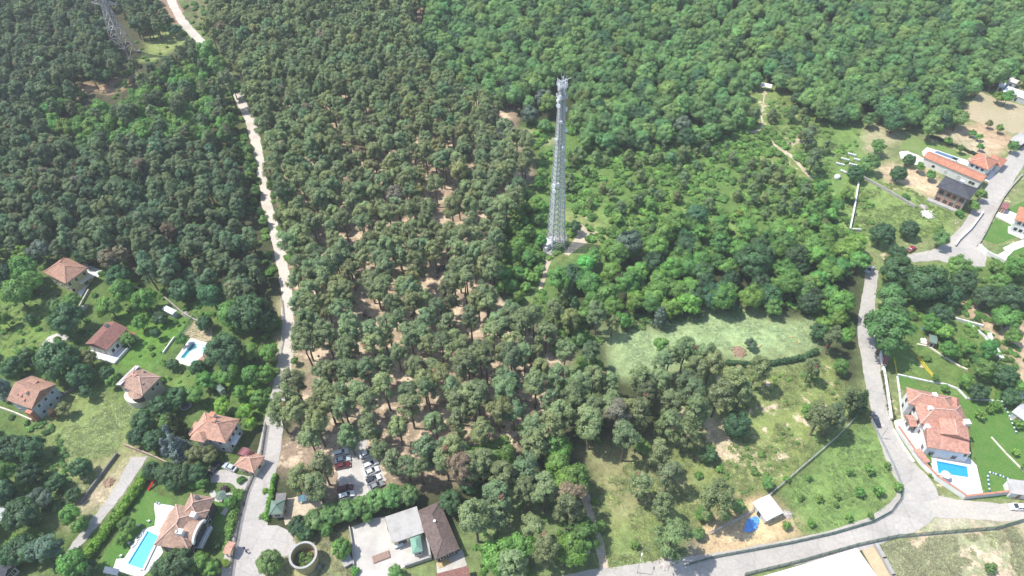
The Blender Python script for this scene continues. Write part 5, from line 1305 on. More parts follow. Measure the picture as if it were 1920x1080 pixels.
CLEARPOLY=[[(1140,645),(1180,640),(1225,655),(1220,680),(1180,698)],[(1310,600),(1500,600),(1510,640),(1400,640),(1330,630)],[(1420,700),(1540,700),(1580,750),(1500,770),(1480,830),(1430,800)],[(1400,830),(1480,800),(1500,860),(1420,900)],
 [(1480,905),(1550,840),(1615,780),(1650,810),(1690,905),(1670,965),(1600,985),(1490,1010),(1460,960)],[(1300,1060),(1330,1000),(1400,950),(1475,960),(1470,1020)],
 [(1812,172),(1940,205),(1940,250),(1810,222)],[(1600,340),(1690,350),(1790,405),(1740,440),(1700,420),(1640,420),(1600,420)],[(1640,310),(1700,300),(1760,340),(1740,365),(1660,345)],[(1560,270),(1610,270),(1610,330),(1560,320)],
 [(60,800),(130,760),(210,740),(260,770),(235,830),(190,890),(130,930),(90,880)],[(325,635),(400,635),(395,690),(340,690)],[(340,600),(395,608),(390,640),(340,632)],
 [(640,990),(800,950),(865,935),(870,1080),(660,1080)],[(530,940),(610,935),(600,965),(540,975)],[(230,935),(300,920),(400,930),(400,1000),(350,1040),(250,1070),(215,1060)],
 [(1690,720),(1830,720),(1840,930),(1700,860)],[(1840,770),(1930,760),(1930,900),(1850,900)],[(1300,790),(1340,780),(1360,860),(1420,850),(1400,880),(1330,870)],
 [(1790,560),(1880,610),(1910,680),(1870,660),(1800,600)],[(80,478),(165,470),(192,510),(150,560),(110,545)],[(155,598),(245,605),(245,640),(200,680),(155,650)],[(8,702),(105,702),(112,750),(80,790),(8,755)],[(215,680),(308,685),(315,735),(270,765),(215,735)],[(353,765),(460,780),(460,830),(425,850),(353,820)],[(435,838),(492,850),(478,892),(435,885)],
 [(1720,280),(1890,285),(1860,345),(1730,310)],[(1750,330),(1840,350),(1805,400),(1745,375)],[(1408,930),(1470,940),(1440,985)],[(1380,965),(1430,965),(1400,1005)],[(1880,370),(1930,370),(1930,470),(1850,460)],[(1725,605),(1765,625),(1750,655),(1720,650)],[(240,605),(330,600),(330,660),(290,690),(240,660)],[(300,690),(360,690),(340,735),(305,720)],[(1600,235),(1680,240),(1660,285),(1620,280)],[(600,930),(400,1090)]]
CLEARPOLY+=[[(1800,172),(1835,162),(1940,192),(1940,255),(1805,242)],[(1745,250),(1810,232),(1900,262),(1880,292),(1800,285)],[(1868,132),(1935,145),(1940,195),(1870,168)],[(245,48),(350,35),(365,60),(340,95),(290,122),(235,128)],[(125,135),(250,122),(248,175),(195,202),(128,198)],[(1415,145),(1460,150),(1455,180),(1415,175)],[(1335,745),(1440,735),(1440,840),(1335,835)]]
FOOT.append([(q.x,q.y) for q in PP([(602,845),(690,795),(715,870),(725,905),(665,945),(612,930)])])
CLEARPOLY=[p for p in CLEARPOLY if len(p)>2]
FOOTA=[np.array(f) for f in FOOT]; SHEETA=[np.array(f) for f in SHEETS]

def seg_dist(px,py,line):
    d=np.full(px.shape,1e9)
    for i in range(len(line)-1):
        a=line[i]; b=line[i+1]; ab=b-a; t=np.clip(((px-a[0])*ab[0]+(py-a[1])*ab[1])/(ab@ab),0,1)
        d=np.minimum(d,np.hypot(px-(a[0]+ab[0]*t),py-(a[1]+ab[1]*t)))
    return d
ROADS_G=[(np.array([(p.x,p.y) for p in PP(r)]),w) for r,w in ((ROAD_L[:12],2.8),(ROAD_L[11:],2.6),(LANE,4.2),(ROAD_R,4.5),(ROAD_S,4.4))]
def allowed(x,y,zc,R,poly=True,k=.72):
    px,py,w=proj_np(x,y,np.full_like(x,zc)); rp=R*FOC/w
    ok=np.ones(x.shape,bool)
    for line,hw in CLEAR: ok&=seg_dist(px,py,line)>hw+rp*k
    if poly:
        for p in CLEARPOLY: ok&=~inside(p,px,py)
    for f in FOOTA:
        c=f.mean(0); near=np.hypot(x-c[0],y-c[1])<40
        ok&=~(near&inside(f,x,y))
    for l,w_ in ROADS_G: ok&=seg_dist(x,y,l)>w_
    if zc>=7:     # the verge on the sunny side of the gravel road carries only low bushes
        l=ROADS_G[0][0]; lx=np.interp(-y,-l[::-1,1][::-1],l[::-1,0][::-1]) if False else np.interp(y,l[::-1,1],l[::-1,0])
        ok&=~((x<lx)&(seg_dist(x,y,l)<7.5))
        l=ROADS_G[1][0]; lx=np.interp(y,l[::-1,1],l[::-1,0]); ok&=~((x<lx)&(seg_dist(x,y,l)<7.5))
    return ok

TREES=[]   # dict(kind,x,y,s,rot,tint,label,group,var,manual)
rgT=np.random.RandomState(11)
def scatter(poly, zc, spacing, kind, tint, s=(.85,1.15), label='', group='', mix=None, jit=.42, keep=1.0, poly_ok=True, k=.72, tvar=.16):
    g=np.array([(P(a,max(b,-200),zc).x,P(a,max(b,-200),zc).y) for a,b in poly])
    x0,y0=g.min(0); x1,y1=g.max(0)
    nx_=int((x1-x0)/spacing)+2; ny_=int((y1-y0)/(spacing*.87))+2
    i,j=np.meshgrid(np.arange(nx_),np.arange(ny_),indexing='ij')
    x=(x0+(i+.5*(j%2))*spacing+rgT.uniform(-jit,jit,i.shape)*spacing).ravel(); y=(y0+j*spacing*.87+rgT.uniform(-jit,jit,i.shape)*spacing).ravel()
    m_=inside([tuple(q) for q in g],x,y); x=x[m_]; y=y[m_]
    if keep<1:
        # uneven density: gaps come in patches
        q=vnoise(x,y,11,int(abs(x0))%50+3)*.75+rgT.uniform(0,.25,x.shape); th=np.quantile(q,1-keep); x=x[q>th]; y=y[q>th]
    sc=rgT.uniform(s[0],s[1],x.shape)
    H,R=DIM[kind]
    ok=allowed(x,y,zc,R*sc.mean(),poly_ok,k); x=x[ok]; y=y[ok]; sc=sc[ok]
    for a,b,c in zip(x,y,sc):
        kd,tn,lb,gr=kind,tint,label,group
        if mix and rgT.uniform()<mix[0]: kd,tn,lb,gr=mix[1:5]
        f=1+rgT.normal()*tvar; hue=rgT.normal()*.06
        if kd in('pine','scrub_pine') and rgT.uniform()<.02: tn=(.25,.21,.13); lb='dry'
        TREES.append(dict(kind=kd,x=a,y=b,s=c,rot=rgT.uniform(0,6.28),tint=(tn[0]*f*(1+hue*1.5),tn[1]*f,tn[2]*f*(1-hue)),label=lb,group=gr,manual=False,vr=((0,9) if gr==G2['c'] else (4,14)) if kd=='pine' else None,zs=rgT.uniform(.88,1.14)))

def L2(k): return {'c':'pine in the tall open stand over tan needle litter','l':'dark pine in the wood beyond the gravel road','d':'pine of the loose lower stand above the orchard','s':'young scrubby pine on the bushy ground beside the lattice tower'}[k]
G2={'c':'pines of the tall stand','l':'dark pines beyond the gravel road','d':'pines of the loose lower stand','s':'young pines by the tower'}
BL={'hill':('billowing green tree in the broadleaf wood behind the lattice tower','trees of the hill wood'),'mid':('round green tree in the belt between tower and pale meadow','trees of the middle belt'),'band':('green broadleaf tree in the dark wood beyond the gravel road','broadleaf trees among the dark pines'),'road':('green tree in the thicket on the near side of the asphalt road','trees in the roadside thicket'),'garden':('garden tree among the houses west of the lane','garden trees west of the lane'),'east':('tree on the bushy slope east of the asphalt road','trees of the eastern slope')}
# upper left dark wood; darker pine tint stands in partly for cloud shade
LW=[(-140,-150),(296,-150),(322,20),(352,70),(380,100),(425,160),(455,230),(470,290),(488,380),(505,450),(515,520),(512,560),(440,600),(400,575),(330,535),(250,500),(180,470),(80,455),(-140,430)]
BAND=[(100,170),(240,190),(300,130),(380,100),(432,180),(450,240),(400,280),(300,250),(240,260),(150,260),(60,230)]
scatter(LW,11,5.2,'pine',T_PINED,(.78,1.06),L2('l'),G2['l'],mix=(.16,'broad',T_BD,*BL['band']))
rm=inside(BAND,*[np.array(v) for v in proj_np(np.array([t['x'] for t in TREES]),np.array([t['y'] for t in TREES]),np.full(len(TREES),10.))[:2]])
TREES=[t for t,r in zip(TREES,rm) if not r or rgT.uniform()<.25]
scatter(BAND,7,7.0,'broad',T_BM,(.8,1.15),*BL['band'],k=.6)
scatter([(465,190),(490,270),(520,400),(545,520),(560,640),(545,700),(540,560),(515,430),(490,330),(470,250)],3,4.5,'broad',T_BB,(.35,.55),'bright green bush-like tree lining the gravel road','roadside greenery',k=.5)
scatter([(400,220),(470,260),(505,420),(520,470),(500,470),(480,380),(440,300)],3,5.5,'broad',T_BR,(.4,.6),'bright green bush-like tree lining the gravel road','roadside greenery',k=.5)
# central pine stand: dense in the north, open in the middle
scatter([(385,-150),(800,-150),(790,20),(780,90),(860,150),(940,190),(900,240),(560,240),(480,200),(430,120),(395,70)],11,5.6,'pine',T_PINE,(.9,1.2),L2('c'),G2['c'],k=.6)
scatter([(480,200),(560,235),(620,240),(600,330),(590,480),(600,600),(560,640),(550,560),(545,480),(530,420),(510,330),(495,260)],11,5.5,'pine',T_PINE,(.95,1.25),L2('c'),G2['c'],k=.62)
scatter([(600,235),(910,235),(1000,250),(985,330),(960,400),(940,500),(930,560),(600,560),(590,440)],11,6.1,'pine',T_PINEM,(.95,1.2),L2('c'),G2['c'],keep=.92,k=.6)
scatter([(600,560),(930,560),(880,640),(860,720),(800,790),(690,800),(590,740),(570,640)],11,6.4,'pine',T_PINEM,(.95,1.2),L2('c'),G2['c'],keep=.85,k=.6)
scatter([(545,690),(600,740),(690,790),(640,850),(625,900),(540,910),(525,870),(530,800),(560,740)],11,5.6,'pine',T_PINEM,(.95,1.25),L2('c'),G2['c'],k=.45)
scatter([(930,560),(1000,580),(1065,640),(1060,700),(1040,740),(960,790),(870,830),(800,810),(860,720),(890,640)],11,6.2,'pine',T_PINEM,(1.,1.25),L2('c'),G2['c'],k=.5,keep=.92)
scatter([(700,790),(800,790),(870,830),(800,905),(750,905),(722,860)],11,6.2,'pine',T_PINEM,(.9,1.15),L2('c'),G2['c'],k=.5)
# strip between stand and tower
scatter([(985,330),(1020,340),(1025,430),(1010,480),(960,540),(935,520),(960,420)],5,6.0,'broad',T_BM,(.5,.85),'green tree in the strip between pine stand and lattice tower','trees beside the tower',k=.5)
scatter([(940,470),(1020,480),(1005,560),(960,580),(930,560)],3,5.0,'broad',T_BB,(.4,.6),'bright low tree in the strip below the lattice tower','low trees below the tower',k=.5)
# hill wood
scatter([(795,-150),(2060,-150),(2060,120),(1900,130),(1868,150),(1835,180),(1805,228),(1760,240),(1640,215),(1545,205),(1490,180),(1460,150),(1425,160),(1400,205),(1380,245),(1200,255),(1070,262),(1010,215),(935,185),(860,145),(790,85),(795,0)],8,6.4,'broad',T_BR,(.78,1.28),*BL['hill'],mix=(.16,'dense',T_BD,'darker round tree in the broadleaf wood behind the lattice tower','darker trees of the hill wood'),k=.5,tvar=.13)
# scrub slope right of the tower
scatter([(1065,265),(1390,255),(1470,300),(1530,350),(1560,420),(1480,400),(1300,375),(1180,395),(1090,385),(1062,340)],5,6.2,'scrub_pine',T_SCP,(.58,.95),L2('s'),G2['s'],keep=.66,k=.6)
scatter([(1090,385),(1300,370),(1480,395),(1580,430),(1580,445),(1500,430),(1300,410),(1150,420)],3,7.0,'broad',T_BB,(.35,.6),'low bright bush-like tree on the scrub slope','scrub trees',keep=.6,k=.6)
scatter([(1470,190),(1545,215),(1600,300),(1590,330),(1530,340),(1450,270),(1440,240)],3,8.0,'scrub_pine',T_SCP,(.6,.9),'small pine on the grassy rise by the footpath','pines on the rise',keep=.5,k=.7)
scatter([(1480,330),(1590,350),(1590,440),(1520,430)],4,6.5,'broad',T_BM,(.45,.8),'low green tree beside the pale plot wall','trees by the plot wall',keep=.85,k=.6)
# middle belt
scatter([(1035,505),(1075,480),(1150,450),(1260,400),(1330,395),(1480,430),(1580,450),(1700,450),(1690,480),(1640,500),(1600,520),(1590,580),(1540,590),(1440,570),(1300,575),(1200,580),(1120,590),(1050,570)],7,6.6,'broad',T_BM,(.8,1.25),*BL['mid'],mix=(.22,'dense',T_BD,'dark round tree in the belt between tower and pale meadow','dark trees of the middle belt'),k=.5,tvar=.2)
scatter([(1450,440),(1590,450),(1610,520),(1570,580),(1480,560)],6,7.0,'broad',T_BB,(.6,.9),*BL['mid'],keep=.4)
scatter([(960,560),(1070,580),(1170,600),(1150,625),(1080,630),(1040,600)],9,6.2,'pine',T_PINE,(.7,1.0),L2('c'),G2['c'],k=.5)
# roadside thicket
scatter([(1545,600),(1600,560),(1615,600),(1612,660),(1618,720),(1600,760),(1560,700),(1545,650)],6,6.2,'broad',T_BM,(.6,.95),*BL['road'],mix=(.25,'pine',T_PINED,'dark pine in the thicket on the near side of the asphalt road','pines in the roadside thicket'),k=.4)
# loose lower stand
scatter([(1060,720),(1110,700),(1180,700),(1250,640),(1310,640),(1400,700),(1410,740),(1330,780),(1290,840),(1240,800),(1180,830),(1100,830),(1010,800),(1000,750)],11,6.2,'pine',T_PINEM,(.95,1.25),L2('d'),G2['d'],k=.4)
scatter([(870,820),(1000,790),(1110,830),(1140,870),(1080,890),(1080,940),(1105,1000),(1100,1100),(900,1100),(880,1010),(860,940),(830,880)],11,6.4,'pine',T_PINEM,(1.,1.3),L2('d'),G2['d'],keep=.95,k=.4,mix=(.25,'broad',T_BM,'leafy green tree among the loose lower pines','leafy trees of the lower stand'))
scatter([(1110,860),(1180,850),(1220,900),(1200,960),(1130,930)],9,9.0,'pine',T_PINEM,(.8,1.1),L2('d'),G2['d'],keep=.7)
scatter([(790,840),(870,830),(880,900),(850,930),(800,920)],8,7.0,'dense',T_BD,(.7,.95),'dark tree behind the long brown hall','dark trees behind the hall',k=.4)
# gardens west of the lane
scatter([(-80,450),(80,460),(230,510),(330,545),(440,600),(490,640),(500,760),(470,780),(400,760),(330,780),(270,640),(180,600),(60,580),(-80,560)],5,8.2,'broad',T_BM,(.5,.95),*BL['garden'],keep=.72,mix=(.35,'dense',T_BD,'dark garden tree among the houses west of the lane','dark garden trees west of the lane'))
scatter([(-80,790),(60,800),(110,870),(120,950),(160,1000),(110,1050),(80,1120),(-80,1120)],6,7.6,'dense',T_BD,(.7,1.1),'dark tree of the thicket west of the narrow drive','thicket west of the drive',keep=.95,mix=(.4,'broad',T_BM,'greener tree of the thicket west of the narrow drive','greener thicket trees'))
scatter([(-60,600),(60,590),(40,690),(-60,720)],5,9,'broad',T_BM,(.4,.7),*BL['garden'],keep=.6)
scatter([(-200,1125),(420,1125),(420,1380),(-250,1380)],6,8.5,'broad',T_BM,(.6,1.1),*BL['garden'],keep=.7)
scatter([(500,1230),(1300,1120),(1380,1150),(1300,1400),(500,1400)],6,8.5,'broad',T_BM,(.6,1.0),'garden','garden',keep=.55)
# eastern slope
scatter([(1660,480),(1710,470),(1760,500),(1900,520),(2000,500),(2000,640),(1880,600),(1780,560),(1740,600),(1660,590)],7,8.0,'dense',T_BD,(.75,1.15),*BL['east'],mix=(.45,'broad',T_BM,'lighter green tree on the bushy slope east of the asphalt road','lighter trees of the eastern slope'),k=.6)
scatter([(1760,580),(1840,620),(1900,700),(1960,760),(1960,800),(1880,745),(1820,735),(1790,690),(1760,650)],5,7.0,'broad',T_BM,(.5,.85),*BL['east'],keep=.85,k=.5,poly_ok=False)
scatter([(1680,690),(1760,660),(1800,720),(1760,730)],2,6.0,'orchard',T_BM,(.7,1.1),'small bush tree in the upper garden by the yellow borders','upper garden bushes',keep=.6,poly_ok=False)
scatter([(1825,760),(1950,770),(1950,900),(1850,890)],2,6.2,'orchard',T_BM,(.7,1.2),'small fruit tree in the grass garden of the red roofed villa','fruit trees of the grass garden',keep=.75,poly_ok=False)
scatter([(1700,230),(1760,235),(1800,240),(1900,265),(1880,300),(1790,275),(1760,270)],3,9,'broad',T_BM,(.3,.5),'small tree on the plots below the ploughed field','trees on the top plots',keep=.6,poly_ok=False)
scatter([(1830,130),(1960,120),(1990,220),(1940,210),(1880,185),(1850,175)],6,8,'broad',T_BM,(.6,.9),'tree around the uppermost sheds','trees round the far sheds',keep=.8,k=.5)

# trees that the photograph shows singly: crown centre, crown radius in pixels, kind, colour, description
LAND=[('the yellow walled house',(125,505)),('the brown gabled house',(200,635)),('the blue grey gabled house',(60,745)),('the beige house',(265,720)),('the salmon roofed house',(405,805)),('the pale pool',(362,662)),('the turquoise pool',(265,1030)),('the big mottled roof villa',(350,975)),('the orange tiled gatehouse',(462,865)),('the narrow drive',(200,950)),('the dry meadow',(160,840)),('the round tank',(570,1045)),('the car park',(670,890)),('the corrugated store',(755,985)),('the long brown hall',(828,990)),('the dirt footpath',(1115,1000)),('the white shed',(1440,955)),('the orchard',(1560,920)),('the pale meadow',(1380,630)),('the sandy slope',(1390,840)),('the asphalt road',(1640,640)),('the green cabin',(1748,636)),('the red roofed villa',(1760,780)),('the street corner',(1790,490)),('the weedy plot',(1680,390)),('the brick house',(1795,365)),('the lattice tower',(1042,460)),('the dry field',(1860,1050)),('the hill footpath',(1430,210)),('the ploughed field',(1880,215))]
ORD=['next to','second from','third from','fourth from','fifth from','sixth from','seventh from','eighth from','ninth from','tenth from','eleventh from','twelfth from','thirteenth from','fourteenth from','fifteenth from']
MAN=[
 (125,600,36,'dense',T_DK,'big dark tree'),(108,676,44,'dense',T_DK,'big dark tree'),(150,705,28,'dense',T_BD,'dark tree'),(165,672,20,'broad',T_OLIVE,'olive green tree'),(50,668,18,'dense',T_BD,'dark tree'),(25,690,26,'dense',T_BD,'dark tree'),(8,728,20,'cone',T_BLUE,'blue grey conifer'),
 (232,545,28,'broad',T_BM,'leafy tree'),(205,575,26,'broad',T_BM,'leafy tree'),(270,560,26,'broad',T_BM,'leafy tree'),(222,520,26,'dense',T_BD,'dark tree'),(262,605,18,'broad',T_BM,'leafy tree'),(240,635,15,'broad',T_BM,'leafy tree'),(292,625,13,'broad',T_BD,'leafy tree'),(300,597,16,'dense',T_BD,'dark tree'),(75,470,24,'broad',T_GREY,'grey green tree'),(45,505,30,'broad',T_BM,'leafy tree'),(30,550,32,'broad',T_BM,'leafy tree'),(105,575,14,'broad',T_BR,'leafy tree'),(55,598,11,'dense',T_BD,'dark tree'),
 (420,662,42,'dense',T_DK,'big dark tree'),(468,588,44,'dense',T_BD,'big dark tree'),(430,590,30,'broad',T_BM,'leafy tree'),(500,600,26,'dense',T_BD,'dark tree'),(395,555,30,'broad',T_BD,'leafy tree'),(340,545,26,'dense',T_BD,'dark tree'),(370,690,18,'dense',T_BD,'dark tree'),(385,715,20,'broad',T_BM,'leafy tree'),(425,700,24,'broad',T_BM,'leafy tree'),(365,740,22,'broad',T_BM,'leafy tree'),(335,745,24,'dense',T_BD,'dark tree'),(450,735,17,'broad',T_BM,'leafy tree'),(470,705,22,'broad',T_BM,'leafy tree'),(497,702,20,'dense',T_BM,'round green tree'),(486,748,20,'dense',T_BM,'round green tree'),(533,738,26,'pine',T_PINEM,'tall pine'),(520,768,25,'pine',T_PINEM,'tall pine'),(548,705,26,'pine',T_PINEM,'tall pine'),(505,660,20,'broad',T_BM,'leafy tree'),(470,660,20,'broad',T_BB,'bright green tree'),
 (300,765,26,'dense',T_DK,'dark tree'),(270,790,26,'dense',T_DK,'dark tree'),(258,818,22,'dense',T_BD,'dark tree'),(290,825,24,'dense',T_BD,'dark tree'),(312,790,18,'broad',T_BM,'leafy tree'),(330,797,22,'cone',(.075,.12,.03),'yellow green conifer'),(316,812,15,'cone',T_BLUE,'blue grey conifer'),(333,838,23,'cone',T_BLUE,'blue grey conifer'),(312,838,16,'cone',T_BLUE,'blue grey conifer'),(368,850,20,'broad',T_OLIVE,'olive green tree'),(392,852,18,'broad',T_OLIVE,'olive green tree'),(355,878,16,'broad',T_OLIVE,'olive green tree'),(415,762,18,'broad',T_LIME,'lime green tree'),(458,772,18,'broad',T_LIME,'lime green tree'),(470,795,13,'broad',T_LIME,'lime green tree'),(325,760,16,'broad',T_BM,'leafy tree'),
 (285,882,20,'dense',T_BD,'dark tree'),(312,888,24,'dense',T_BD,'dark tree'),(342,890,24,'dense',T_BD,'dark tree'),(370,888,22,'dense',T_BD,'dark tree'),(325,908,16,'dense',T_BD,'dark tree'),(378,905,14,'broad',T_BM,'leafy tree'),
 (238,985,17,'broad',T_BM,'leafy tree'),(228,1010,13,'broad',T_BM,'leafy tree'),(335,1060,38,'dense',T_BD,'big dark tree'),(305,1065,24,'dense',T_BD,'dark tree'),(370,1055,24,'broad',T_BM,'leafy tree'),(395,1068,18,'broad',T_BM,'leafy tree'),(403,1022,12,'bush',T_BD,'dark green bush'),(420,917,9,'bush',T_PURP,'purple leaved bush'),(432,940,14,'broad',T_BM,'leafy tree'),(445,925,10,'bush',T_BM,'green bush'),(438,965,12,'bush',T_BM,'green bush'),(430,1000,8,'bush',T_BM,'green bush'),(424,1055,9,'bush',T_LIME,'lime green bush'),(362,905,12,'bush',T_LIME,'lime green bush'),(452,900,9,'bush',T_BM,'green bush'),
 (152,878,23,'dense',T_DK,'dark lone tree'),(138,928,16,'dense',T_BD,'dark tree'),(130,965,24,'broad',T_BM,'leafy tree'),(150,985,18,'broad',T_BM,'leafy tree'),(60,840,30,'dense',T_DK,'dark tree'),(20,840,30,'dense',T_DK,'dark tree'),(40,965,36,'dense',T_DK,'big dark tree'),(80,1030,34,'broad',T_GREY,'grey green tree'),(30,1012,14,'bush',T_LIME,'lime green bush'),(135,1062,34,'broad',T_BM,'leafy tree'),(105,905,20,'dense',T_BD,'dark tree'),(158,1070,26,'dense',T_BD,'dark tree'),(75,935,22,'broad',T_GREY,'grey green tree'),(160,735,16,'broad',T_BD,'leafy tree'),(118,768,16,'broad',T_OLIVE,'olive green tree'),(100,775,12,'broad',(.15,.10,.05),'reddish brown tree'),(200,700,16,'dense',T_BD,'dark tree'),(210,715,14,'broad',T_BM,'leafy tree'),
 (560,985,22,'dense',T_BD,'dark tree'),(590,975,24,'dense',T_BR,'dense green tree'),(618,965,25,'dense',T_BR,'dense green tree'),(648,958,25,'dense',T_BR,'dense green tree'),(678,950,24,'dense',T_BR,'dense green tree'),(705,938,25,'dense',T_BR,'dense green tree'),(735,930,26,'dense',T_BR,'dense green tree'),(765,928,24,'dense',T_BR,'dense green tree'),(572,1000,18,'dense',T_BD,'dark tree'),(640,1028,22,'dense',T_BM,'round green tree'),(612,992,16,'broad',T_BM,'leafy tree'),(690,968,14,'broad',T_BM,'leafy tree'),(505,1055,28,'dense',T_BR,'dense green tree'),(665,1070,11,'bush',T_BM,'green bush'),(740,1075,17,'broad',T_BR,'bright green tree'),(497,920,7,'bush',T_HEDGE,'green bush'),(492,968,8,'bush',T_BR,'green bush'),
 (1382,795,31,'dense',T_BD,'lone dense dark tree'),(1262,788,28,'pine',T_PINE,'tall pine'),(1308,760,29,'pine',T_PINE,'tall pine'),(1352,730,28,'pine',T_PINEM,'tall pine'),(1240,842,26,'pine',T_PINEM,'tall pine'),(1258,880,26,'pine',T_PINEM,'tall pine'),(1205,838,17,'broad',T_BM,'leafy tree'),(1328,852,20,'dense',T_BD,'dark tree'),(1345,925,36,'pine',T_PINE,'big spreading pine'),(1265,998,38,'pine',T_PINE,'big spreading pine'),(1320,962,18,'broad',T_BM,'leafy tree'),(1385,950,17,'broad',T_BR,'leafy tree'),(1360,965,14,'broad',T_BM,'leafy tree'),(1310,1000,13,'broad',T_BR,'leafy tree'),(1245,940,24,'pine',T_PINEM,'tall pine'),(1190,1022,10,'orchard',T_BB,'bright round sapling'),(1128,985,13,'broad',T_BM,'leafy tree'),(1115,940,9,'bush',T_BM,'green bush'),(1120,826,9,'bush',T_BB,'green bush'),(1440,905,14,'broad',T_BR,'leafy tree'),(1310,890,9,'bush',T_BB,'green bush'),(1350,880,9,'bush',T_BB,'green bush'),(1415,882,10,'bush',T_BB,'green bush'),
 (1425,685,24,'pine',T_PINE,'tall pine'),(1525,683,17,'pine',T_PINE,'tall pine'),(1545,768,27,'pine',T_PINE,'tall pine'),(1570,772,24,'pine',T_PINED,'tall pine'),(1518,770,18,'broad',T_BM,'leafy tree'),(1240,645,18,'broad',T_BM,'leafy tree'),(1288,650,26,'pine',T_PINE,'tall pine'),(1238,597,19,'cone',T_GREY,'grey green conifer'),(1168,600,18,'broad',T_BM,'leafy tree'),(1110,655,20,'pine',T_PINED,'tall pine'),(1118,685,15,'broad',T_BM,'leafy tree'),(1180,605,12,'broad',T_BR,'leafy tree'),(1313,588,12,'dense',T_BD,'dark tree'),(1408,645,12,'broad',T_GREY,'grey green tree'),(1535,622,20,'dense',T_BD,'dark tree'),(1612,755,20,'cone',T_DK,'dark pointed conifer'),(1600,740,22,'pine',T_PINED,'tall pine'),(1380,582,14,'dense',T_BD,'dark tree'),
 (1668,620,52,'broad',(.115,.225,.06),'huge spreading tree'),(1682,508,34,'dense',T_DK,'big dark tree'),(1738,532,44,'dense',T_BD,'big dark tree'),(1672,560,30,'broad',T_BR,'bright green tree'),(1798,500,26,'broad',T_BB,'bright green tree'),(1808,528,26,'dense',T_BD,'dark tree'),(1850,557,27,'dense',T_BD,'dark tree'),(1900,560,32,'dense',T_BD,'dark tree'),(1872,528,22,'broad',T_BM,'leafy tree'),(1905,500,24,'broad',T_BM,'leafy tree'),(1765,590,26,'dense',T_BD,'dark tree'),(1745,605,20,'broad',T_BM,'leafy tree'),(1900,630,18,'broad',T_BM,'leafy tree'),(1870,500,15,'broad',T_BM,'leafy tree'),
 (1885,705,26,'dense',T_BD,'dark tree'),(1845,690,24,'broad',T_BM,'leafy tree'),(1815,650,18,'broad',T_BM,'leafy tree'),(1835,735,20,'dense',T_BD,'dark tree'),(1895,745,20,'dense',T_BD,'dark tree'),(1780,655,18,'broad',T_BM,'leafy tree'),(1810,715,16,'broad',T_BM,'leafy tree'),(1868,760,12,'orchard',T_BM,'small round tree'),(1740,672,9,'bush',T_BM,'green bush'),
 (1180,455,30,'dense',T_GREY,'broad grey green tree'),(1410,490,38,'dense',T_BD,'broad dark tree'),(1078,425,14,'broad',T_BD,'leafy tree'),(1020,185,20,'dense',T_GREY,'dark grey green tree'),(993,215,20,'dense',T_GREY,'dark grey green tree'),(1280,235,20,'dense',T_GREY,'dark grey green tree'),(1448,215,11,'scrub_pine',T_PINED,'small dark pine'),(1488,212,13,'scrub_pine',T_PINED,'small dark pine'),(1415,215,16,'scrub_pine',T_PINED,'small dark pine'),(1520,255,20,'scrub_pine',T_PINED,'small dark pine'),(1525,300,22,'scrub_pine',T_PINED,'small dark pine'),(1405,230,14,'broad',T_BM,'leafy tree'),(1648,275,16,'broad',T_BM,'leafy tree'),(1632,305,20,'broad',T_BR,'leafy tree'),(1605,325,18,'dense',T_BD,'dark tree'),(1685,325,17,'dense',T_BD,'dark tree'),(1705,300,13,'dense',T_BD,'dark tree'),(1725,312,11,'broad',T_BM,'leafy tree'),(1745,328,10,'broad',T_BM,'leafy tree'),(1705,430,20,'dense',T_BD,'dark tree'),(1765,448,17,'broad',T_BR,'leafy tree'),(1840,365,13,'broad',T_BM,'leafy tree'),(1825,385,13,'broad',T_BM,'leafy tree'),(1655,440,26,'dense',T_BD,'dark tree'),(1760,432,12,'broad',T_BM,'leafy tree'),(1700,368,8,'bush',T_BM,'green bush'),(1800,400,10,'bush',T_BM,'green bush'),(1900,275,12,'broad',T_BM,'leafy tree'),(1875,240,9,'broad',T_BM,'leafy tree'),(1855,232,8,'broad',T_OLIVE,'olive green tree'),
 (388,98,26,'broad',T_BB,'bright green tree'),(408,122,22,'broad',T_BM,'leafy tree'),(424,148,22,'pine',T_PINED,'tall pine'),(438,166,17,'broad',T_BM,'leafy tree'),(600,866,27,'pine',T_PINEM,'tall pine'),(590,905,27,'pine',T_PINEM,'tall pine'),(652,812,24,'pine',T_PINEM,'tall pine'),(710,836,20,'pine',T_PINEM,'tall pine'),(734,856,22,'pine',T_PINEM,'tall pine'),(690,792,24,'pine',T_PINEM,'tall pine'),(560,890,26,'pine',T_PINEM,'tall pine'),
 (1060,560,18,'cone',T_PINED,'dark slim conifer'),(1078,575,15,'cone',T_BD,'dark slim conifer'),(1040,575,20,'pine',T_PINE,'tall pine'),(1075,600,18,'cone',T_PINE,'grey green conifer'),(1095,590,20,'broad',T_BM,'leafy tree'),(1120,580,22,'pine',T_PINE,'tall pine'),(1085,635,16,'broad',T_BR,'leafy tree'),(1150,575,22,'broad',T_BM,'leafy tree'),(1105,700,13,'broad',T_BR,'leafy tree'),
 (1860,1065,13,'orchard',T_BR,'round green tree'),(1476,985,10,'orchard',T_BM,'round fruit tree'),
]
for q in [(1594,884,7),(1630,880,9),(1665,873,6),(1612,922,9),(1647,918,10),(1684,912,8),(1570,930,6),(1537,935,7),(1502,932,6),(1592,970,7),(1521,980,7),(1517,895,6),(1475,898,6),(1634,966,6),(1568,945,5)]:
    MAN.append((q[0],q[1],q[2]*1.25,'orchard',T_BB,'bright fruit tree'))
used={}
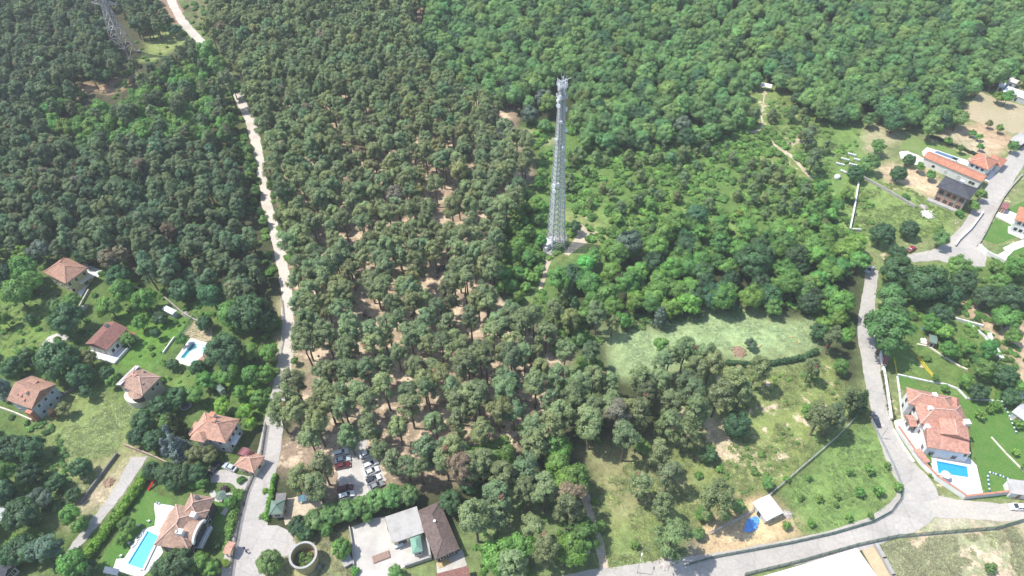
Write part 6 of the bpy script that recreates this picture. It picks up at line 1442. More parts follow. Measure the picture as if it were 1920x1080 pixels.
for (px,py,rp,kind,tint,desc) in MAN:
    H,R=DIM[kind]
    zc={'pine':.8,'scrub_pine':.55,'broad':.58,'dense':.52,'cone':.42,'bush':.45,'orchard':.58}[kind]
    s=1.0
    for _ in range(4):
        g=P(px,py,H*s*zc); w=proj(g)[2]; s=max(.3,rp*w/FOC/R*(.94 if kind!='bush' else 1))
        if kind=='pine': s=min(s,1.45)
    li=min(range(len(LAND)),key=lambda i:(LAND[i][1][0]-px)**2+(LAND[i][1][1]-py)**2)
    TREES.append(dict(kind=kind,x=g.x,y=g.y,s=s,rot=rgT.uniform(0,6.28),tint=tuple(c*rgT.uniform(.92,1.08) for c in tint),label=None,group=None,manual=True,zs=1.0,vr=(7,14) if kind=='pine' else None,desc=desc,land=li,d=math.hypot(LAND[li][1][0]-px,LAND[li][1][1]-py)))
# a tree that stands where another's trunk already is gives way
pos=np.array([(t['x'],t['y']) for t in TREES]); rr=np.array([DIM[t['kind']][1]*t['s'] for t in TREES]); man=np.array([t['manual'] for t in TREES])
mi=np.where(man)[0]; dead=set()
for i in range(len(TREES)):
    if man[i]: continue
    d=np.hypot(pos[mi,0]-pos[i,0],pos[mi,1]-pos[i,1])
    if (d<(rr[mi]*.75+rr[i]*.45)).any(): dead.add(i)
TREES=[t for i,t in enumerate(TREES) if i not in dead]
bykey={}
for t in TREES:
    if t['manual']: bykey.setdefault((t['desc'],t['land']),[]).append(t)
for (desc,li),ts in bykey.items():
    ts.sort(key=lambda t:t['d'])
    for r,t in enumerate(ts): t['label']=f"{desc} {ORD[min(r,14)]} {LAND[li][0]}"; t['group']=None
    
FL=LAND+[('the upper gravel road bend',(440,180)),('the middle of the gravel road',(490,330)),('the lower gravel road bend',(535,560)),('the brown ridge track',(786,40)),('the power pylon',(238,103)),('the orange bare bank',(190,160)),('the bare earth track',(1090,445)),('the gap with the dark car',(829,503)),('the gap with the silver car',(790,411)),('the broad grey green tree',(1180,455)),('the hilltop shelter',(1436,161)),('the brown brush heap',(1386,660)),('the street top',(1905,300)),('the brown footpath',(1020,520)),('the thin sandy track',(1240,260)),('the slanting footpath',(1510,320))]
SHORT={'pine':'pine','scrub_pine':'young pine','broad':'broadleaf tree','dense':'dark round tree','orchard':'small fruit tree','cone':'conifer','bush':'bush'}
HEAD={'pines of the tall stand':'in the tall stand','dark pines beyond the gravel road':'in the dark wood','pines of the loose lower stand':'in the loose lower stand','young pines by the tower':'on the scrub slope','trees of the hill wood':'in the hill wood','darker trees of the hill wood':'in the hill wood','trees of the middle belt':'in the middle belt','dark trees of the middle belt':'in the middle belt'}
FLX=np.array([q[1] for q in FL],float)
for t in TREES:
    if t['manual']: continue
    a,b,_=proj((t['x'],t['y'],DIM[t['kind']][0]*t['s']*.6)); li=int(np.argmin((FLX[:,0]-a)**2+(FLX[:,1]-b)**2))
    u=(t['tint'][1]-T_BASE.get(t['group'],t['tint'][1])) if False else t['tint'][1]
    size_='tall' if t['zs']>1.05 else ('squat' if t['zs']<.95 else 'middling')
    wide_='wide crowned' if t['s']>1.1 else ('small crowned' if t['s']<.95 else 'rounded')
    hd=HEAD.get(t['group'],'')
    dry='dry brownish ' if t['label']=='dry' else ''
    t['label']=f"{dry or size_+' '}{wide_} {SHORT[t['kind']]} {hd} around {FL[li][0]}".replace('  ',' ')
    t['group']=f"{SHORT[t['kind']]}s around {FL[li][0]}"
# which trees stand as individuals: the ~290 of each kind that show largest
x=np.array([t['x'] for t in TREES]); y=np.array([t['y'] for t in TREES]); zc=np.array([DIM[t['kind']][0]*t['s']*.6 for t in TREES])
px,py,w=proj_np(x,y,zc)
size=np.array([DIM[t['kind']][1]*t['s'] for t in TREES])*FOC/w
vis=(px>-10)&(px<1930)&(py>-10)&(py<1090)
ind=np.array([t['manual'] for t in TREES])
for k in NV:
    ids=[i for i,t in enumerate(TREES) if t['kind']==k and vis[i]]
    nman=sum(1 for i in ids if TREES[i]['manual'])
    rest=sorted([i for i in ids if not TREES[i]['manual']],key=lambda i:-size[i])[:max(0,295-nman)]
    ind[rest]=True
ct={}
for i,t in enumerate(TREES):
    if not ind[i]: continue
    k=t['kind']; vi=int(rgT.randint(*(t.get('vr') or (0,NV[k])))); cm,tm,jo=VAR[k][vi]
    e=empty(NAMES[k],(t['x'],t['y'],0),t['rot'],t['label'],CATS[k],t['group']); e.scale=(t['s'],t['s'],t['s']*t['zs'])
    c=bpy.data.objects.new('crown',cm); COL.objects.link(c); c.parent=e; c['tint']=[float(v) for v in t['tint']]
    q=bpy.data.objects.new('trunk',tm); COL.objects.link(q); q.parent=e
    ct[k]=ct.get(k,0)+1
print('individual trees',ct,'total',len(TREES))

def gn_forest(name, kind, items, label, srcs):
    """the remaining trees of a kind: ONE object, copies of the same tree meshes set by geometry nodes on surveyed points"""
    me=bpy.data.meshes.new(name); n_=len(items)
    me.vertices.add(n_); me.vertices.foreach_set('co',np.array([(t['x'],t['y'],0) for t in items],np.float32).ravel())
    def at(nm,ty,key,vals):
        a=me.attributes.new(nm,ty,'POINT'); a.data.foreach_set(key,np.array(vals,np.float32 if ty!='INT' else np.int32).ravel())
    at('tint','FLOAT_VECTOR','vector',[t['tint'] for t in items])
    at('turn','FLOAT_VECTOR','vector',[(0,0,t['rot']) for t in items])
    at('size','FLOAT_VECTOR','vector',[(t['s'],t['s'],t['s']*t['zs']) for t in items])
    at('pick','INT','value',[int(rgT.randint(*(t.get('vr') or (0,len(srcs))))) for t in items])
    o=bpy.data.objects.new(name,me); COL.objects.link(o); tag(o,label,kind='stuff')
    ng=bpy.data.node_groups.new(name+'_nodes','GeometryNodeTree')
    ng.interface.new_socket('Geometry',in_out='INPUT',socket_type='NodeSocketGeometry'); ng.interface.new_socket('Geometry',in_out='OUTPUT',socket_type='NodeSocketGeometry')
    A=ng.nodes.new; L=ng.links.new
    gi=A('NodeGroupInput'); go=A('NodeGroupOutput'); iop=A('GeometryNodeInstanceOnPoints'); jn=A('GeometryNodeJoinGeometry')
    for s_ in reversed(srcs):
        oi=A('GeometryNodeObjectInfo'); oi.inputs['Object'].default_value=s_; oi.inputs['As Instance'].default_value=False
        g2=A('GeometryNodeGeometryToInstance'); L(oi.outputs['Geometry'],g2.inputs[0]); L(g2.outputs[0],jn.inputs[0])
    def na(nm,ty):
        x_=A('GeometryNodeInputNamedAttribute'); x_.data_type=ty; x_.inputs['Name'].default_value=nm; return x_.outputs[0]
    iop.inputs['Pick Instance'].default_value=True
    L(gi.outputs[0],iop.inputs['Points']); L(jn.outputs[0],iop.inputs['Instance']); L(na('pick','INT'),iop.inputs['Instance Index'])
    er=A('FunctionNodeEulerToRotation'); L(na('turn','FLOAT_VECTOR'),er.inputs[0]); L(er.outputs[0],iop.inputs['Rotation']); L(na('size','FLOAT_VECTOR'),iop.inputs['Scale'])
    L(iop.outputs[0],go.inputs[0])
    md=o.modifiers.new('copies','NODES'); md.node_group=ng
    return o
SL={'pine':('pine_wood','remaining far pines of the dark and tall stands'),'broad':('broadleaf_wood','remaining far broadleaf trees of the hill wood and middle belt'),'dense':('evergreen_wood','remaining far darker round trees of the hill wood'),'scrub_pine':('young_pine_scrub','remaining young pines of the scrub slope'),'bush':('shrubbery','remaining low shrubs'),'orchard':('small_trees','remaining small trees'),'cone':('conifers','remaining conifers')}
for k in NV:
    items=[t for i,t in enumerate(TREES) if not ind[i] and t['kind']==k]
    if items: gn_forest(SL[k][0],k,items,SL[k][1],[v[2] for v in VAR[k]])

# ------------------------------------------------------------------ undergrowth, rough grass
def ground_scatter(poly, n, s, tint, z=0, tvar=.2, clear=True):
    g=np.array([(P(a,max(b,-150)).x,P(a,max(b,-150)).y) for a,b in poly]); x0,y0=g.min(0); x1,y1=g.max(0)
    x=rgT.uniform(x0,x1,n*3); y=rgT.uniform(y0,y1,n*3)
    q=vnoise(x,y,6,5)+vnoise(x,y,2,6)*.5
    m_=inside([tuple(v) for v in g],x,y)&(q>np.quantile(q,.35)); x=x[m_][:n]; y=y[m_][:n]
    if clear:
        ok=np.ones(x.shape,bool)
        px_,py_,_=proj_np(x,y,np.full_like(x,.3))
        for line,hw in CLEAR: 
            ok&=seg_dist(px_,py_,line)>hw+2
        for f in FOOTA+SHEETA: ok&=~inside(f,x,y)
        for l,w_ in ROADS_G: ok&=seg_dist(x,y,l)>w_-.6
        x=x[ok]; y=y[ok]
    out=[]
    for a,b in zip(x,y):
        f=1+rgT.normal()*tvar; sc=rgT.uniform(*s)
        out.append(dict(x=a,y=b,s=sc,zs=rgT.uniform(.6,1.1),rot=rgT.uniform(0,6.28),tint=tuple(c*f for c in tint)))
    return out
U=[]
U+=ground_scatter([(1000,230),(1420,230),(1560,330),(1600,450),(1480,520),(1250,470),(1040,480),(960,600),(930,460),(1010,330)],2800,(.35,1.15),T_BB)
U+=ground_scatter([(1380,150),(1560,200),(1620,260),(1640,420),(1600,450),(1480,400),(1400,300)],420,(.25,.7),T_BB)
U+=ground_scatter([(460,180),(500,260),(540,420),(560,560),(555,700),(520,700),(530,560),(505,440),(470,280)],400,(.4,1.0),T_BB)
U+=ground_scatter([(-50,430),(230,500),(440,560),(520,600),(520,740),(470,800),(330,780),(200,690),(-50,760)],420,(.3,.8),T_BM)
U+=ground_scatter([(-100,-100),(330,-100),(440,200),(500,520),(240,500),(-100,420)],900,(.4,1.2),T_BM)
U+=ground_scatter([(20,780),(120,800),(140,950),(60,960)],160,(.3,.7),T_BR)
U+=ground_scatter([(1640,480),(1930,470),(1960,800),(1830,740),(1740,600),(1650,600)],420,(.3,.8),T_BM)
U+=ground_scatter([(1400,560),(1560,540),(1620,620),(1560,640),(1520,590)],130,(.4,.9),T_BB)
U+=ground_scatter([(1080,600),(1180,590),(1320,585),(1300,600),(1150,625)],70,(.3,.8),T_BR)
U+=ground_scatter([(1300,690),(1560,690),(1600,770),(1480,880),(1340,960),(1290,840)],160,(.18,.5),T_BB)
U+=ground_scatter([(900,780),(1100,830),(1130,1090),(900,1090),(870,930)],130,(.25,.6),T_BM)
U+=ground_scatter([(318,-30),(350,20),(400,85),(450,150),(480,230),(500,300),(480,300),(455,230),(420,160),(360,95),(320,40)],200,(.4,1.1),T_BB)
U+=ground_scatter([(1000,540),(1110,600),(1130,650),(1060,740),(1020,700)],160,(.4,1.0),T_BB)
U+=ground_scatter([(135,145),(245,135),(235,180),(150,190)],50,(.4,1.0),T_BM)
U+=ground_scatter([(425,185),(450,185),(478,250),(490,330),(508,420),(528,500),(536,560),(534,640),(524,700),(490,700),(505,560),(480,430),(455,330),(445,260)],420,(.5,1.3),T_BB)
U+=ground_scatter([(330,-40),(470,-40),(430,50),(385,60)],120,(.5,1.4),T_BR)
U+=ground_scatter([(560,220),(960,200),(950,560),(860,760),(600,780)],160,(.2,.5),(.12,.13,.06))
gn_forest('undergrowth','bush',U,'low green scrub, bramble and saplings under and between the trees',[v[2] for v in VAR['bush']])
# tussocks of rough grass
def tuft(seed):
    rg=np.random.RandomState(seed); V=[];F=[];S=[]
    for i in range(16):
        a=rg.uniform(0,6.28); r=rg.uniform(0,.45); p=np.array([r*math.cos(a),r*math.sin(a),0]); h=rg.uniform(.08,.2); b=rg.uniform(0,6.28); wv=np.array([math.cos(b),math.sin(b),0])*rg.uniform(.10,.2); ln=np.array([math.cos(a),math.sin(a),0])*rg.uniform(.25,.5)
        k=len(V)*1; V+= [p-wv,p+wv,p+ln+np.array([0,0,h])]; F.append((k,k+1,k+2)); S.append(rg.uniform(.7,1.3))
    return mesh_from('grass_tuft_mesh',np.array(V),np.array(F),np.array(S),[M['foliage']])
tsrc=[bpy.data.objects.new('grass_tuft_source',tuft(i)) for i in range(5)]
G=[]
GR=(.26,.31,.105)
G+=ground_scatter([(1290,690),(1560,680),(1620,770),(1480,880),(1340,970),(1180,1090),(1100,1090),(1090,900),(1290,830)],5200,(.6,1.5),GR)
G+=ground_scatter([(1480,905),(1615,780),(1690,905),(1670,965),(1490,1010)],1600,(.5,1.0),(.215,.32,.095))
G+=ground_scatter([(1140,640),(1320,595),(1540,595),(1550,650),(1300,655),(1180,700)],1500,(.5,1.1),(.37,.47,.25),tvar=.12)
G+=ground_scatter([(60,790),(130,745),(210,735),(265,770),(190,900),(130,950),(70,900)],1500,(.6,1.4),(.30,.37,.135))
G+=ground_scatter([(1650,1020),(1800,1005),(1910,990),(1960,1120),(1700,1120)],2600,(.6,1.4),(.35,.355,.20))
G+=ground_scatter([(1600,335),(1690,345),(1790,400),(1720,460),(1590,440)],1800,(.6,1.4),(.22,.30,.09))
G+=ground_scatter([(1380,150),(1560,210),(1640,420),(1480,400),(1400,300)],2200,(.7,1.6),(.20,.27,.08))
G+=ground_scatter([(520,1000),(640,1000),(690,1090),(500,1090)],700,(.6,1.3),(.32,.32,.16))
G+=ground_scatter([(-20,580),(150,540),(200,640),(60,700),(-20,720)],900,(.6,1.3),(.17,.25,.07))
gn_forest('rough_grass','bush',G,'rough grass tussocks on the meadows, orchard and sandy slope',tsrc)
# vegetable rows
ve=[]
a0,a1,b0_,b1_=P(368,598),P(345,629),P(399,607),P(389,640)
for r in range(11):
    t=(r+.5)/11; s0=a0.lerp(a1,t); s1=b0_.lerp(b1_,t)
    for j in range(16):
        if rgT.uniform()<.75:
            q=s0.lerp(s1,(j+.5)/16); ve.append(dict(x=q.x,y=q.y,s=rgT.uniform(.07,.13),zs=1.0,rot=rgT.uniform(0,6),tint=T_OLIVE))
gn_forest('vegetable_rows','bush',ve,'rows of young vegetables on the small furrowed plot',[v[2] for v in VAR['bush']])

# ------------------------------------------------------------------ hedges
def hedge(px, width, h, tint, label, seed):
    g=smooth_line(PP(px),.7); o0=g[0]; rg=np.random.RandomState(seed); cs=[];rs=[]
    for p in g:
        for _ in range(3):
            u=rg.uniform(-1,1)*(width/2-.35); d=rg.uniform(0,6.28)
            cs.append((p.x-o0.x+math.cos(d)*abs(u)+rg.uniform(-.2,.2),p.y-o0.y+math.sin(d)*abs(u),rg.uniform(.4,h-.45))); rs.append(rg.uniform(.45,.75))
        cs.append((p.x-o0.x,p.y-o0.y,h*.42)); rs.append(width*.42)
    V,F,S=crown_arrays(cs,rs,58,.36,rg,core=.85,up=.4,spread=.55)
    e=empty('hedge',o0,0,label,'hedge')
    o=bpy.data.objects.new('leaves',mesh_from('hedge_leaves',V,F,S,[M['foliage']])); COL.objects.link(o); o.parent=e; o['tint']=list(tint)
    mb=MB()
    for i in range(0,len(g),2): p=g[i]-o0; mb.tube([p+Vector((0,0,-.1)),p+Vector((0,0,h*.5))],[.06,.04],4)
    mb.build('stems',M['bark'],e)['kind']='stuff'
hedge([(283,885),(262,915),(235,955),(205,995),(175,1035),(150,1065)],3.4,3.0,T_HEDGE,'long bright clipped hedge beside the narrow drive',1)
hedge([(517,893),(510,925),(503,960),(500,975)],1.3,1.6,T_HEDGE,'narrow clipped hedge between lane and gate cabin',2)
hedge([(1365,683),(1400,686),(1450,683),(1500,674),(1530,662)],2.2,2.2,T_BD,'dark hedge along the lower edge of the pale meadow',3)
hedge([(455,925),(443,965),(432,1005),(424,1030)],1.5,1.5,T_BM,'garden hedge inside the dark lane fence',4)
hedge([(1745,258),(1790,275),(1840,297)],1.2,1.4,(.06,.085,.035),'brownish hedge above the bright lawn',5)
hedge([(1655,700),(1664,745),(1672,785)],1.6,.8,(.13,.17,.05),'planted strip inside the white road wall',6)
hedge([(1739,850),(1741,880),(1748,895)],.5,.6,T_HEDGE,'thin hedge strip across the white deck',7)
# ------------------------------------------------------------------ lattice tower
b=P(1042,462); TH=66.0
tw=empty('lattice_tower',b,rad(20),'tall pale lattice telecom tower rising above the wood','tower')
FOOTT=b
def hw(z): 
    return 2.45*(1-z/TH)+.58*(z/TH) if z<TH else .58
leg_pts=[(-1,-1),(1,-1),(1,1),(-1,1)]
for sx,sy in leg_pts:
    mb=MB(); zs=[0,12,24,36,48,60,TH]
    mb.tube([(sx*hw(z),sy*hw(z),z) for z in zs],[.21,.2,.19,.18,.17,.16,.15],6); mb.build('leg',M['steel'],tw)
z=0.0; k=0
zs=[0]
while zs[-1]<TH-1: zs.append(min(TH,zs[-1]+hw(zs[-1])*.95+.35))
for i in range(len(zs)-1):
    mb=MB(); z0,z1=zs[i],zs[i+1]; a,c=hw(z0),hw(z1)
    for s in range(4):
        p=leg_pts[s]; q=leg_pts[(s+1)%4]
        mb.beam((p[0]*a,p[1]*a,z0),(q[0]*c,q[1]*c,z1),.13); mb.beam((q[0]*a,q[1]*a,z0),(p[0]*c,p[1]*c,z1),.13); mb.beam((p[0]*c,p[1]*c,z1),(q[0]*c,q[1]*c,z1),.13)
    mb.build('bracing',M['steel'],tw)
mb=MB()
for s in (-.25,.25): mb.beam((s,hw(0)*.2,0),(s,hw(TH)*.2,TH),.07)
for i in range(0,130): mb.beam((-.25,hw(i*.5)*.2,i*.5),(.25,hw(i*.5)*.2,i*.5),.035)
mb.build('ladder',M['white_metal'],tw)
mb=MB(); mb.beam((.5,.1,0),(.35,.05,TH-2),.16,.12); mb.build('cable_run',M['cable'],tw)
def dish(z,side,r,off=.5):
    a=hw(z); sx,sy=side; n=Vector((sx,sy,0)).normalized(); p=Vector((sx*a*.9,sy*a*.9,z))+n*off
    mb=MB(); mb.tube([p-n*.05,p+n*.12,p+n*.5],[r*.7,r,r],14); d=mb.build('dish',M['white_metal'],tw)
    mb=MB(); mb.tube([Vector((sx*a*.8,sy*a*.8,z)),p],[.07,.07],5); mb.build('dish_mount',M['steel'],d)
for z_,sd,r in [(29,(-1,-.5),.85),(27.2,(-1,-.7),.75),(30,(-.5,-1),.6),(24,(.9,-.6),.6),(39,(.6,-1),.5),(47,(-1,-.5),.6),(44,(.2,-1),.7),(50,(.9,-1),.55),(57,(1,-.4),.7),(59,(-1,-.6),.75),(60.5,(-1,-.2),.6),(53.5,(-.4,-1),.5),(20,(.5,-1),.45)]: dish(z_,sd,r)
for z_ in (61.0,64.8):
    mb=MB(); a=1.3
    mb.box(-a,a,-a,a,z_,z_+.1); pf=mb.build('platform',M['steel'],tw)
    for s in range(4):
        p=leg_pts[s]; q=leg_pts[(s+1)%4]; mb=MB(); mb.beam((p[0]*a,p[1]*a,z_+1.1),(q[0]*a,q[1]*a,z_+1.1),.07); mb.beam((p[0]*a,p[1]*a,z_+.6),(q[0]*a,q[1]*a,z_+.6),.05); mb.beam((p[0]*a,p[1]*a,z_),(p[0]*a,p[1]*a,z_+1.1),.07); mb.build('railing',M['white_metal'],pf)
for i in range(12):
    a=2*math.pi*i/12; r=1.3+.2*(i%2); z0=63.6+(i%3)*.7
    mb=MB(); p=Vector((r*math.cos(a),r*math.sin(a),z0)); n=Vector((math.cos(a),math.sin(a),0)); mb.beam(p,p+Vector((0,0,2.3)),.36,.2,up=n); mb.build('panel_antenna',M['white_metal'],tw)
for (x_,y_,h_) in ((-.8,-.8,4.2),(.8,.8,3.4),(.8,-.8,2.4)):
    mb=MB(); mb.tube([(x_,y_,TH-1),(x_,y_,TH+h_)],[.07,.03],5); mb.build('whip_antenna',M['white_metal'],tw)
mb=MB(); mb.beam((0,0,TH+.4),(2.8,.3,TH+.9),.12); mb.build('boom',M['white_metal'],tw)
for i in range(5):
    mb=MB(); s=leg_pts[i%4]; z_=61.6+i*.7; mb.box(s[0]*.7-.3,s[0]*.7+.3,s[1]*.7-.25,s[1]*.7+.25,z_,z_+.8); mb.build('radio_box',M['white_metal'],tw)
for sx,sy in leg_pts:
    mb=MB(); mb.box(sx*2.45-.6,sx*2.45+.6,sy*2.45-.6,sy*2.45+.6,0,.5); mb.build('foundation',M['concrete'],tw)
sheet('tower_base_slab',[(1022,462),(1038,438),(1060,447),(1058,458),(1034,478),(1020,474)],.05,M['yard'],.15,'concrete pad under the lattice tower')
q=P(1029,462); cb=empty('equipment_cabin',q,rad(35),'white equipment cabin at the foot of the lattice tower','cabin')
mb=MB(); mb.box(-1.9,1.9,-1.4,1.4,.25,2.7); mb.build('wall',M['white_metal'],cb,bevel=.05)
mb=MB(); mb.box(-2.05,2.05,-1.55,1.55,2.7,2.88); mb.build('roof',M['white_metal'],cb); mb=MB(); mb.box(-2,2,-1.5,1.5,0,.25); mb.build('plinth',M['concrete'],cb)
mb=MB(); mb.box(-.5,.5,-1.46,-1.38,.3,2.3); d_=mb.build('door',M['grey_wall'],cb); mb=MB(); mb.box(.3,.4,-1.52,-1.45,1.2,1.4); mb.build('handle',M['dark_metal'],d_)
mb=MB(); mb.box(1.9,2.4,-.6,.6,.8,1.8); mb.build('air_conditioner',M['grey_wall'],cb)
for i,(px_,py_) in enumerate(((1024,470),(1038,456))):
    c_=empty('equipment_cabinet',P(px_,py_),rad(35),['low grey equipment cabinet in front of the white cabin','small grey equipment cabinet behind the white cabin'][i],'cabinet')
    mb=MB(); mb.box(-.6,.6,-.4,.4,.1,1.7); mb.build('housing',M['grey_wall'],c_,bevel=.03); mb=MB(); mb.box(-.5,.5,-.45,-.38,.2,1.6); mb.build('door',M['white_metal'],c_)
fence_line('mesh_fence',[(1020,476),(1017,464),(1034,436),(1063,445),(1060,460),(1036,480),(1022,477)],1.8,'wire fence round the pad of the lattice tower','steel',base=False)

# ------------------------------------------------------------------ power pylon with conductors
b=P(238,103); _ld=(P(0,150,30)-P(195,15,30)); PYR=math.atan2(_ld.y,_ld.x)-math.pi/2
py_=empty('power_pylon',b,PYR,'grey lattice power pylon in the dark wood','pylon')
PH=46.0
def hp(z): return 4.2*(1-z/26)+1.15*(z/26) if z<26 else 1.15-.75*(z-26)/(PH-26)
zs=[0,5.5,10.5,15,19,22.5,26,28.6,31.2,33.8,36.4,39,41.4,43.6,PH]
for sx,sy in leg_pts:
    mb=MB(); mb.tube([(sx*hp(z),sy*hp(z),z) for z in zs],[.26]*len(zs),5); mb.build('leg',M['rust_steel'],py_)
for i in range(len(zs)-1):
    mb=MB(); a,c=hp(zs[i]),hp(zs[i+1])
    for s in range(4):
        p=leg_pts[s]; q=leg_pts[(s+1)%4]
        mb.beam((p[0]*a,p[1]*a,zs[i]),(q[0]*c,q[1]*c,zs[i+1]),.16); mb.beam((q[0]*a,q[1]*a,zs[i]),(p[0]*c,p[1]*c,zs[i+1]),.16); mb.beam((p[0]*c,p[1]*c,zs[i+1]),(q[0]*c,q[1]*c,zs[i+1]),.18)
    mb.build('bracing',M['rust_steel'],py_)
arms=[]
for z_,ln in ((27,7.2),(33.5,6.2),(40,5.2)):
    for sd in (-1,1):
        mb=MB(); tip=Vector((sd*ln,0,z_+.2)); a=hp(z_); 
        for sy in (-1,1):
            mb.beam((sd*a,sy*a,z_),tip,.2); mb.beam((sd*hp(z_+2.4),sy*hp(z_+2.4),z_+2.4),tip,.18)
            for f in (.33,.66): mb.beam(Vector((sd*a,sy*a,z_)).lerp(tip,f),Vector((sd*hp(z_+2.4),sy*hp(z_+2.4),z_+2.4)).lerp(tip,f),.13); mb.beam(Vector((sd*a,a,z_)).lerp(tip,f),Vector((sd*a,-a,z_)).lerp(tip,f),.13)
        ao=mb.build('cross_arm',M['rust_steel'],py_); 
        mb=MB(); mb.tube([tip,tip-Vector((0,0,1.0)),tip-Vector((0,0,2.4))],[.06,.14,.1],6); mb.build('insulator',M['grey_block'],ao)
        arms.append(tip-Vector((0,0,2.4)))
for sx,sy in leg_pts: mb=MB(); mb.box(sx*4.2-.7,sx*4.2+.7,sy*4.2-.7,sy*4.2+.7,0,.7); mb.build('foundation',M['concrete'],py_)
mw=Matrix.Translation(b)@Matrix.Rotation(PYR,4,'Z')
lab6=['lowest','lowest','middle','middle','upper','upper']
for i,t in enumerate(arms+[Vector((0,0,PH))]):
    p=mw@t; dirv=Vector((-math.sin(PYR),math.cos(PYR),0)); pts=[]
    for k in range(-14,15):
        s=k/14*260; sag=9.0*((abs(s)%260)/260)*(1-(abs(s)%260)/260)*4*.5
        pts.append(p+dirv*s-Vector((0,0,sag)))
    mb=MB(); mb.tube(pts,[.075]*len(pts),4); o=mb.build('power_line',M['cable']); 
    lb=('thin earth wire over the top of the power pylon' if i==6 else f"{lab6[i]} power line {'on the gravel road side' if i%2 else 'on the far side'} of the pylon"); tag(o,lb,'power line','conductors on the power pylon')

# ------------------------------------------------------------------ cars
def car(px,py,heading_px,paint,label,estate=False,group=None,dark_top=False):
    p=P(px,py,.5); p.z=0; q=P(*heading_px,.5); d=q-p; d.z=0
    e=empty('parked_car',p,math.atan2(d.y,d.x),label,'car',group)
    prof=[(-2.15,.32),(-2.2,.62),(-2.1,.90),(-1.75,.97),(1.0,.93),(1.75,.80),(2.12,.66),(2.18,.40),(2.05,.26),(-2.0,.26)]
    mb=MB(); hwid=.86; n=len(prof)
    ys=[(-1,.86),( -.93,.97),(.93,.97),(1,.86)]
    rings=[]
    for f,tz in ((-1.0,.94),(-.94,1.0),(.94,1.0),(1.0,.94)):
        rings.append([(x*(1.0 if abs(f)<.97 else .97),f*hwid,.26+(z-.26)*tz) for x,z in prof])
    vs=[v for r in rings for v in r]; fs=[]
    for r in range(3):
        for i in range(n): fs.append((r*n+i,r*n+(i+1)%n,(r+1)*n+(i+1)%n,(r+1)*n+i))
    fs.append(tuple(range(n))); fs.append(tuple(reversed(range(3*n,4*n))))
    mb.add(vs,fs); body=mb.build('body',M[paint],e,smooth=False,bevel=.03)
    xr=-2.0 if estate else -1.72; xt=-1.75 if estate else -1.15
    mb=MB(); lo=[(xr,.93),(1.02,.91)]; hi=[(xt,1.42),(.18,1.44)]
    mb.add([(xr,-.78,.93),(1.02,-.78,.90),(1.02,.78,.90),(xr,.78,.93),(xt,-.60,1.42),(.18,-.60,1.44),(.18,.60,1.44),(xt,.60,1.42)],[(3,2,1,0),(4,5,6,7),(0,1,5,4),(1,2,6,5),(2,3,7,6),(3,0,4,7)]); mb.build('cabin_glass',M['glass'],e,bevel=.03)
    mb=MB(); mb.add([(xt-.08,-.62,1.41),(.22,-.62,1.43),(.22,.62,1.43),(xt-.08,.62,1.41),(xt+.02,-.56,1.48),(.10,-.56,1.50),(.10,.56,1.50),(xt+.02,.56,1.48)],[(3,2,1,0),(4,5,6,7),(0,1,5,4),(1,2,6,5),(2,3,7,6),(3,0,4,7)]); mb.build('roof_panel',M['glass' if dark_top else paint],e,bevel=.02)
    for s in (-1,1):
        for a_,b_ in (((1.04,.78,.91),(.2,.61,1.44)),((xr,.78,.94),(xt,.61,1.42)),((-.45,.79,.93),(-.5,.62,1.43))):
            mb=MB(); mb.beam((a_[0],s*a_[1],a_[2]),(b_[0],s*b_[1],b_[2]),.09); mb.build('pillar',M[paint],e)
        mb=MB(); mb.box(.75,.95,s*.95-.1,s*.95+.1,.92,1.06); mb.build('mirror',M[paint],e)
        for x_ in (-1.32,1.36):
            mb=MB(); mb.tube([(x_,s*.66,.32),(x_,s*.88,.32)],[.32,.32],14); wh=mb.build('wheel',M['tyre'],e); mb=MB(); mb.tube([(x_,s*.87,.32),(x_,s*.895,.32)],[.19,.18],10); mb.build('rim',M['steel'],wh)
        mb=MB(); mb.box(2.02,2.15,s*.62-.17,s*.62+.17,.56,.70); mb.build('headlight',M['lamp_glass'],e)
        mb=MB(); mb.box(-2.2,-2.1,s*.64-.15,s*.64+.15,.70,.86); mb.build('tail_light',M['red_lens'],e)
    return e
for nm,c in (('paint_white',(.78,.79,.80)),('paint_silver',(.50,.56,.60)),('paint_darkred',(.13,.012,.02)),('paint_red',(.30,.02,.035)),('paint_black',(.018,.02,.028)),('paint_navy',(.02,.03,.055)),('paint_grey',(.25,.26,.27))): M[nm]=mat_paint(nm,c)
g_='cars in the car park among the pines'
car(640,849,(662,843),'paint_white','white car at the upper end of the car park row',True,g_)
car(643,862,(662,857),'paint_silver','silver teal car between the white and the dull red cars',False,g_)
car(643,873,(662,869),'paint_darkred','dull red car half under a pine in the car park',False,g_)
car(648,916,(668,911),'paint_darkred','dark red car beside the white car by the hedge trees',False,g_)
car(650,929,(672,922),'paint_white','white car against the hedge trees at the lower end',True,g_)
car(688,851,(700,846),'paint_white','white car half hidden under an overhanging pine',False,g_)
car(695,871,(712,863),'paint_white','white car opposite the dull red car, first clear of the pine',True,g_)
car(697,884,(714,876),'paint_white','white car in the middle of the row below the pines',False,g_)
car(700,899,(718,890),'paint_white','white car with dark glass roof in the car park',True,g_,dark_top=True)
car(706,911,(722,903),'paint_grey','grey car tucked behind the hedge trees',False,g_)
car(1642,789,(1637,774),'paint_navy','dark navy car on the asphalt road beside the orchard fence')
car(1709,467,(1716,463),'paint_red','red car parked at the turning place under trees')
car(1908,951,(1890,950),'paint_white','white pickup-like car on the sandy side road',True)
car(1631,506,(1624,512),'paint_silver','silver car on the narrow road end between trees')
car(402,878,(395,886),'paint_black','black car under olive trees on the paved forecourt')
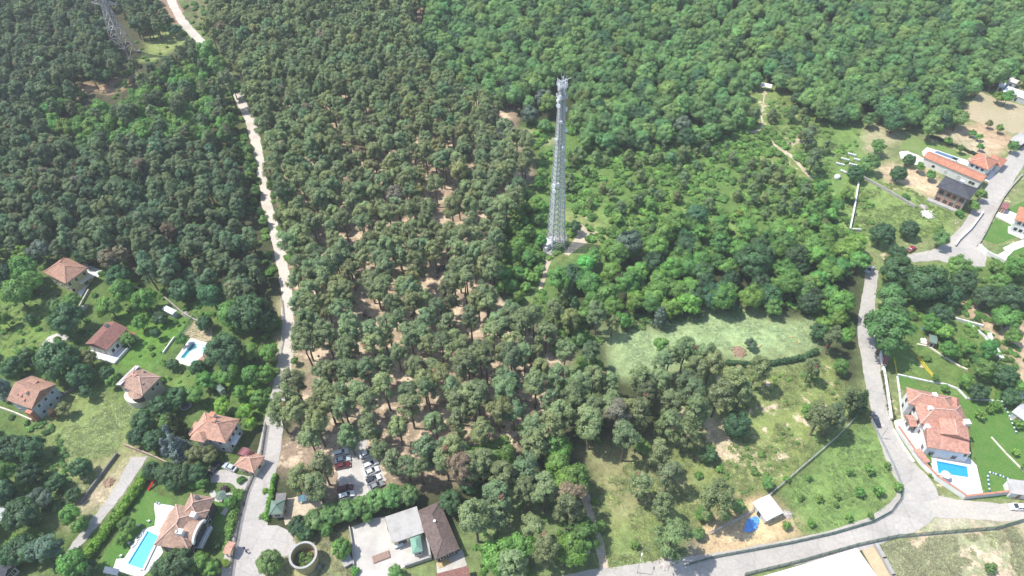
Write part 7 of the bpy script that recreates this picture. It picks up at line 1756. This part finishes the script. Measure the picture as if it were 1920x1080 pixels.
car(431,876,(416,870),'paint_silver','silver car beside the orange tiled gatehouse')
car(69,676,(75,668),'paint_white','white car under the big dark tree by the pale drive')
car(790,411,(800,406),'paint_silver','silver car deep in the tall pine stand')
car(829,503,(838,498),'paint_navy','dark car in a gap of the tall pine stand')
sheet('garden_drive',[(90,632),(118,620),(135,628),(120,640),(95,655),(70,690),(50,685),(68,660)],.04,M['yard'],.3,'pale paved drive below the meadow of the yellow walled house')

# ------------------------------------------------------------------ people
def person(px,py,heading,label,top,legs,stride):
    """standing or walking figure grown from a skeleton: one continuous body, clothes as close fitting shells"""
    p=P(px,py); e=empty('person',p,heading,label,'person')
    s=stride
    J={'pel':(0,0,.95),'waist':(0,0,1.12),'chest':(.02,0,1.32),'neck':(.03,0,1.48),'head':(.05,0,1.58),'crown':(.05,0,1.70),
       'hipL':(0,.10,.90),'kneL':(.14*s,.10,.50),'ankL':(.10*s+.05,.10,.09),'toeL':(.24*s+.10,.10,.04),'hipR':(0,-.10,.90),'kneR':(-.06*s,-.10,.50),'ankR':(-.30*s,-.10,.12),'toeR':(-.16*s,-.10,.04),
       'shoL':(.02,.19,1.42),'elbL':(-.12*s,.25,1.14),'wriL':(-.02,.25,.90),'hanL':(.03,.25,.80),'shoR':(.02,-.19,1.42),'elbR':(.08*s,-.25,1.14),'wriR':(.24*s,-.24,.93),'hanR':(.30*s,-.24,.84)}
    Rr={'pel':.15,'waist':.135,'chest':.16,'neck':.065,'head':.10,'crown':.075,'hipL':.10,'kneL':.065,'ankL':.045,'toeL':.04,'hipR':.10,'kneR':.065,'ankR':.045,'toeR':.04,'shoL':.075,'elbL':.05,'wriL':.035,'hanL':.035,'shoR':.075,'elbR':.05,'wriR':.035,'hanR':.035}
    E=[('pel','waist'),('waist','chest'),('chest','neck'),('neck','head'),('head','crown'),('pel','hipL'),('hipL','kneL'),('kneL','ankL'),('ankL','toeL'),('pel','hipR'),('hipR','kneR'),('kneR','ankR'),('ankR','toeR'),('chest','shoL'),('shoL','elbL'),('elbL','wriL'),('wriL','hanL'),('chest','shoR'),('shoR','elbR'),('elbR','wriR'),('wriR','hanR')]
    def skin(nm,names,mtl,grow):
        ks=[k for k in J if k in names]; ix={k:i for i,k in enumerate(ks)}
        me=bpy.data.meshes.new(nm); me.from_pydata([J[k] for k in ks],[(ix[a],ix[b]) for a,b in E if a in ix and b in ix],[])
        o=bpy.data.objects.new(nm,me); COL.objects.link(o); o.parent=e
        md=o.modifiers.new('skin','SKIN'); md.use_smooth_shade=True
        if not me.skin_vertices:
            with bpy.context.temp_override(object=o,active_object=o): bpy.ops.mesh.customdata_skin_add()
        for k,i in ix.items():
            r=Rr[k]+grow; me.skin_vertices[0].data[i].radius=(r,r)
        me.skin_vertices[0].data[0].use_root=True
        sb=o.modifiers.new('smooth','SUBSURF'); sb.levels=1; sb.render_levels=1
        me.materials.append(M[mtl]); return o
    skin('body',set(J),'skin',0)
    skin('shirt',{'pel','waist','chest','shoL','elbL','shoR','elbR'},top,.015)
    skin('trousers',{'pel','hipL','kneL','ankL','hipR','kneR','ankR'},legs,.013)
    mb=MB(); mb.tube([(.03,0,1.60),(.03,0,1.68),(.03,0,1.75),(.03,0,1.79)],[.10,.115,.10,.04],10); mb.build('hair',M['cloth_dark'],e,smooth=True)
person(460,1031,2.0,'person in dark clothes walking on the lane, the upper of two','cloth_dark','cloth_blue',1.0)
person(464,1037,2.3,'person in grey top walking on the lane, the lower of two','cloth_grey','cloth_dark',.8)

for i_,(x_,y_,s_) in enumerate(((-1.2,.9,.75),(.9,1.3,.6),(1.3,-.7,.7),(-.4,-1.2,.5),(-1.6,-.5,.55),(.2,.3,.45))):
    q=bpy.data.objects.new('plant',VAR['bush'][i_%4][0]); COL.objects.link(q); q.parent=tk; q.location=(x_,y_,1.15); q.scale=(s_,s_,s_); q['tint']=list(T_BB if i_%2 else T_BR)
# ------------------------------------------------------------------ small things
def lamp(px,py,label,h=7.0,hd=0.0):
    e=empty('street_lamp',P(px,py),hd,label,'street lamp'); mb=MB(); mb.tube([(0,0,0),(0,0,h*.6),(0,0,h)],[.09,.07,.05],6); mb.build('pole',M['steel'],e)
    mb=MB(); mb.tube([(0,0,h-.05),(.7,0,h+.25),(1.5,0,h+.3)],[.05,.04,.04],5); mb.build('arm',M['steel'],e); mb=MB(); mb.box(1.3,2.0,-.14,.14,h+.22,h+.36); mb.build('lamp_head',M['white_metal'],e)
lamp(1194,1074,'pale street lamp at the verge near the dirt footpath',7,1.2)
lamp(1651,822,'street lamp beside the curving road by the navy car',6,3.0)
lamp(1862,690,'lamp post by the broad white garden wall',5,2.0)
for i,(x_,y_) in enumerate([(1597,292),(1584,301),(1575,310),(1608,302),(1599,311),(1583,324),(1590,327)]):
    e=empty('hive_row',P(x_,y_),rad(-28),['white bench-like row, topmost on the grassy rise','white row below the topmost one','white row at the lower edge of the group','white row beside the topmost one','white row next to the small dark tree','short white row in the bushes below the group','last short white row beside the bush'][i],'hives','white rows on the grassy rise')
    for j in range(4 if i<5 else 2):
        mb=MB(); mb.box(-1.7+j*.85,-1.7+j*.85+.62,-.3,.3,.25,.85); b_=mb.build('hive',M['white_metal'],e); mb=MB(); mb.box(-1.74+j*.85,-1.7+j*.85+.66,-.34,.34,.85,.95); mb.build('lid',M['white_metal'],b_)
    mb=MB(); mb.box(-1.8,1.8 if i<5 else 0,-.25,.25,0,.25); mb.build('stand',M['wood'],e)
e=empty('white_tank',P(1569,334),0,'round white water tank in bushes below the white rows','tank'); mb=MB(); mb.tube([(0,0,0),(0,0,.1),(0,0,1.3),(0,0,1.6)],[1.1,1.15,1.15,.7],16); mb.build('vessel',M['white_metal'],e,smooth=True); mb=MB(); mb.tube([(0,0,1.55),(0,0,1.75)],[.3,.3],10); mb.build('lid',M['grey_wall'],e)
def trampoline(px,py):
    e=empty('round_trampoline',P(px,py),0,'round pale trampoline among garden trees by the salmon roofed house','trampoline')
    mb=MB(); mb.tube([(0,0,.75),(0,0,.8)],[1.4,1.4],20); mb.build('mat',M['cloth_grey'],e)
    mb=MB(); R_=1.6
    for k in range(20):
        a=2*math.pi*k/20; c=2*math.pi*(k+1)/20; mb.beam((R_*math.cos(a),R_*math.sin(a),.82),(R_*math.cos(c),R_*math.sin(c),.82),.3,.08)
    mb.build('pad',M['translucent_sheet'],e)
    for k in range(5): a=2*math.pi*k/5; mb=MB(); mb.tube([(R_*math.cos(a),R_*math.sin(a),0),(R_*math.cos(a),R_*math.sin(a),2.3)],[.04,.04],5); mb.build('leg',M['steel'],e)
trampoline(350,763)
def lounger(px,py,hd,label):
    e=empty('sun_lounger',P(px,py),hd,label,'sun lounger','loungers round the turquoise pool')
    mb=MB(); mb.box(-.9,.45,-.33,.33,.28,.38); mb.build('seat',M['white_metal'],e)
    mb=MB(); mb.beam((.45,0,.33),(1.0,0,.8),.66,.08); mb.build('backrest',M['white_metal'],e)
    for x_ in (-.8,.4):
        for y_ in (-.28,.28): mb=MB(); mb.box(x_-.04,x_+.04,y_-.04,y_+.04,0,.28); mb.build('leg',M['white_metal'],e)
for q in [(263,1006,.9,'white lounger at the upper corner of the turquoise pool'),(259,1011,.9,'white lounger second along the turquoise pool edge'),(252,1022,.9,'white lounger at the long side of the turquoise pool')]: lounger(*q)
def chair(px,py,hd,label):
    e=empty('garden_chair',P(px,py),hd,label,'chair','white chairs on the lawn by the turquoise pool')
    mb=MB(); mb.box(-.28,.28,-.28,.28,.4,.48); mb.build('seat',M['white_metal'],e); mb=MB(); mb.box(-.28,-.2,-.28,.28,.48,1.0); mb.build('backrest',M['white_metal'],e)
    for x_ in (-.24,.24):
        for y_ in (-.24,.24): mb=MB(); mb.box(x_-.04,x_+.04,y_-.04,y_+.04,0,.4); mb.build('leg',M['white_metal'],e)
for q in [(298,945,0,'white chair on the lawn above the pool curve'),(280,978,1,'white chair beside the tree by the pool'),(262,986,2,'white chair on the lawn at the pool top corner'),(243,1019,1,'white chair on the lawn halfway down the pool'),(228,1043,2,'white chair on the lawn at the pool foot')]: chair(*q)
e=empty('playground_slide',P(287,911),rad(60),'red plastic slide at the hedge end of the lawn','slide')
mb=MB(); mb.beam((-1.6,0,.15),(.9,0,1.4),.55,.08); mb.build('chute',M['plastic_red'],e)
for s in (-.27,.27): mb=MB(); mb.beam((-1.6,s,.28),(.9,s,1.55),.06,.2); mb.build('side_rail',M['plastic_red'],e)
mb=MB(); mb.box(.9,1.4,-.28,.28,1.35,1.42); mb.build('platform',M['plastic_red'],e)
for s in (-.25,.25): mb=MB(); mb.beam((1.9,s,0),(1.4,s,1.45),.07); mb.build('ladder_rail',M['plastic_red'],e)
e=empty('parasol',P(1768,897),0,'pale parasol and table at the corner of the blue pool','parasol'); mb=MB(); mb.tube([(0,0,0),(0,0,2.5)],[.04,.04],5); mb.build('pole',M['steel'],e)
mb=MB(); mb.add([(1.3*math.cos(2*math.pi*k/8),1.3*math.sin(2*math.pi*k/8),2.1) for k in range(8)]+[(0,0,2.7)],[(k,(k+1)%8,8) for k in range(8)]); mb.build('canopy',M['cream_wall'],e)
e=empty('pergola',P(419,936),.4,'dark round garden pavilion roof on the small lawn','pavilion'); mb=MB(); mb.add([(1.5*math.cos(2*math.pi*k/8),1.5*math.sin(2*math.pi*k/8),2.2) for k in range(8)]+[(0,0,3.2)],[(k,(k+1)%8,8) for k in range(8)]+[tuple(reversed(range(8)))]); mb.build('roof',M['metal_sage_roof'],e)
for k in range(4): a=math.pi/4+k*math.pi/2; mb=MB(); mb.tube([(1.1*math.cos(a),1.1*math.sin(a),0),(1.1*math.cos(a),1.1*math.sin(a),2.25)],[.07,.07],5); mb.build('post',M['wood'],e)
ribbon('garden_path',[(397,921),(402,932),(412,937),(428,928),(436,935),(428,950),(418,965)],1.4,.05,M['yard'],.15,'curved pale garden path round the small pavilion')
# rubble heaps, stones
def heap(px,py,r,h,mtl,label,n=46,name='rubble_heap',size=(.12,.38)):
    e=empty(name,P(px,py),0,label,'heap'); rg=random.Random(px); mb=MB()
    for i in range(n):
        a=rg.uniform(0,6.28); q=r*math.sqrt(rg.random()); s=rg.uniform(*size); z=h*(1-q/r)*rg.random()
        k=ICO_V*s*np.array([1,rg.uniform(.6,1.1),rg.uniform(.5,.8)])+np.array([q*math.cos(a),q*math.sin(a),z+s*.3]); k+=np.random.RandomState(i).uniform(-.07,.07,k.shape)*s*2
        mb.add(k.tolist(),[tuple(f) for f in ICO_F])
    o=mb.build('stones',M[mtl],e); o['kind']='stuff'
    mb=MB(); mb.add([(r*rg.uniform(.5,.85)*math.cos(2*math.pi*k/14),r*.95*math.sin(2*math.pi*k/14),0) for k in range(14)]+[(r*.5*math.cos(2*math.pi*k/14+.2),r*.5*math.sin(2*math.pi*k/14+.2),h*.55) for k in range(14)]+[(0,0,h*.8)],[(k,(k+1)%14,14+(k+1)%14,14+k) for k in range(14)]+[(14+k,14+(k+1)%14,28) for k in range(14)]); mb.build('mound',M[mtl],e)
for q in [(1738,402,2.6,.9,'white_stone','pale rubble heap on the weedy plot'),(1731,388,1.5,.6,'rubble','smaller grey rubble heap above the pale one'),(155,578,1.6,.7,'cream_wall','broken cream stones below the yellow walled house'),(348,588,1.2,.5,'rubble','small pile of stones beside the furrowed plot'),(1386,660,2.6,.9,'brown_dirt','reddish brown brush heap at the meadow edge'),(205,905,1.6,.6,'brown_dirt','heap of dug earth beside the narrow drive'),(1113,660,1.1,1.4,'white_stone','pale boulder-like pile at the meadow corner'),(1740,615,1.0,.8,'white_stone','stacked white blocks above the green cabin'),(1732,640,1.2,.5,'white_stone','scattered white blocks beside the green cabin'),(1248,1058,1.8,.5,'rubble','pale rubble beside the asphalt road verge'),(1475,965,1.2,.4,'rubble','loose planks and rubble beside the white shed')]: heap(*q)
e=empty('blue_drum',P(1733,617,0),0,'blue plastic drum beside the white blocks','drum'); mb=MB(); mb.tube([(0,0,0),(0,0,.2),(0,0,1.2),(0,0,1.4)],[.6,.7,.7,.5],12); mb.build('vessel',M['tarp_blue'],e,smooth=True); mb=MB(); mb.tube([(0,0,1.38),(0,0,1.46)],[.3,.3],10); mb.build('lid',M['paint_blue'],e)
e=empty('garden_bench',P(1098,1038),.5,'pale concrete bench under trees beside the dirt footpath','bench'); mb=MB(); mb.box(-1.0,1.0,-.6,.6,.6,.8); mb.build('seat',M['yard'],e); 
for x_ in (-.7,.7): mb=MB(); mb.box(x_-.12,x_+.12,-.5,.5,0,.6); mb.build('leg',M['concrete'],e)
e=empty('rusty_post_box',P(1551,652),0,'tall rusty red sheet post at the meadow end','post'); mb=MB(); mb.box(-.5,.5,-.2,.2,0,4.2); mb.build('panel',M['red_sheet'],e); mb=MB(); mb.box(-.1,.1,-.1,.1,0,4.5); mb.build('post',M['rust_steel'],e)
for i,(x_,y_) in enumerate([(1486,632),(1498,640),(1249,668),(1424,650)]):
    e=empty('fallen_log',P(x_,y_),i*1.3,['pale log lying highest on the meadow','pale log beside the brush end of the meadow','pale log near the leafy meadow trees','pale log beside the brown brush heap'][i],'log','logs lying on the pale meadow'); mb=MB(); mb.tube([(-1,0,.18),(0,.05,.2),(1,0,.18)],[.18,.17,.14],7); mb.build('trunk',M['yellow_wood'],e)

# ------------------------------------------------------------------ summer haze: one box of thin air round camera and scene
mb=MB(); mb.box(-5600,5600,-5600,8600,-1.0,CAM_H+6)
hz=mb.build('haze'); tag(hz,'thin summer haze over the whole slope',kind='stuff')
mt,n=_nodes('haze_air'); pv=N(n,'ShaderNodeVolumePrincipled'); out=N(n,'ShaderNodeOutputMaterial')
pv.inputs['Color'].default_value=(.95,.97,.96,1); pv.inputs['Density'].default_value=.00021
n.links.new(pv.outputs[0],out.inputs['Volume']); hz.data.materials.append(mt)
